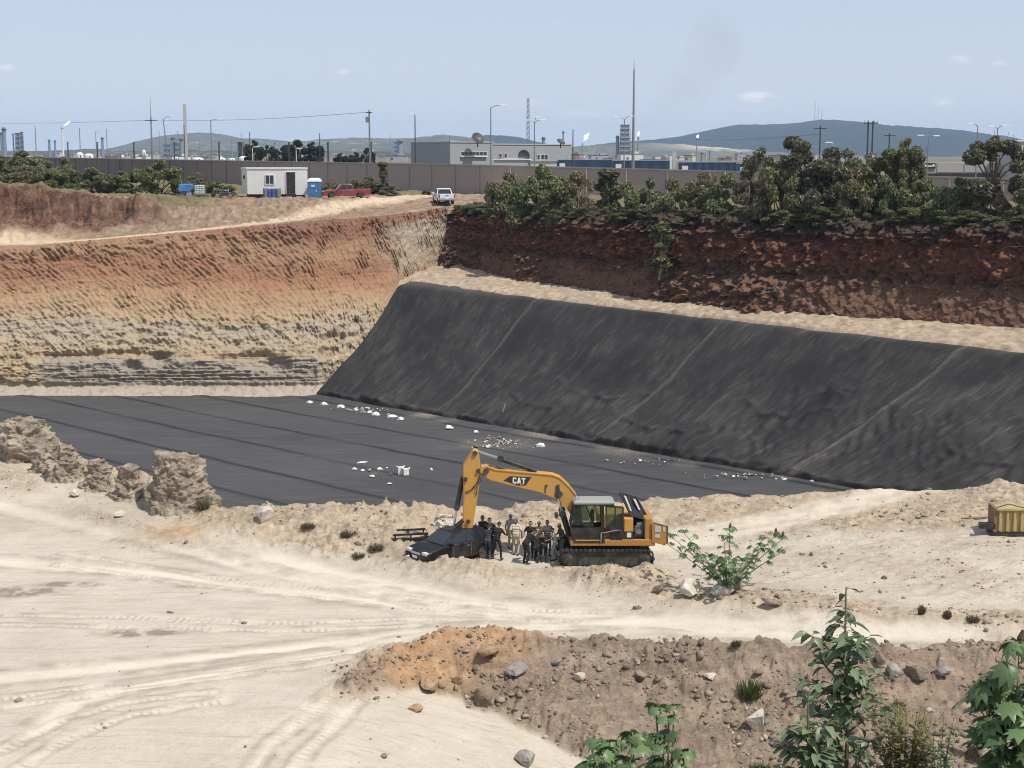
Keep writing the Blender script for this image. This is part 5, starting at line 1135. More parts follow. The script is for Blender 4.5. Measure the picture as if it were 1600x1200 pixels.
LV = [(-10,238,70,'bush',L_OLIVE,188,'olive bush at the left edge'), (25,246,70,'bush',L_GREEN,184,'green bush second from the left edge'), (62,240,80,'bush',L_OLIVE,190,'tall olive tree like bush left of the wall end'), (98,246,60,'bush',L_OLIVE,184,'olive bush where the wall first shows'),
      (40,262,70,'bush',L_DRY,179,'brownish dry bush in front of the left thicket'), (90,266,60,'bush',L_GREEN,178,'low green bush in front of the left thicket'), (130,264,56,'bush',L_GREEN,182,'low green bush below the white tanks'), (172,264,60,'bush',L_OLIVE,182,'low olive bush against the wall, left of the single tree'),
      (205,270,50,'bush',L_GREEN,181,'low green bush touching the single tree before the wall'), (254,250,66,'bush',L_GREEN,181,'single green tree before the wall, right of the brown mound'), (310,268,40,'twiggy',L_OLIVE,186,'thin twiggy bush behind the white water tank'), (322,281,44,'bush',L_GREEN,182,'green bush just behind the white water tank'),
      (352,284,44,'bush',L_GREEN,180,'broad leaved bush behind the motorcycle'), (601,254,26,'column',L_DARK,184,'tall narrow dark shrub before the wall, right of the red pickup'), (577,278,44,'bush',L_OLIVE,183,'low bush just right of the red pickup'), (520,284,36,'bush',L_OLIVE,184,'low olive bush between the toilet and red pickup'), (613,290,36,'bush',L_DRY,182,'dry low bush at the foot of the tall narrow shrub'), (668,298,16,'bush',L_DARK,184,'tiny dark bush against the wall left of the white pickup')]
for i, (px, yt, wpx, kind, lm, Y, lab) in enumerate(LV):
    p = at_y(px, Y); p.z -= .1; plant('tree' if kind == 'tree' else 'bush', 'tree' if kind == 'tree' else 'bush', lab, p, wpx * Y / F, PY(px, yt, Y).z - p.z, kind, i + 1, lm, None, 'bushes before the wall', i * .9)
for i, (px, yt, wpx, Y, lab) in enumerate(((405,217,30,330,'leftmost dark tree behind the wall'), (427,222,28,340,'second dark tree behind the wall, smaller'), (468,215,44,330,'widest dark tree of the group behind the wall'), (497,220,36,335,'dark tree right of the widest one behind the wall'), (447,226,26,350,'low dark tree between the second and widest trees'), (581,228,26,300,'dark tree at the foot of the transformer pole'),
                                         (560,236,24,310,'low dark tree left of the transformer pole'), (662,228,22,320,'dark tree right of the round headed lamp'), (690,236,18,330,'small dark tree beside the green shed'), (540,238,26,340,'lowest dark tree between the group and the transformer pole'))):
    p = at_y(px, Y); p.z = 17; plant('tree', 'tree', lab, p, wpx * Y / F, PY(px, yt, Y).z - 17, 'tree', i, L_FAR, None, 'dark trees behind the wall', i)
# ================================================================ office cabin and things beside it
def office():
    Y = 172.0; a, c = PY(387, 313, Y), PY(481, 313, Y); wd = c.x - a.x; z0 = ph((a.x + c.x) / 2, Y) + .0; zt = PY(430, 264, Y).z; zb = PY(430, 303.5, Y).z
    r = empty('office_cabin', (a.x, Y, z0), 0, 'white flat roofed portable office cabin with an open dark door on blocks', 'cabin'); h0, h1 = zb - z0, zt - z0; dep = 2.5; s = Y / F
    k = NT('cabin_panel'); v = k.n('TexCoord').outputs['Object']; wv = k.n('TexWave', wave_type='BANDS', bands_direction='X'); wv.inputs['Scale'].default_value = 3.2; k.l(v, wv.inputs['Vector'])
    k.set(k.mix(k.ramp(k.noise(.8, 4, .6, v), [(.45, 0.0), (.8, .35)]), (.66, .655, .62), (.48, .45, .40)), .5); k.bump(wv.outputs['Color'], .25, .02)
    # the body stands at an angle: long front, one end showing at the left
    m = MB(); m.rings([[(0, 0, z), (wd, 0, z), (wd - .9, dep, z), (-1.05, dep, z)] for z in (h0, h1)]); m.build('wall', k.m, r)
    m = MB(); m.rings([[(-.08, -.08, z), (wd + .08, -.08, z), (wd - .85, dep + .08, z), (-1.15, dep + .08, z)] for z in (h1, h1 + .16)]); m.build('roof', M_WHITE, r)
    m = MB(); m.box((wd / 2 - .3, .6, h0 - .12), (wd - .2, .2, .24)); m.box((wd / 2 - .5, 1.8, h0 - .12), (wd - .2, .2, .24)); m.build('chassis', M_BLACK, r)
    for i in range(6):
        b = MB(); b.box((.5 + i * (wd - 1) / 5, .7, (h0 - .24) / 2), (.4, .4, h0 - .24)); b.build('support_block', M_PALE if i % 2 else M_DARK, r)
    def P2(px, py): q = PY(px, py, Y); return q.x - a.x, q.z - z0
    x0, zA = P2(415, 287.5); x1, zB = P2(428, 273.5); f = MB(); f.box(((x0 + x1) / 2, -.03, (zA + zB) / 2), (x1 - x0 + .14, .1, zB - zA + .14)); fo = f.build('window', M_WHITE, r)
    for q in (0, 1):
        g = MB(); w2 = (x1 - x0) / 2; g.box((x0 + w2 * (q + .5), -.06, (zA + zB) / 2), (w2 * .84, .08, zB - zA - .08)); g.build('pane', M_GLASS, fo)
    x0, zA = P2(448, 302.5); x1, zB = P2(461, 269); f = MB(); f.box(((x0 + x1) / 2, -.02, (zA + zB) / 2), (x1 - x0, .06, zB - zA)); f.build('doorway', M_BLACK, r)  # black slab on the wall stands in for the dark inside the open door
    d = MB(); d.box((x0 - .05, -.04, (zA + zB) / 2), (.06, .12, zB - zA)); d.box((x1 + .03, -.04, (zA + zB) / 2), (.06, .12, zB - zA)); d.box(((x0 + x1) / 2, -.04, zB + .03), (x1 - x0 + .16, .12, .06)); d.build('door_frame', M_WHITE, r)
    d = MB(); d.box((P2(471, 280)[0], -.04, (zA + zB) / 2), (P2(480, 280)[0] - P2(463, 280)[0], .08, zB - zA + .3)); d.build('open_door', M_WHITE, r)
    m = MB(); m.box((-.55, dep * .5, h1 - .9), (.16, .5, .35)); o = m.build('air_vent', M_DARK, r)
    m = MB(); m.box(((x0 + x1) / 2, -.35, .3), (1.0, .5, .12)); m.box(((x0 + x1) / 2, -.6, .12), (1.0, .4, .12)); m.build('step', M_DARK, r)
office()
def barrel(px, mt, lab, Y=170.9):
    p0 = PY(px, 316, Y); p0.z = ph(p0.x, Y) ; h = .95; r = empty('barrel', tuple(p0), 0, lab, 'barrel', 'barrels before the office cabin')
    m = MB(); m.lathe([(0, 0), (.28, 0), (.29, .05), (.29, .3), (.305, .32), (.29, .34), (.29, .62), (.305, .64), (.29, .66), (.29, .9), (.275, h), (0, h - .02)], 16); m.build('body', mt, r, smooth=True)
    m = MB(); m.lathe([(0, h - .02), (.04, h - .02), (.04, h + .03), (0, h + .03)], 8, (.13, 0, 0)); m.build('bung', M_BLACK, r)
M_BLUEP = paint('blue_plastic', (.03, .075, .24), .4, 0, .25); M_GREYP = paint('grey_plastic', (.16, .17, .19), .5, 0, .3)
for px, mt, lab in ((415.5, M_GREYP, 'grey barrel, leftmost of four before the cabin'), (421, M_BLUEP, 'blue barrel right beside the leftmost grey barrel'), (427.5, M_BLUEP, 'blue barrel in the middle of the barrels, left of the last grey one'), (435.5, M_GREYP, 'grey barrel, rightmost of four before the cabin')): barrel(px, mt, lab)
def toilet():
    Y = 171; p0 = PY(492, 316, Y); z0 = ph(p0.x, Y); s = Y / F; w_ = 18.5 * s; h = PY(492, 284, Y).z - z0; ht = PY(492, 278, Y).z - z0
    r = empty('portable_toilet', (p0.x, Y, z0), R(-8), 'blue portable toilet with a rounded white roof beside the office cabin', 'toilet'); mb = paint('toilet_blue', (.045, .16, .33), .45, 0, .12)
    m = MB(); m.box((0, 0, .08), (w_, w_, .16)); m.build('base', M_GREYP, r)
    m = MB(); m.box((0, 0, h / 2 + .08), (w_ * .94, w_ * .94, h - .16)); m.build('wall', mb, r, bevel=.05)
    m = MB(); n = 8; m.rings([[(x * w_ * .5 * k, y * w_ * .5 * k, h + (ht - h) * t) for x, y in ((-1, -1), (1, -1), (1, 1), (-1, 1))] for k, t in ((1.02, 0), (1.0, .35), (.85, .75), (.55, 1.0))]); m.build('roof', M_WHITE, r, smooth=True, ang=60)
    m = MB(); m.box((0, -w_ * .48, h * .5), (w_ * .7, .05, h * .86)); d = m.build('door', paint('toilet_door', (.06, .20, .40), .45, 0, .1), r, bevel=.02)
    for zz in (.28, .72):
        m = MB(); m.box((0, -w_ * .5, h * zz), (w_ * .5, .04, h * .22)); m.build('panel', mb, d, bevel=.015)
    m = MB(); m.box((w_ * .27, -w_ * .52, h * .5), (.06, .05, .22)); m.build('handle', M_WHITE, d)
    m = MB(); m.box((0, -w_ * .525, h * .78), (.42, .015, .2)); m.build('notice', M_WHITE, d)
    for sx in (-1, 1):
        m = MB(); m.box((sx * w_ * .42, -w_ * .475, h * .5), (w_ * .1, .05, h * .9)); m.build('corner_post', mb, r)
toilet()
def ibc():
    Y = 171.5; p0 = PY(313, 317, Y); z0 = ph(p0.x, Y); r = empty('water_tank', (p0.x, Y, z0), R(6), 'white caged square water tank beside the blue tarpaulin', 'water tank'); w_ = 16 * Y / F; h = 17 * Y / F
    m = MB(); m.box((0, 0, .1), (w_, w_, .14)); m.build('pallet', M_DARK, r)
    m = MB(); m.box((0, 0, h / 2 + .15), (w_ * .94, w_ * .94, h - .16)); m.build('tank', M_WHITE, r, bevel=.08)
    m = MB()
    for i in range(5):
        z = .2 + (h - .2) * i / 4; m.box((0, -w_ * .495, z), (w_, .03, .03)); m.box((-w_ * .495, 0, z), (.03, w_, .03)); m.box((w_ * .495, 0, z), (.03, w_, .03))
    for i in range(5):
        x = w_ * (i / 4 - .5) * .98; m.box((x, -w_ * .50, h / 2 + .1), (.03, .03, h)); m.box((-w_ * .5, x, h / 2 + .1), (.03, .03, h))
    m.build('cage', M_GREY, r); m = MB(); m.lathe([(0, h + .06), (.12, h + .06), (.12, h + .14), (0, h + .14)], 10); m.build('cap', M_BLUEP, r)
    Y = 171.3; p0 = PY(292, 317, Y); z0 = ph(p0.x, Y); r = empty('supply_stall', (p0.x, Y, z0), R(-5), 'bright blue tarpaulin covered stack left of the white water tank', 'covered stack')
    w_ = 19 * Y / F; h = 18 * Y / F; m = MB(); rs = np.random.RandomState(2)
    m.rings([[(x * w_ * .5 * k + rs.normal() * .03, y * .5 * k + rs.normal() * .03, z + rs.normal() * .03) for x, y in ((-1, -1), (-.4, -1.05), (.3, -1), (1, -1), (1, 0), (1, 1), (0, 1), (-1, 1), (-1.02, 0))] for k, z in ((1.06, h * .45), (1.03, h * .75), (.98, h * .97), (.6, h * 1.02))])
    m.build('tarpaulin', paint('blue_tarp', (.05, .16, .42), .5, 0, .2, (.4, .45, .5)), r, smooth=True, ang=50)
    m = MB(); m.box((-w_ * .25, 0, h * .24), (w_ * .45, .8, h * .46)); m.build('crate', M_GREYP, r); m = MB(); m.box((w_ * .24, -.1, h * .23), (w_ * .4, .7, h * .44)); m.build('crate', paint('pale_blue_box', (.25, .34, .42), .6), r)
    Y = 171.6; p0 = PY(325, 317, Y); z0 = ph(p0.x, Y); m = MB(); m.box((0, 0, .28), (.55, .5, .5)); m.box((0, 0, .56), (.6, .55, .06), 1); m.box((0, -.26, .3), (.35, .02, .25), 1); tag(m.build('wooden_crate', [paint('weathered_wood', (.36, .26, .17), .9), M_BARK], None, (p0.x, Y, z0), bevel=.01), 'small brown wooden box right of the white water tank', 'crate')
ibc()
def motorcycle():
    Y = 171; p0 = PY(350, 318, Y); z0 = ph(p0.x, Y); r = empty('motorcycle', (p0.x, Y, z0), R(8), 'dark parked motorcycle left of the office cabin', 'motorcycle')
    for x in (-.66, .66):
        m = MB(); n = 20; m.rings([[( x + (.29 + .055 * math.cos(b)) * math.cos(a), .055 * math.sin(b), .34 + (.29 + .055 * math.cos(b)) * math.sin(a)) for b in np.linspace(0, 6.283, 9)[:-1]] for a in np.linspace(0, 6.283, n + 1)[:-1]], caps=False, closed=True); w_ = m.build('wheel', M_RUBBER, r, smooth=True)
        m = MB(); m.lathe([(0, -.03), (.25, -.02), (.25, .02), (0, .03)], 16, (x, 0, .34), axis='y'); m.build('rim', M_GREY, w_)
    m = MB(); m.rings([[(x, y * w0, zc + zz * hh) for y, zz in ((-1, -.3), (-.8, .7), (0, 1), (.8, .7), (1, -.3), (0, -1))] for x, w0, zc, hh in ((-.35, .08, .78, .08), (-.1, .14, .82, .13), (.2, .15, .86, .15), (.38, .08, .86, .08))]); m.build('fuel_tank', paint('dark_blue_coat', (.03, .045, .09), .35), r, smooth=True, ang=60)
    m = MB(); m.box((-.45, 0, .80), (.7, .24, .1)); m.build('saddle', M_BLACK, r, bevel=.04); m = MB(); m.box((0, 0, .46), (.5, .26, .36)); m.box((-.1, -.16, .3), (.9, .07, .08)); m.build('engine', M_DARK, r, bevel=.03)
    m = MB(); m.tube([(.66, -.07, .34), (.4, -.08, .98)], .03, 6); m.tube([(.66, .07, .34), (.4, .08, .98)], .03, 6); m.build('fork', M_GREY, r); m = MB(); m.tube([(.3, -.36, 1.05), (.42, -.15, 1.0), (.42, .15, 1.0), (.3, .36, 1.05)], .018, 6); m.build('handlebar', M_BLACK, r)
    m = MB(); m.tube([(-.66, 0, .34), (-.1, 0, .38), (.35, 0, .9), (-.6, 0, .72), (-.66, 0, .34)], .03, 6); m.build('frame', M_BLACK, r); m = MB(); m.lathe([(0, .47), (.09, .47), (.1, .55), (0, .57)], 10, (0, 0, .9), axis='x'); m.build('headlight', M_LAMP, r)
motorcycle()
# ================================================================ pickups and the dark car
def wheel(r, x, y, rad, wdt, side, hubm):
    m = MB(); m.lathe([(rad * .62, -wdt / 2), (rad * .93, -wdt / 2), (rad, -wdt * .3), (rad, wdt * .3), (rad * .93, wdt / 2), (rad * .62, wdt / 2)], 22, (x, y, rad), axis='y'); w_ = m.build('wheel', M_RUBBER, r, smooth=True)
    m = MB(); s = side; m.lathe([(0, s * wdt * .30), (rad * .2, s * wdt * .32), (rad * .5, s * wdt * .22), (rad * .6, s * wdt * .42), (rad * .63, s * wdt * .40), (rad * .63, -s * wdt * .4), (0, -s * wdt * .3)], 18, (x, y, rad), axis='y')
    for q in range(6):
        a = q * math.pi / 3; m.box((x + rad * .36 * math.cos(a), y + s * wdt * .33, rad + rad * .36 * math.sin(a)), (rad * .5, .03, rad * .13), rot=Matrix.Rotation(-a, 3, 'Y'))
    m.build('rim', hubm, w_, smooth=True)
def arch_outline(x0, x1, z0, top, arches, rad):
    """closed side outline, front to +x; 'top' runs front to back"""
    bot = []
    for ax in sorted(arches):
        bot += [(ax - rad, z0)] + [(ax - rad * math.cos(t), z0 + (rad * 1.02) * math.sin(t)) for t in np.linspace(.25, math.pi - .25, 8)] + [(ax + rad, z0)]
    return [(x0, z0 + .08)] + bot + [(x1, z0 + .08)] + top
def body_shell(r, name, mt, out, w_, inset=.07, bevel=.05):
    """side outline with tumblehome: three layers across the width"""
    n = len(out); zs = [p[1] for p in out]; zm, zM = min(zs), max(zs); ring = []
    for y, k in ((-w_ / 2, 1), (-w_ / 2 + .10, 0), (w_ / 2 - .10, 0), (w_ / 2, 1)): ring.append([(a, y * (1 - (inset * max(0, (b - .62)) if k else 0)), b) for a, b in out])
    m = MB(); m.rings(ring); return m.build(name, mt, r, bevel=bevel, smooth=True, ang=40)
def greenhouse(r, mt, xb0, xt0, xt1, xb1, zb, zt, wb, wt, sides, name='cabin'):
    """cab with raked glass: rear bottom, rear top, front top, front bottom"""
    m = MB(); m.rings([[(x0, -w_ / 2, z), (x1, -w_ / 2, z), (x1, w_ / 2, z), (x0, w_ / 2, z)] for x0, x1, w_, z in ((xb0, xb1, wb, zb), (xt0 + (xb0 - xt0) * .08, xt1 + (xb1 - xt1) * .1, wt + .04, zt - .05), (xt0 + .08, xt1 - .08, wt - .14, zt))]); c = m.build(name, mt, r, bevel=.03, smooth=True, ang=30)
    def q(name, pts, off):
        m = MB(); n = len(pts); o = Vector(off); m.add([Vector(p) - o * .01 for p in pts] + [Vector(p) + o for p in pts], [tuple(range(n)), tuple(range(2 * n - 1, n - 1, -1))] + [(i, (i + 1) % n, n + (i + 1) % n, n + i) for i in range(n)]); m.build(name, M_GLASS, r)
    L = lambda a, b, t: a + (b - a) * t
    def sd(x, z, s):  # point on the side plane
        t = (z - zb) / (zt - zb); return (x, s * (L(wb, wt, t) / 2), z)
    za, zc = zb + .05, zt - .10
    for s in (-1, 1):
        for f0, f1, g0, g1 in sides:     # fractions along the bottom and the top
            q('side_window', [sd(L(xb0, xb1, f0), za, s), sd(L(xb0, xb1, f1), za, s), sd(L(xt0, xt1, g1), zc, s), sd(L(xt0, xt1, g0), zc, s)], (0, s * .012, 0))
    def fr(t, k, z0x, z1x): return None
    for nm, a, b, sg in (('windscreen', xb1, xt1, 1), ('rear_window', xb0, xt0, -1)):
        pts = [(L(a, b, t) , s * L(wb, wt, t) / 2 * .88, L(zb, zt, t)) for t, s in ((.08, -1), (.08, 1), (.86, 1), (.86, -1))]
        nn = Vector((zt - zb, 0, abs(a - b))).normalized() * .018; q(nm, pts, (sg * nn.x, 0, nn.z))
def lampbox(r, name, c, d, mt): m = MB(); m.box(c, d); m.build(name, mt, r, bevel=.02)
M_RED = paint('tail_light_red', (.35, .02, .015), .25, 0, .1); M_CLEAR = paint('headlight_clear', (.62, .64, .66), .15, 0, .1)
def pickup(loc, rz, mt, lab, rear_white=False):
    r = empty('pickup_truck', tuple(loc), rz, lab, 'pickup truck'); w_ = 1.82
    top = [(2.62, .72), (2.55, .92), (2.2, 1.02), (1.05, 1.10), (.95, 1.12), (-.75, 1.12), (-.78, .78), (-2.55, .78)]
    out = arch_outline(-2.6, 2.6, .42, [(2.62, .72), (2.55, .94), (2.15, 1.03), (1.0, 1.11), (-.82, 1.11), (-.84, .80), (-2.55, .80)], (1.62, -1.55), .44)
    body_shell(r, 'body', mt, out, w_)
    greenhouse(r, mt, -.86, -.62, .55, 1.12, 1.10, 1.72, 1.72, 1.42, ((.06, .40, .08, .47), (.45, .88, .53, .98)))
    for s in (-1, 1): m = MB(); m.box((-1.70, s * (w_ / 2 - .06), .94), (1.74, .12, .40)); m.build('bed_side', mt, r, bevel=.03)
    m = MB(); m.box((-2.56, 0, .92), (.1, w_ - .1, .5)); tg = m.build('tailgate', mt, r, bevel=.03); m = MB(); m.box((-2.62, 0, .98), (.03, .3, .07)); m.build('handle', M_BLACK, tg)
    m = MB(); m.box((-2.72, 0, .55), (.2, w_ - .08, .16)); m.build('rear_bumper', M_GREY, r, bevel=.04); m = MB(); m.box((2.62, 0, .52), (.22, w_ - .06, .24)); m.build('front_bumper', mt, r, bevel=.06)
    m = MB(); m.box((2.62, 0, .76), (.06, .9, .2)); m.build('grille', M_BLACK, r, bevel=.01)
    for s in (-1, 1):
        lampbox(r, 'headlight', (2.52, s * .66, .84), (.2, .36, .2), M_CLEAR); lampbox(r, 'tail_light', (-2.60, s * .83, .95), (.08, .13, .36), M_RED)
        m = MB(); m.box((.95, s * (w_ / 2 + .1), 1.18), (.12, .2, .16)); m.build('wing_mirror', mt, r, bevel=.03)
        m = MB(); m.box((.55, s * (w_ / 2 + .002), .80), (.02, .012, .60)); m.box((-.28, s * (w_ / 2 + .002), .80), (.02, .012, .60)); m.build('door_seam', M_BLACK, r); m = MB(); m.box((-.1, s * (w_ / 2 + .015), .98), (.16, .03, .04)); m.box((.7, s * (w_ / 2 + .015), .98), (.16, .03, .04)); m.build('door_handle', M_GREY, r)
        for x in (1.62, -1.55): wheel(r, x, s * (w_ / 2 - .14), .37, .26, s, M_GREY)
    if rear_white: m = MB(); m.box((-2.635, 0, .72), (.012, .42, .16)); m.build('number_plate', M_WHITE, r)
    return r
def car_paint(name, col, dust=.15, rough=.4, coat=.3):
    k = NT(name); v = k.n('TexCoord').outputs['Object']; n1 = k.noise(1.6, 5, .6, v)
    c = k.mix(k.math('MULTIPLY', k.ramp(n1, [(.45, 0.0), (.75, 1.0)]), dust), col, (.35, .28, .21)); k.set(c, rough, 0, .4 if coat > .2 else .2); k.b.inputs['Coat Weight'].default_value = coat; k.b.inputs['Coat Roughness'].default_value = .2; return k.m
p = PY(541, 314, 172.5); p.z = ph(p.x, p.y) + .0
pickup(p, R(180 + 10), car_paint('red_coat', (.19, .025, .028), .2), 'dark red double cab pickup beside the blue portable toilet')
p = on_plateau(693, 319); pickup(p, R(90 + 11), car_paint('silver_white_coat', (.62, .63, .64), .15), 'white pickup seen from behind on the dirt road at the cliff corner', True)
# ================================================================ excavator
M_YEL = paint('machine_yellow', (.55, .285, .05), .5, 0, .5, (.36, .26, .16), 1.6); M_YELD = paint('dusty_orange_yellow', (.42, .20, .04), .55, 0, .35, (.3, .2, .12), 1.5)
M_TRACK = paint('track_steel', (.035, .032, .03), .7, .3, .55, (.22, .18, .14), 2.0); M_CHROME = plain('rod_chrome', (.55, .55, .55), .2, .9)
M_INT = paint('engine_grey', (.22, .24, .24), .5, .3, .4, (.1, .09, .08), 5)
def seetru():
    k = NT('cab_glass'); k.set((.30, .38, .30), .04, 0, .5); k.b.inputs['Transmission Weight'].default_value = .92; k.b.inputs['IOR'].default_value = 1.03; return k.m
M_CABG = seetru()
EXP = PZ(950, 874.5, 2.98)
def excavator():
    K = 32.9; KZ = 32.0
    gz = 2.98
    r = empty('excavator', (EXP.x, EXP.y, gz), math.pi, 'large yellow tracked excavator with hood and doors open, arm over the dark car', 'excavator')
    def A(px, py, y=0.0): return ((950 - px) / K, (874.5 + y * 8.5 - py) / KZ)      # picture outline -> metres in the plane at y (near side +)
    def prof(pts, y): return [A(px, py, y) for px, py in pts]
    # tracks
    for s in (1, -1):
        t = bpy.data.objects.new('track', None); COL.objects.link(t); t.parent = r; yc = s * 1.28; x0, x1, hh = -1.62, 2.02, .44
        def loop(rad, n=46):
            per = []; L = x1 - x0
            tot = 2 * L + 2 * math.pi * rad
            for i in range(n):
                d = tot * i / n
                if d < L: per.append((x0 + d, hh + rad, 0.0))
                elif d < L + math.pi * rad: a = (d - L) / rad; per.append((x1 + rad * math.sin(a), hh + rad * math.cos(a), a))
                elif d < 2 * L + math.pi * rad: per.append((x1 - (d - L - math.pi * rad), hh - rad, math.pi))
                else: a = math.pi + (d - 2 * L - math.pi * rad) / rad; per.append((x0 + rad * math.sin(a), hh + rad * math.cos(a), a))
            return per
        m = MB()
        for x, z, a in loop(.40):
            rot = Matrix.Rotation(a, 3, 'Y'); m.box((x, yc, z), (.165, .6, .05), rot=rot); n_ = rot @ Vector((0, 0, 1)); m.box((x + n_.x * .035, yc, z + n_.z * .035), (.03, .6, .06), rot=rot)
        m.build('track_shoes', M_TRACK, t)
        m = MB(); out = [(x, z) for x, z, a in loop(.34, 40)]; m.prism(out, yc - .17, yc + .17); m.build('track_frame', M_TRACK, t)
        m = MB()
        for i in range(8): m.lathe([(0, -.25), (.11, -.25), (.13, -.18), (.13, .18), (.11, .25), (0, .25)], 14, (x0 + .15 + i * (x1 - x0 - .3) / 7, yc, .20), axis='y')
        m.build('rollers', M_DARK, t, smooth=True)
        for x, nm in ((x0, 'sprocket'), (x1, 'idler_wheel')):
            m = MB(); m.lathe([(0, -.26), (.2, -.26), (.31, -.2), (.31, .2), (.2, .26), (0, .26)], 20, (x, yc, hh), axis='y'); m.build(nm, M_TRACK, t, smooth=True)
    m = MB(); m.box((.2, 0, .62), (2.0, 2.0, .45)); m.lathe([(0, .8), (.75, .8), (.75, 1.0), (0, 1.0)], 24); m.build('undercarriage', M_BLACK, r)
    h0 = 1.0
    m = MB(); m.box((-.12, 0, h0 + .16), (3.95, 2.85, .26)); m.build('platform', M_YELD, r, bevel=.03)
    m = MB(); m.box((.8, 1.36, h0 + .31), (1.6, .14, .05)); m.box((-1.3, 1.36, h0 + .31), (1.5, .14, .05)); m.build('step_plate', M_YEL, r)
    # counterweight and engine house
    m = MB(); out = [(-2.06, h0 + .3), (-2.12, h0 + .5), (-2.1, 1.95), (-1.95, 2.15), (-1.6, 2.2), (-1.6, h0 + .3)]; m.prism(out, -1.38, 1.25); m.build('counterweight', M_YELD, r, bevel=.08)
    m = MB(); m.box((-.55, -.75, 1.75), (2.1, 1.2, .9)); m.build('engine_house', M_YEL, r, bevel=.04)
    m = MB(); m.box((-.85, 1.16, 2.02), (.42, .5, .62)); m.build('side_panel', M_YEL, r, bevel=.03)
    m = MB(); m.box((-.55, 1.0, 1.45), (1.05, .75, .55)); m.build('side_box', M_BLACK, r, bevel=.02); m = MB(); m.box((-.88, 1.385, 1.55), (.2, .02, .22)); m.build('warning_plate', M_WHITE, r)
    m = MB(); m.box((-1.38, .3, 1.32), (.62, 1.9, .06)); m.box((-1.08, .7, 1.8), (.05, 1.2, .95)); m.box((-1.38, .05, 1.8), (.6, .05, .95)); m.build('engine_bay', M_BLACK, r)
    m = MB(); m.box((-1.33, .6, 1.55), (.42, .7, .4)); m.box((-1.42, .75, 1.86), (.3, .5, .22)); m.tube([(-1.2, 1.1, 1.4), (-1.2, 1.15, 1.9), (-1.45, 1.15, 2.02)], .05, 8); m.tube([(-1.5, 1.1, 1.4), (-1.52, 1.1, 1.95)], .035, 6); m.lathe([(0, -.1), (.13, -.1), (.13, .1), (0, .1)], 12, (-1.35, 1.1, 1.66), axis='y'); m.build('engine', M_INT, r)
    m = MB(); m.box((-1.78, 1.12, 1.78), (.3, .46, 1.05)); m.build('door_frame', M_YELD, r, bevel=.02)
    d = MB(); q = prof([(1014, 817), (1037, 823), (1038, 848), (1034, 853), (1014, 848)], 1.5); d.prism(q, 1.40, 1.46); do = d.build('engine_door', M_YELD, r)
    for box in ([(1018, 822), (1027, 823.5), (1027, 833), (1018, 832)], [(1018.5, 835), (1026, 836), (1026, 842), (1018.5, 841)], [(1030.5, 823.5), (1034.5, 824.5), (1034, 832), (1030.5, 831)]):
        d = MB(); d.prism(prof(box, 1.5), 1.465, 1.475); d.build('door_inset', M_PALE, do)
    d = MB(); d.tube([A(1014.5, 818, 1.5)[:1] + (1.44,) + A(1014.5, 818, 1.5)[1:], A(1037, 823.5, 1.5)[:1] + (1.47,) + A(1037, 823.5, 1.5)[1:], A(1037.5, 850, 1.5)[:1] + (1.47,) + A(1037.5, 850, 1.5)[1:]], .03, 5); d.build('door_edge', M_DARK, do)
    # raised engine hood (a lid tipped up on its hinge)
    def lid(name, pts, y0, y1, th, mt, par):
        P3 = []
        for px, py, y in pts: x, z = A(px, py, y); P3.append(Vector((x, y, z)))
        n = (P3[1] - P3[0]).cross(P3[-1] - P3[0]).normalized() * th; k = len(P3); m = MB(); m.add([p for p in P3] + [p + n for p in P3], [tuple(range(k)), tuple(range(2 * k - 1, k - 1, -1))] + [(i, (i + 1) % k, k + (i + 1) % k, k + i) for i in range(k)]); return m.build(name, mt, par)
    hood = lid('engine_hood', [(965, 771, 1.1), (993, 776.5, -.1), (1010, 806, -.1), (1006, 812.5, .6), (983, 808, 1.1)], 0, 0, .06, M_BLACK, r)
    lid('hood_opening', [(971, 776, 1.12), (975, 777, .95), (984, 800, .95), (981, 799.5, 1.12)], 0, 0, .02, M_PALE, hood); lid('hood_opening', [(987, 780, .42), (991.5, 781, .22), (999, 797, .22), (996, 797.5, .42)], 0, 0, .02, M_PALE, hood)
    for a_, b_ in (((965, 771, 1.13), (983, 808, 1.13)), ((976, 773, .7), (990, 809, .75)), ((993, 776, -.05), (1010, 806, -.05))):
        m = MB(); (xa, za), (xb, zb) = A(a_[0], a_[1], a_[2]), A(b_[0], b_[1], b_[2]); m.tube([(xa, a_[2], za), (xb, b_[2], zb)], .035, 5); m.build('hood_rib', M_DARK, hood)
    # cab
    cab = bpy.data.objects.new('cab', None); COL.objects.link(cab); cab.parent = r
    side = prof([(893, 849), (889, 822), (896, 790), (940, 790), (941, 849)], 1.45); zr = side[2][1]
    yA, yB = .40, 1.42
    for (pa, pb, wd) in (((893, 849), (889.5, 822), .09), ((889.5, 822), (896, 790), .08), ((911, 791), (924, 824), .05), ((938, 790), (939.5, 849), .16), ((896, 791), (940, 791), .1), ((893, 848), (940, 848), .12)):
        for y in (yA + .04, yB - .04):
            (xa, za), (xb, zb) = A(*pa, 1.45), A(*pb, 1.45); m = MB(); m.tube([(xa, y, za), (xb, y, zb)], wd * .6, 4); m.build('pillar', M_BLACK, cab)
    low = prof([(893, 849), (890, 826), (924, 826), (938, 824), (941, 849)], 1.45); m = MB(); m.prism(low, yB - .05, yB); m.build('lower_panel', M_BLACK, cab); m = MB(); m.prism(low, yA, yA + .05); m.build('lower_panel', M_BLACK, cab)
    m = MB(); m.box(((low[0][0] + low[-1][0]) / 2, (yA + yB) / 2, low[0][1] + .05), (1.4, 1.0, .1)); m.build('cab_floor', M_BLACK, cab)
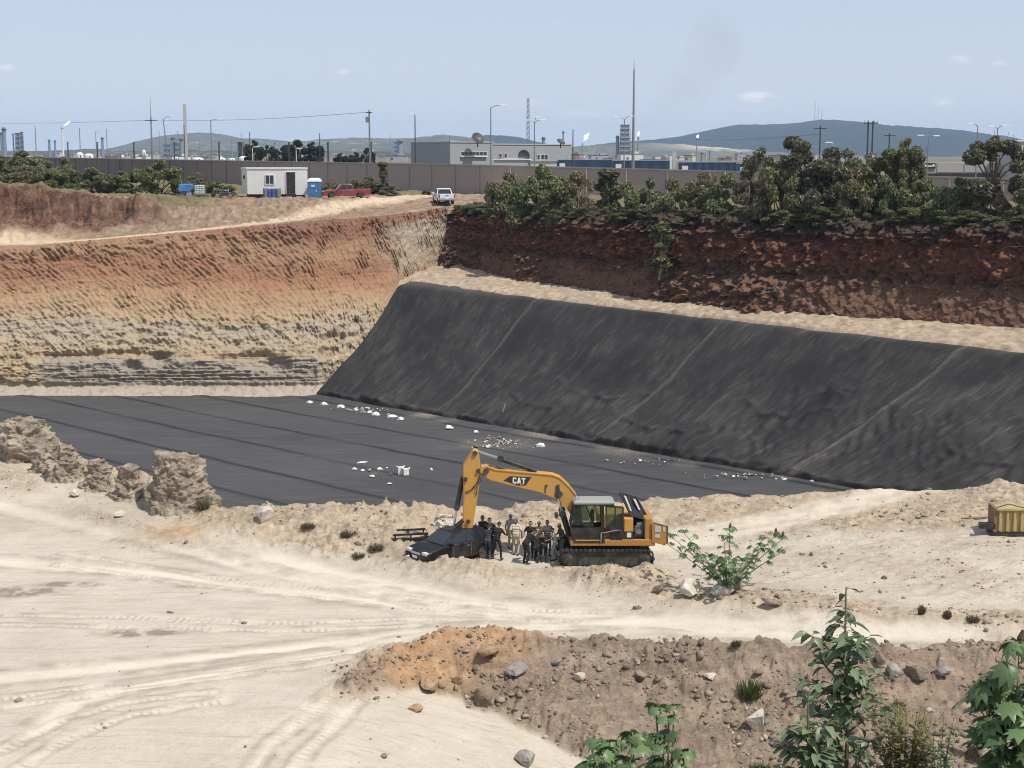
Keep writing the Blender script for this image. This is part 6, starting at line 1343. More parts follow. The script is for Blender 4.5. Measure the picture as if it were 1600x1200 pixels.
    g = MB(); q = prof([(891, 822), (897, 792), (909, 792), (922, 823)], 1.45); g.prism(q, yB - .035, yB - .02); g.build('side_glass', M_CABG, cab); g = MB(); q2 = prof([(891, 822), (897, 792), (936, 792), (937, 823)], 1.45); g.prism(q2, yA + .02, yA + .035); g.build('side_glass', M_CABG, cab)
    (xa, za), (xb, zb) = A(889.5, 822, 1.45), A(896, 791, 1.45); g = MB(); g.add([(xa, yA + .06, za), (xa, yB - .06, za), (xb, yB - .06, zb), (xb, yA + .06, zb)], [(0, 1, 2, 3)]); g.build('front_glass', M_CABG, cab)
    m = MB(); x0, x1 = A(956, 790, 1.45)[0], A(894, 790, 1.45)[0]; m.rings([[(x0 + e, yA - .03 + e, z), (x1 - e, yA - .03 + e, z), (x1 - e, yB + .05 - e, z), (x0 + e, yB + .05 - e, z)] for e, z in ((0, zr), (0, zr + .08), (.14, zr + .18))]); m.build('cab_roof', [paint('cab_roof_pale', (.30, .30, .28), .55, 0, .5)], cab, smooth=True, ang=30)
    m = MB(); m.box((x0 + .35, (yA + yB) / 2, zr - .05), (.7, 1.0, .1)); m.build('roof_overhang', M_BLACK, cab)
    m = MB(); m.box((1.0, .9, 1.75), (.5, .5, .5)); m.box((.82, .9, 2.25), (.16, .48, .7)); m.build('seat', M_BLACK, cab, bevel=.06)
    m = MB(); m.tube([(1.5, .9, 1.4), (1.4, .9, 2.1)], .04, 6); m.box((1.45, .6, 1.9), (.2, .12, .5)); m.build('console', M_DARK, cab)
    # door swung back against the body
    dr = prof([(943, 793), (969, 795), (968.5, 828), (944, 826)], 1.55)
    dfo = bpy.data.objects.new('cab_door', None); COL.objects.link(dfo); dfo.parent = cab
    for i in range(4):
        (xa, za), (xb, zb) = dr[i], dr[(i + 1) % 4]; m = MB(); m.tube([(xa, 1.52, za), (xb, 1.52, zb)], .05, 4); m.build('door_frame', M_BLACK, dfo)
    (xa, za), (xb, zb) = A(957, 794, 1.55), A(957, 827, 1.55); m = MB(); m.tube([(xa, 1.52, za), (xb, 1.52, zb)], .04, 4); m.build('door_bar', M_BLACK, dfo)
    g = MB(); g.prism(dr, 1.51, 1.525); g.build('door_glass', M_CABG, dfo)
    m = MB(); (xa, za), (xb, zb) = A(936, 834, 1.5), A(966, 829, 1.5); m.tube([(xa, 1.46, za), (xb, 1.46, zb)], .03, 6); m.tube([(xa, 1.46, za - .0), (xa, 1.46, za - .45)], .03, 6); m.build('grab_rail', M_CHROME, r)
    # boom: box girder from the picture's side outline
    bo = [(752, 728), (761, 727.5), (774, 732.5), (815, 736.5), (862, 740.5), (874, 745), (888, 758), (899, 772), (906, 790), (911, 832), (900, 836), (893, 806), (886, 794), (876, 785), (866, 777.5), (844, 768), (806, 759), (769, 750), (753, 742), (749, 735)]
    m = MB(); m.prism(prof(bo, 0), -.30, .30); boom = m.build('boom', M_YEL, r, bevel=.025)
    m = MB()
    for a_, b_ in zip(bo[1:9], bo[2:10]):
        (xa, za), (xb, zb) = A(*a_), A(*b_); m.tube([(xa, .31, za - .03), (xb, .31, zb - .03)], .03, 4)
    for a_, b_ in zip(bo[10:18], bo[11:19]):
        (xa, za), (xb, zb) = A(*a_), A(*b_); m.tube([(xa, .31, za + .03), (xb, .31, zb + .03)], .025, 4)
    m.build('boom_flange', M_YELD, boom)
    m = MB(); m.prism(prof([(868, 757), (873, 755), (874, 768), (871, 777), (866, 774)], 0), .302, .34); m.build('boom_hatch', M_DARK, boom)
    m = MB(); m.prism(prof([(851, 756), (855, 756), (854.5, 759), (852.6, 759), (852, 769), (850.5, 769)], 0), .302, .33); m.build('boom_bracket', M_DARK, boom)
    for px, py in ((874, 770), (760, 735), (905, 828)):
        x, z = A(px, py); m = MB(); m.lathe([(0, -.40), (.13, -.40), (.13, .40), (0, .40)], 14, (x, 0, z), axis='y'); m.build('pin', M_DARK, boom, smooth=True)
    # the maker's mark: white capitals on a dark wedge
    def D(u, v): # u 0..1 along, v 0..1 up the mark
        px = 786 + 44 * u; top = 741.8 + 1.2 * u; bot = 755.2 + 4.2 * u; return A(px, bot + (top - bot) * v)
    m = MB(); m.prism([D(.02, .42), D(.23, .93), D(1.0, .93), D(.80, .10), D(.55, .02)], .303, .312); mk = m.build('mark_panel', M_BLACK, boom)
    letters = {'C': [(.95, .72), (.62, .72), (.62, .80), (.36, .80), (.36, .20), (.62, .20), (.62, .33), (.95, .33), (.95, .12), (.80, 0), (.18, 0), (.04, .14), (.04, .86), (.18, 1), (.80, 1), (.95, .88)],
               'A': [(0, 0), (.30, 1), (.72, 1), (1.02, 0), (.70, 0), (.64, .2), (.38, .2), (.32, 0)], 'T': [(.36, 0), (.36, .76), (.06, .76), (.06, 1), (.96, 1), (.96, .76), (.68, .76), (.68, 0)]}
    for i, ch in enumerate('CAT'):
        m = MB(); m.prism([D(.335 + .155 * (i + u * .95), .20 + .62 * v) for u, v in letters[ch]], .314, .322); m.build('letter', M_WHITE, mk)
    m = MB(); m.prism([D(.60, .06), D(.70, .10), D(.60, .30)], .314, .322); m.build('mark_accent', M_YEL, mk)
    # stick
    st = [(739, 704), (743, 703), (748, 706), (751, 727), (751, 742), (748, 766), (742.5, 800), (738, 826), (723, 826), (724, 800), (725.6, 774), (724.7, 745), (724.5, 726)]
    m = MB(); m.prism(prof(st, 0), -.24, .24); stick = m.build('stick', M_YEL, r, bevel=.025)
    m = MB()
    for pts in ([(725, 726), (739, 705), (747.5, 707)], [(725, 746), (726, 774), (724.5, 800), (723.5, 825)]):
        m.tube([(A(*p)[0], .245, A(*p)[1]) for p in pts], .035, 4)
    m.build('stick_flange', M_YELD, stick)
    for px, py in ((743, 708), (748, 735), (728, 748), (732, 813)):
        x, z = A(px, py); m = MB(); m.lathe([(0, -.33), (.10, -.33), (.10, .33), (0, .33)], 12, (x, 0, z), axis='y'); m.build('pin', M_DARK, stick, smooth=True)
    m = MB(); m.tube([(A(752, 738)[0], .32, A(752, 738)[1]), (A(747, 752)[0], .34, A(747, 752)[1]), (A(737, 764)[0], .30, A(737, 764)[1]), (A(728, 768)[0], .27, A(728, 768)[1])], .03, 6); m.tube([(A(757, 738)[0], .33, A(757, 738)[1]), (A(746, 758)[0], .36, A(746, 758)[1]), (A(745, 772)[0], .28, A(745, 772)[1])], .025, 6); m.tube([(A(755, 730)[0], .1, A(755, 730)[1]), (A(768, 728)[0], .1, A(768, 728)[1]), (A(790, 735)[0], .1, A(790, 735)[1])], .04, 6); m.build('hydraulic_hose', M_RUBBER, stick, smooth=True)
    def ram(p0, pm, p1, r0, r1, ys, par, nm):
        for y in ys:
            a_, b_, c_ = [(A(*p)[0], y, A(*p)[1]) for p in (p0, pm, p1)]; m = MB(); m.tube([a_, b_], r0, 10); o = m.build(nm, M_BLACK, par, smooth=True)
            m = MB(); m.tube([b_, c_], r1, 8); m.build('rod', M_CHROME, o, smooth=True); m = MB(); m.lathe([(0, -.12), (r0 * 1.3, -.12), (r0 * 1.3, .12), (0, .12)], 10, b_, axis='y'); m.build('gland', M_DARK, o)
    ram((838, 737), (782, 718), (745, 706), .13, .06, (0,), r, 'stick_cylinder'); ram((724, 746), (714, 793), (709, 824), .115, .06, (0,), r, 'bucket_cylinder'); ram((891, 842), (878, 800), (872, 776), .13, .07, (.42, -.42), r, 'boom_cylinder')
    # bucket, folded under and mostly behind the car and the people
    m = MB(); bk = prof([(709, 828), (722, 824), (737, 826), (742, 836), (741, 850), (733, 860), (718, 862), (708, 855), (704, 842)], 0); m.prism(bk, -.55, .50); b = m.build('bucket', M_TRACK, r, bevel=.03)
    m = MB()
    for y in (-.5, -.25, 0, .25, .5): x, z = A(738, 860); m.box((x, y, z), (.16, .1, .26))
    m.build('teeth', M_DARK, b); m = MB(); x0, z0 = A(709, 825); x1, z1 = A(725, 812); m.tube([(x0, .2, z0), (x1, .25, z1)], .06, 6); m.tube([(x0, -.2, z0), (x1, -.25, z1)], .06, 6); m.build('bucket_link', M_DARK, b)
    m = MB(); x, z = A(868, 806, .9); m.tube([(x - .5, .8, z - .3), (x - .1, .9, z)], .025, 5); m.box((x, .9, z), (.16, .28, .22)); m.build('mirror', M_BLACK, r)
    m = MB(); x, z = A(902, 782, 1.2)[0], zr + .15; m.tube([(x, 1.2, z), (x, 1.2, z + .3)], .012, 4); m.build('aerial', M_BLACK, cab)
excavator()
# ================================================================ the dark car among the people
def dark_car():
    p = PZ(706, 879, 2.95); r = empty('dark_car', (p.x, p.y, one_h(p.x, p.y, False) - .05), R(180 + 40), 'dusty black hatchback stopped under the excavator arm', 'car'); mt = car_paint('black_coat', (.006, .006, .007), .14, .5, .1); w_ = 1.72
    out = arch_outline(-2.05, 2.1, .22, [(2.12, .55), (2.05, .72), (1.75, .84), (1.0, .95), (-1.75, .98), (-2.0, .92), (-2.08, .55)], (1.30, -1.28), .36)
    body_shell(r, 'body', mt, out, w_, bevel=.06); greenhouse(r, mt, -1.95, -1.35, .25, 1.10, .93, 1.46, 1.60, 1.20, ((.06, .26, .12, .28), (.29, .56, .31, .60), (.59, .94, .63, .98)))
    for s in (-1, 1):
        lampbox(r, 'headlight', (1.97, s * .62, .70), (.26, .36, .14), M_CLEAR); lampbox(r, 'tail_light', (-2.04, s * .68, .78), (.1, .24, .2), M_RED); m = MB(); m.box((.72, s * .94, 1.0), (.14, .2, .13)); m.build('wing_mirror', mt, r, bevel=.03)
        for x in (1.30, -1.28): wheel(r, x, s * (w_ / 2 - .12), .31, .2, s, M_GREY)
        m = MB(); m.box((.55, s * (w_ / 2 + .004), .62), (.015, .01, .58)); m.box((-.5, s * (w_ / 2 + .004), .62), (.015, .01, .58)); m.build('door_seam', M_GREY, r); m = MB(); m.box((-.32, s * (w_ / 2 + .012), .80), (.16, .03, .03)); m.box((.0 - 1.2, s * (w_ / 2 + .012), .82), (.16, .03, .03)); m.build('door_handle', M_CHROME, r)
    m = MB(); m.box((2.12, 0, .46), (.1, w_ - .2, .2)); m.build('bumper', mt, r, bevel=.05); m = MB(); m.box((2.10, 0, .66), (.05, .7, .09)); m.build('grille', M_CHROME, r); m = MB(); m.box((2.18, 0, .5), (.015, .36, .12)); m.build('number_plate', M_WHITE, r)
dark_car()
def rack():
    p = PZ(640, 862, 3.0); r = empty('steel_rack', (p.x, p.y, one_h(p.x, p.y, False) - .22), R(12), 'low dark steel frame beside the nose of the black hatchback', 'frame')
    for x in (-.75, 0, .75):
        m = MB(); m.box((x, -.45, .31), (.07, .07, .62)); m.box((x, .45, .31), (.07, .07, .62)); m.build('post', M_BLACK, r)
    m = MB(); m.box((0, -.45, .60), (1.7, .07, .10)); m.box((0, .45, .60), (1.7, .07, .10)); m.box((0, -.45, .40), (1.7, .05, .07)); m.build('rail', M_BLACK, r); m = MB(); m.box((.1, 0, .2), (1.5, .8, .3)); m.build('tray', M_TRACK, r)
rack()
# ================================================================ people
SKIN = [plain('skin_brown', (.22, .115, .07), .55), plain('skin_tan', (.30, .17, .11), .55)]
def cloth(n, c): return paint('cloth_' + n, c, .9, 0, .12, (.3, .26, .2), 8)
CL = dict(navy=cloth('navy', (.015, .018, .028)), black=cloth('black', (.008, .008, .009)), cream=cloth('cream', (.62, .56, .46)), white=cloth('white', (.68, .66, .64)), grey=cloth('grey', (.20, .19, .20)), khaki=cloth('khaki', (.47, .41, .32)),
          maroon=cloth('maroon', (.09, .045, .045)), jean=cloth('jean', (.04, .055, .085)), lgrey=cloth('light_grey', (.38, .37, .36)), hair=cloth('hair', (.012, .01, .009)), shoe=cloth('shoe', (.03, .025, .02)))
def person(px, py, rz, lab, top, bot, headc, lean=0.0, head=0.0, arms=((.30, .1, -.1), (.30, .1, -.1)), legs=(.02, -.02), ht=1.70, skin=0, crouch=0.0, hat=False, spread=.10, dz=0.0, sleeve=True):
    """arms: (out from the shoulder, forward, lift) of each hand target, in metres from the shoulder; legs: forward offset of each foot"""
    g = PZ(px, py, 2.95); z = one_h(g.x, g.y) + dz
    S = ht / 1.72; prim = []                     # p0, r0, p1, r1, material index
    T, Bm, SKi, HR, SH, CAP = range(6)
    hip = Vector((0, 0, .93 - crouch)); Rl = Matrix.Rotation(-lean, 3, 'X')       # +y is forward
    def up(v): return hip + Rl @ (Vector(v) - Vector((0, 0, .93)))
    def c(a, r0, b, r1, m): prim.append((Vector(a), r0, Vector(b), r1, m))
    c(hip + Vector((-.075, 0, 0)), .115, hip + Vector((.075, 0, 0)), .115, Bm)
    c(up((-.06, 0, 1.04)), .118, up((.06, 0, 1.04)), .118, T); c(up((-.07, .01, 1.16)), .112, up((.07, .01, 1.16)), .112, T)
    c(up((-.09, .01, 1.28)), .118, up((.09, .01, 1.28)), .118, T); c(up((-.14, 0, 1.40)), .075, up((.14, 0, 1.40)), .075, T)
    c(up((0, 0, 1.40)), .07, up((0, .01, 1.50)), .055, SKi)
    hc = up((0, .015, 1.52)); Rh = Matrix.Rotation(-lean - head, 3, 'X')
    def hp(v): return hc + Rh @ Vector(v)
    c(hp((0, -.01, .10)), .088, hp((0, .005, .125)), .092, SKi); c(hp((0, .035, .04)), .058, hp((0, .05, .02)), .045, SKi); c(hp((0, .10, .085)), .012, hp((0, .115, .06)), .016, SKi)
    for s in (-1, 1): c(hp((s * .088, 0, .085)), .02, hp((s * .09, -.01, .06)), .015, SKi); c(hp((s * .034, .082, .10)), .012, hp((s * .034, .083, .10)), .012, HR)
    c(hp((-.02, .088, .035)), .008, hp((.02, .088, .035)), .008, HR)
    c(hp((0, -.03, .13)), .088, hp((0, .0, .155)), .082, CAP)
    if hat: c(hp((-.05, .11, .155)), .018, hp((.05, .11, .155)), .018, CAP); c(hp((-.04, .14, .15)), .014, hp((.04, .14, .15)), .014, CAP)
    for i, s in enumerate((-1, 1)):
        sh = up((s * .185, 0, 1.385)); o, f, l = arms[i]; hand = sh + Matrix.Rotation(-lean * .5, 3, 'X') @ Vector((s * o * .35, f, l)) if False else sh + Vector((s * (o - .22), f, l - .42))
        d = hand - sh; L = min(d.length, .53); hand = sh + d.normalized() * L
        bend = math.sqrt(max(0, .28 ** 2 - (L / 2) ** 2)); el = sh.lerp(hand, .5) + Vector((s * .5, -.75, -.3)).normalized() * bend
        c(sh, .068, sh.lerp(el, .55), .060, T); c(sh.lerp(el, .5), .056 if sleeve else .047, el, .044, T if sleeve == 'long' else SKi); c(el, .043, hand, .030, T if sleeve == 'long' else SKi)
        dr = (hand - el).normalized(); sd = dr.cross(Vector((0, 0, 1))); sd = sd.normalized() if sd.length > .2 else Vector((0, 1, 0)); pn = dr.cross(sd).normalized()
        c(hand, .030, hand + dr * .075, .034, SKi)
        for k in range(4):
            b0 = hand + dr * .085 + sd * (k - 1.5) * .021; ln = (.062, .075, .07, .055)[k]; m1 = b0 + dr * ln * .6 - pn * .008; c(b0, .011, m1, .0105, SKi); c(m1, .0105, m1 + dr * ln * .4 - pn * .02, .009, SKi)
        c(hand + dr * .03 + sd * .03, .013, hand + dr * .075 + sd * .058 - pn * .012, .010, SKi)
        hj = hip + Vector((s * .095, 0, -.02)); ft = Vector((s * spread, legs[i], .075)); d = ft - hj; L = d.length; bend = math.sqrt(max(0, .435 ** 2 - (L / 2) ** 2)) if L < .87 else 0
        kn = hj.lerp(ft, .5) + Vector((s * .15, 1, .2)).normalized() * bend
        c(hj, .098, kn, .066, Bm); c(kn, .066, ft + Vector((0, 0, .05)), .052, Bm); c(ft + Vector((0, -.03, -.03)), .045, ft + Vector((s * .02, .15, -.04)), .036, SH)
    m = MB()
    for a, r0, b, r1, mi in prim:
        d = b - a; L = max(d.length, 1e-4); d = d / L
        pts, rr = [], []
        for t in (-1, -.7, -.35, 0): pts.append(a + d * r0 * t * 1.0); rr.append(r0 * math.sqrt(max(.0004, 1 - t * t)))
        for t in (0, .35, .7, 1): pts.append(b + d * r1 * t); rr.append(r1 * math.sqrt(max(.0004, 1 - t * t)))
        if L < .002: pts[4] += d * .002
        m.tube(pts, rr, 10)
    me = bpy.data.meshes.new('person'); me.from_pydata(m.v, [], m.f); tmp = link('tmp_body', me)
    md = tmp.modifiers.new('r', 'REMESH'); md.mode = 'VOXEL'; md.voxel_size = .0115; sm = tmp.modifiers.new('s', 'SMOOTH'); sm.iterations = 2; sm.factor = .35
    bpy.context.view_layer.update(); ev = bpy.data.meshes.new_from_object(tmp.evaluated_get(bpy.context.evaluated_depsgraph_get())); bpy.data.objects.remove(tmp)
    n = len(ev.polygons); ce = np.empty(n * 3, np.float32); ev.polygons.foreach_get('center', ce); ce = ce.reshape(-1, 3); best = np.full(n, 1e9); mi = np.zeros(n, np.int32)
    for a, r0, b, r1, mm in prim:
        a_, b_ = np.array(a), np.array(b); ab = b_ - a_; t = np.clip(((ce - a_) @ ab) / max(1e-8, ab @ ab), 0, 1); dd = np.linalg.norm(ce - (a_ + t[:, None] * ab), axis=1) - (r0 + (r1 - r0) * t); k = dd < best; best[k] = dd[k]; mi[k] = mm
    ev.materials.clear()
    for x in (CL[top], CL[bot], SKIN[skin], CL['hair'], CL['shoe'], CL[headc]): ev.materials.append(x)
    ev.polygons.foreach_set('material_index', mi); ev.polygons.foreach_set('use_smooth', np.ones(n, bool)); ev.name = 'person'
    o = link('person', ev, None, (g.x, g.y, z)); o.rotation_euler = (0, 0, rz); o.scale = (S, S, S); tag(o, lab, 'person', 'people at the excavator'); return o
AWAY, TOW = 0.0, math.pi       # facing away from / towards the camera
person(746, 876, AWAY + .35, 'person in a dark navy shirt, jeans and grey cap, back turned, beside the black hatchback', 'navy', 'jean', 'lgrey', lean=.12, hat=True, arms=((.34, .22, .1), (.3, .15, .05)), sleeve='long', ht=1.66)
person(754, 869, TOW + .4, 'person in black with dark hair, standing behind the one in the grey cap', 'black', 'black', 'hair', arms=((.3, .2, .15), (.3, .2, .1)), sleeve='long', ht=1.80)
person(765, 871, TOW - .2, 'person with a bare face and black vest looking towards the road', 'black', 'grey', 'hair', arms=((.3, .25, .2), (.3, .25, .2)), ht=1.74, skin=1)
person(776, 879, AWAY - .5, 'person in black with legs wide apart, left of the cream clothed person', 'black', 'black', 'hair', lean=.3, head=.25, arms=((.4, .35, .1), (.35, .35, .1)), spread=.24, sleeve='long', ht=1.78)
person(762, 877.5, AWAY - .2, 'person in dark jeans bending beside the one in the grey cap', 'navy', 'jean', 'hair', lean=.55, head=.2, arms=((.3, .4, .1), (.3, .4, .1)), legs=(.05, -.1), ht=1.68)
person(806, 872, AWAY - .15, 'person in a cream shirt and cream trousers with a cap, standing with back turned', 'cream', 'khaki', 'khaki', hat=True, head=.15, arms=((.30, -.02, -.08), (.30, .05, -.08)), ht=1.78, skin=0)
person(797.5, 865, TOW + .5, 'person in a pale cap half hidden behind the one in cream', 'lgrey', 'khaki', 'lgrey', hat=True, ht=1.66)
person(821, 884, AWAY - .9, 'person in black stooping forward, nearest to the camera', 'black', 'black', 'hair', lean=.75, head=.2, arms=((.3, .45, .0), (.3, .45, .0)), spread=.14, sleeve='long', ht=1.80)
person(829, 873, TOW - .3, 'person with dark hair behind the stooping one in black', 'black', 'black', 'hair', ht=1.72, skin=1, arms=((.3, .2, .1), (.3, .2, .1)))
person(838, 880, AWAY - .3, 'person in black crouching low with arms forward in the middle of the right group', 'black', 'black', 'hair', lean=.8, crouch=.28, arms=((.34, .42, .05), (.3, .42, .05)), legs=(.12, -.1), sleeve='long', ht=1.76)
person(842, 872, TOW, 'person in a pale round hat behind the crouching one', 'khaki', 'grey', 'cream', hat=True, ht=1.70, arms=((.3, .2, .1), (.3, .2, .1)))
person(850, 880, AWAY + .2, 'person in black bent double at the right of the crouching one', 'black', 'black', 'hair', lean=1.0, crouch=.12, arms=((.3, .35, -.1), (.3, .35, -.1)), sleeve='long', ht=1.74)
person(855, 871, TOW + .2, 'person with dark hair and a pale grey shirt, arms folded, behind the right group', 'lgrey', 'grey', 'hair', arms=((.12, .22, .22), (.12, .22, .22)), ht=1.72, skin=1)
person(867, 877, math.pi / 2 + .2, 'person in a white shirt and grey shorts reaching to the left', 'white', 'lgrey', 'hair', lean=.15, head=.25, arms=((.3, .42, .18), (.3, .42, .12)), legs=(.1, -.12), ht=1.58)
person(879, 874, math.pi / 2 + .4, 'person in a maroon shirt and pale cap at the front of the tracks', 'maroon', 'grey', 'khaki', hat=True, lean=.2, head=.2, arms=((.3, .35, .15), (.3, .3, .1)), ht=1.70)
# ================================================================ earth mounds, boulders, rubble
def dirt_mat(name, a, b, c3):
    k = NT(name); n1 = k.noise(1.3, 6, .65); n2 = k.noise(6, 4, .7); c = k.ramp(n1, [(.28, a), (.5, b), (.72, c3)]); c = k.mix(k.ramp(n2, [(.30, .7), (.44, 0.0)]), c, tuple(x * .5 for x in a)); c = k.mix(k.ramp(n2, [(.6, 0.0), (.7, .5)]), c, tuple(min(1, x * 1.15) for x in c3))
    k.set(c, .95, 0, .15); k.bump(k.math('ADD', n1, k.math('MULTIPLY', n2, .6)), .8, .22); return k.m
M_MOUND = dirt_mat('heaped_earth', (.15, .12, .092), (.30, .245, .185), (.45, .38, .295))
M_ROCKP = dirt_mat('pale_rock', (.40, .34, .27), (.56, .50, .42), (.68, .63, .55)); M_ROCKB = dirt_mat('brown_rock', (.15, .115, .085), (.24, .19, .145), (.34, .28, .22)); M_ROCKG = dirt_mat('grey_rock', (.17, .155, .14), (.28, .26, .235), (.40, .37, .33)); M_ROCKO = dirt_mat('orange_rock', (.24, .14, .08), (.37, .235, .135), (.48, .34, .22))
def blob(w_, d_, h_, seed, steep=2.0, n=150, m_=84, amp=.12, top=0.0):
    """a heap: closed lumpy shell on a base ring"""
    th = np.linspace(0, 2 * math.pi, n + 1)[:-1]; v = np.linspace(0, 1, m_)
    rad = np.where(v < .999, (1 - v ** steep) ** (1 / (1.6 if top == 0 else 2.2)), 0)[None] * (1 + .16 * gn(np.cos(th) * 1.3 + seed, np.sin(th) * 1.3, seed))[:, None]
    rad = np.maximum(rad, 0) if top == 0 else np.where(v[None] < .999, (1 - (1 - top) * np.minimum(v[None] / .93, 1) ** .8) * np.sqrt(np.clip((1.0 - v[None]) / .05, 0, 1)) * (1 + .16 * gn(np.cos(th) * 1.3 + seed, np.sin(th) * 1.3, seed))[:, None], 0)
    X = rad * np.cos(th)[:, None] * w_ / 2; Y = rad * np.sin(th)[:, None] * d_ / 2; Z = v[None] * h_ + 0 * X
    N = np.stack([np.cos(th)[:, None] + 0 * X, np.sin(th)[:, None] + 0 * X, .5 + 0 * X], -1)
    D = (amp * h_ * (fbm(X * .9 + seed, Y * .9, Z * .9 + seed, 3) * 1.3 + .6 * rid(X * 1.1, Y * 1.1 + seed, Z * .5, 3) - .2) + .09 * sst(.05, .2, gn(X * 2 + seed, Y * 2, Z * 2)) + .09 * sst(.05, .2, gn(X * 4 + seed, Y * 4, Z * 4)) + .05 * fbm(X * 8, Y * 8, Z * 8, 2)) * sst(1.0, .97, v)[None]
    P = np.stack([X, Y, Z], -1) + N * D[..., None]
    P[:, 0, 2] = -.6
    P = np.concatenate([P, P[:1]], 0)
    return P
def mound(px, py_top, py_bot, wpx, lab, seed, steep=2.0, top=0.0, amp=.12, mat=None, depth=.8):
    py_top += .08 * (py_bot - py_top); wpx *= .92
    g = on_ground(px, py_bot); s = F / (g.y * 1.0 + 2.5); h = (py_bot - py_top) / s * 1.02; w_ = wpx / s
    P = blob(w_, w_ * depth, h, seed, steep, amp=amp, top=top); me = grid_mesh('dirt_mound', P, mat or M_MOUND); bm = bmesh.new(); bm.from_mesh(me); bmesh.ops.remove_doubles(bm, verts=bm.verts, dist=1e-4); bmesh.ops.recalc_face_normals(bm, faces=bm.faces); bm.to_mesh(me); bm.free()
    o = link('dirt_mound', me, None, (g.x, g.y + w_ * depth * .3, g.z - .1)); tag(o, lab, 'earth mound', 'earth mounds along the pit edge'); return o
mound(275, 707, 797, 112, 'tallest steep sided earth stump with a flat top beside the dark pit floor', 3.0, 5.0, .55, .07)
mound(203, 727, 782, 62, 'broad earth lump with a pale bright top, left of the tallest stump', 5.0, 3.2, .35, .13); mound(150, 716, 768, 54, 'jagged earth lump between the broad lump and the two smaller ones further left', 7.0, 3.0, .3, .15); mound(103, 694, 748, 62, 'rounded earth lump right of the long pale mound', 9.0, 2.6, .2, .14); mound(68, 700, 738, 46, 'small earth lump in the shade of the long pale mound', 12.0, 2.4, .2, .15); mound(28, 651, 720, 104, 'long pale rough mound at the left edge above the sand', 15.0, 2.2, 0, .12)
mound(694, 803, 822, 34, 'small pale cone of dumped earth behind the black hatchback', 21.0, 1.3, 0, .06, M_ROCKP)
def rock_mesh(seed, sub=2):
    bm = bmesh.new(); bmesh.ops.create_icosphere(bm, subdivisions=sub, radius=1.0); rs = np.random.RandomState(seed)
    pl = rs.normal(size=(15, 3)); pl /= np.linalg.norm(pl, axis=1)[:, None]; of = rs.uniform(.36, .78, 15)
    for v in bm.verts:
        p = np.array(v.co)
        for q, o in zip(pl, of):
            d = p @ q
            if d > o: p = p - q * (d - o) * .97
        p = p * (1.25 + .10 * float(gn(p[0] * 1.8 + seed, p[1] * 1.8, p[2] * 1.8))); v.co = p
    me = bpy.data.meshes.new('boulder'); bm.to_mesh(me); bm.free(); return me
ROCKS = [rock_mesh(s, 3) for s in (1, 2, 3, 4, 5)]
BL = [(411,812,32,22,M_ROCKP,'pale angular boulder on the pit edge right of the tallest stump'), (676,1080,34,32,M_ROCKO,'dark sided round boulder on the orange part of the bank'), (756,1102,30,24,M_ROCKB,'brown boulder at the seam between the orange and grey bank'), (806,1052,30,18,M_ROCKG,'flat grey boulder casting a dark shadow near the top of the bank'), (1182,1138,42,38,M_ROCKP,'pale wedge shaped boulder standing out on the grey bank'),
      (1080,930,38,24,M_ROCKP,'white slab boulder left of the castor plant at the road'), (1128,926,34,22,M_ROCKP,'pale boulder under the castor plant at the road'), (1151,920,18,22,M_ROCKP,'upright white stone at the right foot of the castor plant'), (1543,1192,52,52,M_ROCKP,'big white boulder at the lower right corner'), (1500,1180,30,22,M_ROCKB,'brown stone left of the big white boulder'),
      (1432,1062,34,24,M_ROCKB,'grey brown boulder right of the tall leafy plant'), (1468,1055,26,18,M_ROCKG,'grey stone beside the brown boulder right of the tall plant'), (1398,1056,30,18,M_ROCKG,'flat grey slab just right of the tall plant stem'), (872,1040,20,12,M_ROCKG,'small pale stone near the top middle of the bank'), (716,1068,22,16,M_ROCKO,'orange stone right of the dark sided boulder'), (820,1196,34,22,M_ROCKG,'grey stone cut by the bottom edge'),
      (602,1184,10,10,M_ROCKB,'lone small dark stone on the sand near the bottom'), (1207,944,32,8,M_ROCKB,'flat dark stone beside the road, right of the castor plant'), (187,808,16,12,M_ROCKP,'small white stone below the broad earth lump'), (636,875,12,9,M_ROCKP,'small white stone on the grey spill in front of the hatchback'), (118,776,18,12,M_ROCKP,'pale reddish stone below the jagged earth lump'), (762,1028,34,22,M_ROCKO,'orange block at the crest of the bank'),
      (1232,1168,24,18,M_ROCKB,'brown stone left of the lower tall plant'), (1110,1062,22,10,M_ROCKP,'thin pale slab on the bank above the small grass clump'), (1000,1062,22,14,M_ROCKB,'brown stone in the middle of the grey bank'), (905,1060,18,12,M_ROCKP,'pale stone beside the middle of the bank'), (648,1112,20,12,M_ROCKO,'small orange stone low on the orange bank'), (1376,1040,24,18,M_ROCKB,'brown stone behind the right leaves of the tall plant'),
      (1030,925,20,14,M_ROCKB,'brown stone at the right end of the spoil before the tracks'), (560,790,12,8,M_ROCKP,'small white stone on the ridge left of the arm'), (1140,866,8,8,M_ROCKB,'dark pebble on the sand behind the castor plant')]
for i, (px, py, w_, h_, mt, lab) in enumerate(BL):
    g = on_ground(px, py); s = F / (g.y * .97 + 2.5); me = ROCKS[i % 5]; key = (me.name, mt.name)
    if key not in _cache: q = me.copy(); q.materials.append(mt); _cache[key] = q
    o = link('boulder', _cache[key], None, (g.x, g.y, g.z + h_ / s * .30)); o.scale = (w_ / s * .56, w_ / s * .50, h_ / s * .58); o.rotation_euler = (.2 * math.sin(i), .2 * math.cos(i * 2), i * 1.7); tag(o, lab, 'boulder', 'boulders lying about the site')
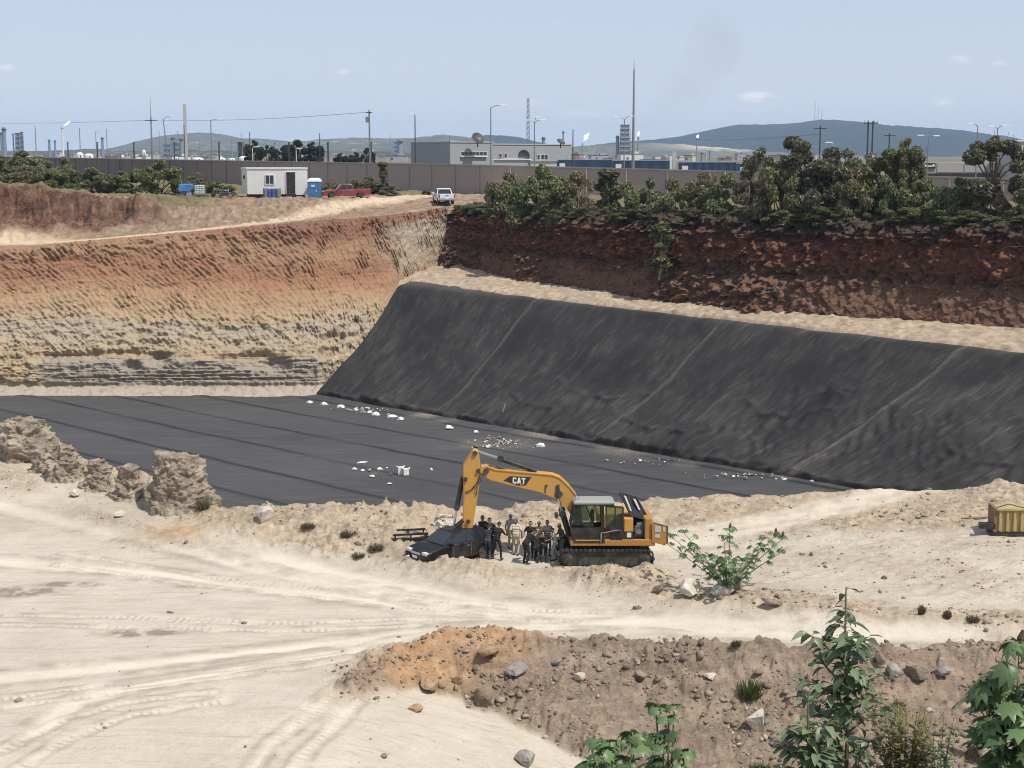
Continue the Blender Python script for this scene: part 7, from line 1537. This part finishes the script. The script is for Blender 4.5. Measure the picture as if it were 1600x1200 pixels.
def rubble():
    rs = np.random.RandomState(8); N = 110000
    u = rs.uniform(0, 1, N); Y = 1 / (1 / 44.0 + (1 / 112.0 - 1 / 44.0) * u); X = rs.uniform(-.37, .37, N) * (Y + 3); H, mk = near_height(X, Y); vis = Y > 40
    pr = np.clip(mk['rough'], 0, 1) ** 1.3 * .45 + .004 + .30 * mk['gravel']; cl = fbm(X * .35, Y * .35, 20.0, 3); pr = pr * sst(-.45, .45, cl) * 1.15
    ok = vis & (rs.rand(N) < pr) & (H < 7) & (mk['sdR'] < 1.5); X, Y, H = X[ok], Y[ok], H[ok]; g = mk['gravel'][ok]; n = len(X)
    size = np.clip(.036 * np.exp(rs.normal(0, .64, n)), .018, .19) * (1 + .30 * g)
    bm = bmesh.new(); bmesh.ops.create_icosphere(bm, subdivisions=1, radius=1.0); bv = np.array([v.co for v in bm.verts]); bf = np.array([[v.index for v in f.verts] for f in bm.faces]); bm.free()
    V = np.repeat(bv[None], n, 0)
    for q in range(7):
        pn = rs.normal(size=(n, 3)); pn /= np.linalg.norm(pn, axis=1)[:, None]; dd = np.einsum('nvk,nk->nv', V, pn); V = V - pn[:, None] * np.maximum(dd - rs.uniform(.35, .75, n)[:, None], 0)[..., None]
    V = V * (1 + rs.normal(0, .07, (n, len(bv), 1))); V = V * (rs.uniform(.55, 1.4, (n, 1, 3)) * np.array((1.15, 1.15, .75))) * size[:, None, None]
    an = rs.uniform(0, 6.28, n); c, s = np.cos(an)[:, None], np.sin(an)[:, None]; V = np.stack([V[..., 0] * c - V[..., 1] * s, V[..., 0] * s + V[..., 1] * c, V[..., 2]], -1) + np.stack([X, Y, H + size * .08], -1)[:, None]
    Fc = (bf[None] + (np.arange(n) * len(bv))[:, None, None]).reshape(-1, 3)
    k = NT('loose_stones'); rnd = k.n('NewGeometry').outputs['Random Per Island']; c2 = k.ramp(rnd, [(0, (.11, .085, .065)), (.35, (.20, .156, .118)), (.8, (.29, .235, .178)), (.95, (.38, .315, .24)), (1, (.54, .47, .38))]); n1 = k.noise(9, 3, .6); k.set(k.mix(k.math('MULTIPLY', n1, .4), c2, (.2, .15, .11)), .95, 0, .15)
    o = link('rubble', raw_mesh('rubble', V, Fc, k.m, False)); tag(o, 'loose stones and clods strewn over the earth', None, None, 'stuff')
rubble()
# bench rubble and litter along the toe are too many to count
def scatter_litter():
    rs = np.random.RandomState(12); m = MB()
    for cx, cy, n, sx, sy in ((785, 694, 90, 42, 8), (565, 641, 46, 34, 5), (760, 690, 30, 40, 8), (1010, 722, 26, 70, 6), (1180, 744, 50, 90, 5), (590, 738, 14, 40, 10)):
        for i in range(n):
            p = PZ(cx + rs.normal() * sx * .5, cy + rs.normal() * sy * .5, .12); a = rs.uniform(0, 3.14); s = .05 * math.exp(rs.normal() * .5); q = Matrix.Rotation(a, 3, 'Z') @ Matrix.Rotation(rs.normal() * .5, 3, 'X')
            m.box(p + Vector((0, 0, .05)), (s * rs.uniform(1, 3), s * rs.uniform(.8, 2), s * .7), rs.randint(0, 3), rot=q)
    o = m.build('litter', [M_ROCKP, M_WHITE, M_ROCKB], None); tag(o, 'scraps and crumbs of earth along the foot of the black slope', None, None, 'stuff')
scatter_litter()
def rag(px, py, wpx, hpx, seed, lab, mt=None, cat='plastic bag', name='plastic_bag'):
    p = PZ(px, py, .08); s = F / (p.y * .98 + 3); rs = np.random.RandomState(seed); n, m_ = 14, 8; w_, h = 1.05 * wpx / s, .62 * hpx / s; th = np.linspace(0, 6.283, n + 1)[:-1]; v = np.linspace(0, 1, m_)
    rad = np.sqrt(np.maximum(0, 1 - v ** 1.7))[None] * (1 + rs.normal(0, .22, (n, 1)) + rs.normal(0, .12, (n, m_))); X = rad * np.cos(th)[:, None] * w_ / 2; Y = rad * np.sin(th)[:, None] * w_ * .4; Z = v[None] * h * (1 + rs.normal(0, .18, (n, m_)))
    P = np.stack([X, Y, Z], -1); P = np.concatenate([P, P[:1]], 0); o = link(name, grid_mesh(name, P, mt or M_RAG), None, (p.x, p.y, p.z - .02)); tag(o, lab, cat, 'white bags and scraps on the black liner'); return o
M_RAG = paint('white_sheeting', (.78, .77, .74), .5, 0, .25, (.5, .45, .38), 6)
NTH = ['first', 'second', 'third', 'fourth', 'fifth', 'sixth', 'seventh', 'eighth', 'ninth', 'tenth', 'eleventh', 'twelfth']
for i, (px, py, w_, h_) in enumerate(((484,629,8,5), (507,632,11,6), (533,636,11,6), (556,641,8,6), (578,645,8,6), (588,648,12,7), (612,651,16,5), (626,655,9,6), (701,669,11,8), (743,675,7,5), (845,697,13,9), (1226,750,10,5))):
    rag(px, py, w_, h_, 30 + i, NTH[i] + ' white bag along the slope foot, counted from the far pit corner')
rag(1271, 753, 11, 7, 60, 'thirteenth and last white bag along the slope foot, nearest the right ridge')
for i, (px, py, w_, h_, lab) in enumerate(((553,733,8,4,'yellowish scrap at the left of the litter on the pit floor'), (567,735,8,4,'flat pale scrap right of the yellowish one on the pit floor'), (593,733,7,5,'white scrap between the flat pale scrap and the two white boxes'), (581,744,8,4,'white scrap nearest the camera in the litter on the pit floor'), (674,734,5,5,'lone round white scrap right of the two white boxes'), (565,722,14,2,'thin pale strip lying behind the litter on the pit floor'), (609,755,7,2,'flat white sliver in front of the litter on the pit floor'))):
    rag(px, py, w_, h_, 80 + i, lab, None, 'litter scrap', 'litter_scrap')
for px, py, lab, hh in ((626, 741, 'taller white carton with an open top on the pit floor', .52), (634.5, 742, 'shorter white carton beside the taller one on the pit floor', .44)):
    p = PZ(px, py, .05); r = empty('carton', tuple(p), R(12), lab, 'carton', 'white cartons on the pit floor'); m = MB(); m.box((0, 0, hh / 2), (.36, .36, hh)); m.build('box', M_RAG, r)
    for s in (-1, 1): q = MB(); q.box((s * .22, 0, hh + .03), (.16, .34, .015), rot=Matrix.Rotation(-s * .5, 3, 'Y')); q.build('flap', M_RAG, r)
def slope_pt(px, py):
    d = ray(px, py); n = (T1 - T0).cross(C0 - T0).normalized(); t = (T0 - Vector((0, 0, ZC))).dot(n) / d.dot(n); return Vector((0, 0, ZC)) + d * t
p = slope_pt(787, 639); m = MB(); m.tube([p + Vector((-.1, -.35, -.2)), p + Vector((0, -.4, .1)), p + Vector((.15, -.35, .5))], [.06, .05, .03], 6); tag(m.build('wooden_stick', paint('pale_wood', (.45, .32, .2), .8), None), 'short pale brown stick caught on the black slope', 'stick')
# ================================================================ yellow ribbed box cut by the right edge
def ribbed_box():
    p = PZ(1556, 838, 3.9); r = empty('ribbed_skid', (p.x, p.y, one_h(p.x, p.y)), R(-4), 'weathered yellow ribbed steel box with a dark beam, cut by the right edge', 'steel box'); my = paint('worn_yellow', (.46, .35, .14), .75, 0, .8, (.26, .19, .11), 1.6); s = 30.5
    L, h = 3.6, 1.10
    m = MB(); m.box((L / 2, .6, .18 + h / 2), (L, 1.2, h)); m.build('body', my, r, bevel=.03)
    for i in range(11):
        q = MB(); q.box((.15 + i * .34, -.05, .20 + h / 2), (.13, .12, h - .1)); q.build('rib', my, r, bevel=.03)
    q = MB(); q.box((-.06, .55, .15 + h * .55), (.16, 1.2, h * 1.1)); q.build('end_plate', paint('rust', (.20, .12, .06), .8), r)
    q = MB(); q.box((L / 2, -.05, .18 + h + .03), (L + .1, .22, .08)); q.build('top_rail', my, r)
    q = MB(); q.box((-.42, .1, .48), (.75, .32, .28)); q.build('beam', M_BLACK, r, bevel=.02); q = MB(); q.box((L / 2 - .1, .4, .09), (L + .3, 1.0, .18)); q.build('skid', M_BLACK, r)
    q = MB(); q.tube([(-.1, .2, h + .2), (.6, .2, h + .42), (1.2, .2, h + .28), (2.2, .2, h + .2)], .03, 6); q.build('cable', M_DARK, r, smooth=True)
    g = on_ground(1540, 811); m = MB(); m.tube([(-1.2, 0, .03), (0, .05, .06), (.9, .1, .12)], .05, 6); tag(m.build('metal_bar', paint('rust_bar', (.2, .13, .08), .8), None, tuple(g)), 'long thin rusty bar lying left of the yellow ribbed box', 'bar')
ribbed_box()
# ================================================================ foreground plants
def ovate(L, W, droop, fold, n=5):
    t = np.linspace(0, 1, n); w_ = W * np.sin(np.pi * t ** .75) * .5 + .002; z = -droop * L * t ** 2
    mid = np.stack([t * L, 0 * t, z], 1); up = fold * w_
    v = np.concatenate([mid, np.stack([t * L, w_, z + up], 1), np.stack([t * L, -w_, z + up], 1)]); f = []
    for i in range(n - 1): f += [(i, i + 1, n + i + 1, n + i), (i, 2 * n + i, 2 * n + i + 1, i + 1)]
    return v, np.array(f)
def palmate(Rd, droop):
    ang = np.radians([-150, -105, -68, -34, 0, 34, 68, 105, 150]); ln = np.array([.45, .66, .84, .96, 1, .96, .84, .66, .45]) * Rd; v = [(0, 0, 0)]; f = []
    for a, l in zip(ang, ln):
        k = len(v)
        for r, s in ((.42, -.19), (.72, -.115), (1, 0), (.72, .115), (.42, .19)):
            rr = l * r; v.append((rr * math.cos(a) - s * l * math.sin(a) * 1.25, rr * math.sin(a) + s * l * math.cos(a) * 1.25, -droop * Rd * (r * l / Rd) ** 2 + (.05 * Rd if s == 0 and False else 0) - abs(s) * .15 * Rd))
        v.append((l * .72 * math.cos(a), l * .72 * math.sin(a), -droop * Rd * (.72 * l / Rd) ** 2 + .03 * Rd))
        f += [(0, k, k + 5, k + 4), (k, k + 1, k + 2, k + 5), (k + 5, k + 2, k + 3, k + 4)]
    return np.array(v, float), np.array(f)
class Leaves:
    def __init__(s): s.V = []; s.F = []; s.n = 0
    def put(s, vf, base, az, pitch, roll=0.0):
        v, f = vf; M = np.array(Matrix.Rotation(az, 3, 'Z') @ Matrix.Rotation(-pitch, 3, 'Y') @ Matrix.Rotation(roll, 3, 'X')); s.V.append(v @ M.T + np.array(base)); s.F.append(f + s.n); s.n += len(v)
    def build(s, mat, parent): link('leaves', raw_mesh('leaves', np.concatenate(s.V), np.concatenate(s.F), mat, True), parent)
L_TOB = leaf_mat('broad_blue_green_leaves', (.075, .11, .055), (.15, .195, .105), (.24, .27, .16), .22); L_CAST = leaf_mat('castor_leaves', (.055, .10, .036), (.115, .18, .07), (.19, .24, .10), .22); L_YEL = leaf_mat('yellowing_leaves', (.10, .10, .03), (.17, .15, .05), (.24, .18, .07), .2)
M_STEM = paint('green_stem', (.12, .13, .06), .6); M_SEED = paint('seed_spike', (.09, .04, .03), .8)
def tall_plant(px, py_top, Y, wpx, lab, seed, nb=11, leafL=.24):
    t = PY(px, py_top, Y); z0 = one_h(t.x, Y); H = t.z - z0; r = empty('leafy_plant', (t.x, Y, z0 - .05), 0, lab, 'plant'); rs = np.random.RandomState(seed); lv = Leaves(); m = MB(); s = Y * 1.02 / F; W = wpx * s / 2
    main = [Vector((.04 * math.sin(q * 5), .03 * math.cos(q * 4), H * q)) for q in np.linspace(0, 1, 9)]; m.tube(main, list(np.linspace(.035, .008, 9)), 7)
    def leafs(path, n, L0, t0=.25):
        for i in range(n):
            q = t0 + (1 - t0) * (i + rs.uniform(0, .8)) / n; q = min(.995, q); k = q * (len(path) - 1); i0 = int(k); p = path[i0].lerp(path[min(i0 + 1, len(path) - 1)], k - i0); L = L0 * rs.uniform(.7, 1.2) * (1.15 - .55 * q)
            az = rs.uniform(0, 6.28); st = Vector((math.cos(az), math.sin(az), .35)) * L * .28; m.tube([p, p + st], [.005, .003], 4); lv.put(ovate(L, L * rs.uniform(.42, .55), rs.uniform(.15, .55), .35), p + st, az, rs.uniform(-.55, .45), rs.normal() * .3)
    leafs(main, 34, leafL, .3)
    for i in range(nb):
        q = .12 + .72 * i / nb + rs.uniform(-.03, .03); b = main[0].lerp(main[-1], q); az = i * 2.4 + rs.uniform(-.4, .4); ln = W * (1.15 - .75 * q) * rs.uniform(.75, 1.05); d = Vector((math.cos(az), math.sin(az) * .8, 0)); path = [b + d * ln * u + Vector((0, 0, ln * (.75 * u - .1 * u * u))) for u in np.linspace(0, 1, 6)]
        m.tube(path, list(np.linspace(.016, .005, 6)), 5); leafs(path, 18, leafL, .18)
    m.build('stem', M_STEM, r, smooth=True); lv.build(L_TOB, r)
tall_plant(1327, 910, 17.0, 200, 'tall plant with broad blue green leaves in the right foreground', 3, 20, .25)
tall_plant(1268, 1075, 16.2, 130, 'lower branching plant with broad leaves left of the tall one, at the bottom', 5, 14, .22)
def castor(base, H, W, lab, seed, nst=4, leafR=.32, nl=7, spikes=2, mat=None, rz=0, q0=.30, hmin=.6):
    r = empty('castor_plant', tuple(base), rz, lab, 'castor plant'); rs = np.random.RandomState(seed); lv = Leaves(); m = MB(); sps = []; ns = 0
    for k in range(nst):
        az = k * 6.28 / nst + rs.uniform(-.4, .4); rr = W / 2 * rs.uniform(.35, .75) * (k > 0); h = H * (1.0 if k == 0 else rs.uniform(hmin, hmin + .25)); path = [Vector((rr * math.cos(az) * u ** 1.2, rr * math.sin(az) * u ** 1.2, h * u)) for u in np.linspace(0, 1, 7)]; m.tube(path, list(np.linspace(.030, .009, 7) * (H / 2.2) * (1 if H > 2 else .62)), 6)
        for i in range(5):
            a2 = i * 1.26 + k; L = leafR * rs.uniform(.55, .95); st = Vector((math.cos(a2), math.sin(a2), .9)) * L * .7; m.tube([path[-1], path[-1] + st], [.005, .004], 4); lv.put(palmate(L, rs.uniform(.3, .7)), path[-1] + st, a2, rs.uniform(-.9, .1), rs.normal() * .3)
        for i in range(nl):
            q = q0 + (.98 - q0) * i / nl; p = path[0].lerp(path[-1], q) if k == 0 else path[min(5, int(q * 6))].lerp(path[min(6, int(q * 6) + 1)], q * 6 % 1); a2 = i * 2.4 + az; L = leafR * rs.uniform(.75, 1.15); st = Vector((math.cos(a2), math.sin(a2), .45)) * L * rs.uniform(.8, 1.3); m.tube([p, p + st * .6 + Vector((0, 0, .04)), p + st], [.012 * leafR / .3, .009 * leafR / .3, .007 * leafR / .3], 5); lv.put(palmate(L, rs.uniform(.25, .6)), p + st, a2, rs.uniform(-.75, .0), rs.normal() * .35)
        if ns < spikes:
            e = path[-1]; sp = MB(); sps.append(sp); sp.tube([e, e + Vector((.02, 0, .14 * H * .6)), e + Vector((.03, 0, .22 * H * .6))], [.03 * H / 2, .05 * H / 2, .012], 7); ns += 1
    m.build('stem', M_STEM, r, smooth=True); lv.build(mat or L_CAST, r)
    for sp in sps: sp.build('seed_spike', M_SEED, r)
g = on_ground(1138, 926); castor(g, 2.7, 7.4, 'bushy castor plant among white stones behind the road', 4, 16, .25, 8, 3)
def fg(px, py_top, Y, W, lab, seed, **k):
    t = PY(px, py_top, Y); z0 = one_h(t.x, Y) - .05; castor(Vector((t.x, Y, z0)), t.z - z0, W, lab, seed, **k)
fg(1592, 1020, 15.5, 1.1, 'dark green castor plant cut by the right edge', 6, nst=7, leafR=.205, nl=14, spikes=1, q0=.35)
fg(955, 1168, 17.5, 1.2, 'low castor plant at the bottom edge with wide star shaped leaves', 8, nst=9, leafR=.165, nl=11, spikes=0, q0=.45, hmin=.85)
fg(1045, 1128, 19.0, .8, 'single stemmed castor plant above the bottom edge, right of the low one', 9, nst=6, leafR=.155, nl=11, spikes=0, q0=.40, hmin=.8)
def wispy(px, py_top, Y, W, lab, seed, mat, n=26):
    t = PY(px, py_top, Y); z0 = one_h(t.x, Y) - .05; H = t.z - z0; r = empty('wispy_bush', (t.x, Y, z0), 0, lab, 'bush'); rs = np.random.RandomState(seed); lv = Leaves(); m = MB()
    for k in range(n):
        az = rs.uniform(0, 6.28); rr = W / 2 * rs.uniform(.1, 1); h = H * rs.uniform(.55, 1) * (1 - .25 * rr / W); path = [Vector((rr * math.cos(az) * u ** 1.1, rr * math.sin(az) * u ** 1.1, h * u)) for u in np.linspace(0, 1, 6)]; m.tube(path, list(np.linspace(.009, .003, 6)), 4)
        for i in range(30):
            q = .2 + .8 * i / 30; k5 = q * 5; i0 = min(4, int(k5)); p = path[i0].lerp(path[i0 + 1], k5 - i0); L = .10 * rs.uniform(.6, 1.3); lv.put(ovate(L, L * .3, .3, .2, 4), p, rs.uniform(0, 6.28), rs.uniform(-.3, .9))
    m.build('stem', M_STEM, r); lv.build(mat, r)
wispy(1418, 1082, 16.4, .95, 'yellowish wispy bush right of the tall leafy plant', 2, L_YEL, 60)
wispy(1470, 1105, 16.8, .5, 'small green wispy bush right of the yellowish one', 4, L_CAST, 12)
def tuft(px, py, wpx, hpx, lab, seed, mat, n=420, name='grass_tuft'):
    g = on_ground(px, py); s = F / (g.y * .98 + 3); w_, h = wpx / s, hpx / s; rs = np.random.RandomState(seed); r2 = w_ / 2 * rs.uniform(0, 1, n) ** .6; a = rs.uniform(0, 6.28, n); c = np.stack([r2 * np.cos(a) * .7, r2 * np.sin(a) * .7, 0 * a], 1)
    up = np.stack([np.cos(a) * rs.uniform(0, .6, n) * w_ * .4, np.sin(a) * rs.uniform(0, .6, n) * w_ * .4, h * rs.uniform(.15, .85, n) ** 1.2 * (1 - .6 * r2 / w_)], 1); b = rs.uniform(0, 6.28, n); d = np.stack([np.cos(b), np.sin(b), 0 * b], 1) * (.012 + .01 * w_)
    v = np.stack([c - d, c + d, c + up + d * .3, c + up - d * .3], 1).reshape(-1, 3); o = link(name, raw_mesh(name, v, np.arange(4 * n).reshape(-1, 4), mat, False), None, (g.x, g.y, g.z - .03)); tag(o, lab, 'tuft', 'tufts on the earth')
L_TUFT = leaf_mat('tuft_green', (.05, .075, .02), (.09, .12, .035)); L_TDRY = leaf_mat('tuft_dry', (.09, .07, .048), (.16, .125, .085), (.28, .22, .15))
for i, a in enumerate(((1172,1090,44,42,'round green grass clump on the grey bank',L_TUFT), (1188,1202,40,16,'green grass clump at the bottom edge',L_TUFT), (482,828,26,13,'dark dry tuft on the spoil heap, nearest the pale angular boulder',L_TDRY), (545,838,30,15,'dark dry tuft in the middle of the spoil heap',L_TDRY), (588,860,30,14,'largest dark dry tuft beside the grey spill',L_TDRY), 
                        (318,795,26,26,'dry greenish tuft at the right foot of the tallest stump',L_OLIVE), (1440,960,14,22,'upright brown weed right of the tall plant top',L_TDRY), (1480,965,14,18,'second upright brown weed beside the road',L_TDRY), (1520,972,24,14,'low weed by the right part of the road',L_TDRY), (560,872,24,12,'grey tuft at the lower end of the spoil heap',L_TDRY), (1150,1010,18,14,'tuft on the crest of the bank',L_TDRY), (1000,1065,16,12,'tuft in the upper middle of the grey bank',L_TDRY))):
    tuft(*a[:5], 40 + i, a[5])
# ================================================================ air and clouds
def haze():
    m = MB(); m.box((0, 4030, 86), (12800, 8180, 182)); me_o = m.build('haze', None) if False else None
    k = NT('pale_air'); k.t.nodes.remove(k.b); pv = k.n('VolumePrincipled'); pv.inputs['Color'].default_value = (.50, .70, 1.0, 1); pv.inputs['Density'].default_value = HAZE_D; pv.inputs['Anisotropy'].default_value = .0
    k.l(pv.outputs[0], k.t.nodes['Material Output'].inputs['Volume']); o = m.build('haze', k.m); tag(o, kind='stuff')
def smoke():
    rs = np.random.RandomState(21); bm = bmesh.new()
    for i in range(13):
        t = i / 12; px = 1003 + 130 * t + rs.normal() * 7; py = 203 - 140 * t ** 1.0 + rs.normal() * 8; p = PY(px, py, 1750); rr = (9 + 34 * t) * 1750 / F * rs.uniform(.8, 1.2)
        bmesh.ops.create_icosphere(bm, subdivisions=3, radius=rr, matrix=Matrix.Translation(p + Vector((0, rs.normal() * 20, 0))) @ Matrix.Diagonal((1.0, 1.0, rs.uniform(.8, 1.3), 1)))
    me = bpy.data.meshes.new('smoke'); bm.to_mesh(me); bm.free(); k = NT('thin_smoke'); k.t.nodes.remove(k.b); pv = k.n('VolumePrincipled'); pv.inputs['Color'].default_value = (.42, .40, .40, 1); pv.inputs['Density'].default_value = .0018
    k.l(pv.outputs[0], k.t.nodes['Material Output'].inputs['Volume']); me.materials.append(k.m); tag(link('smoke', me), 'faint brown smoke drifting up from the flares', None, None, 'stuff')
smoke()
HAZE_D = 0.00009
haze()
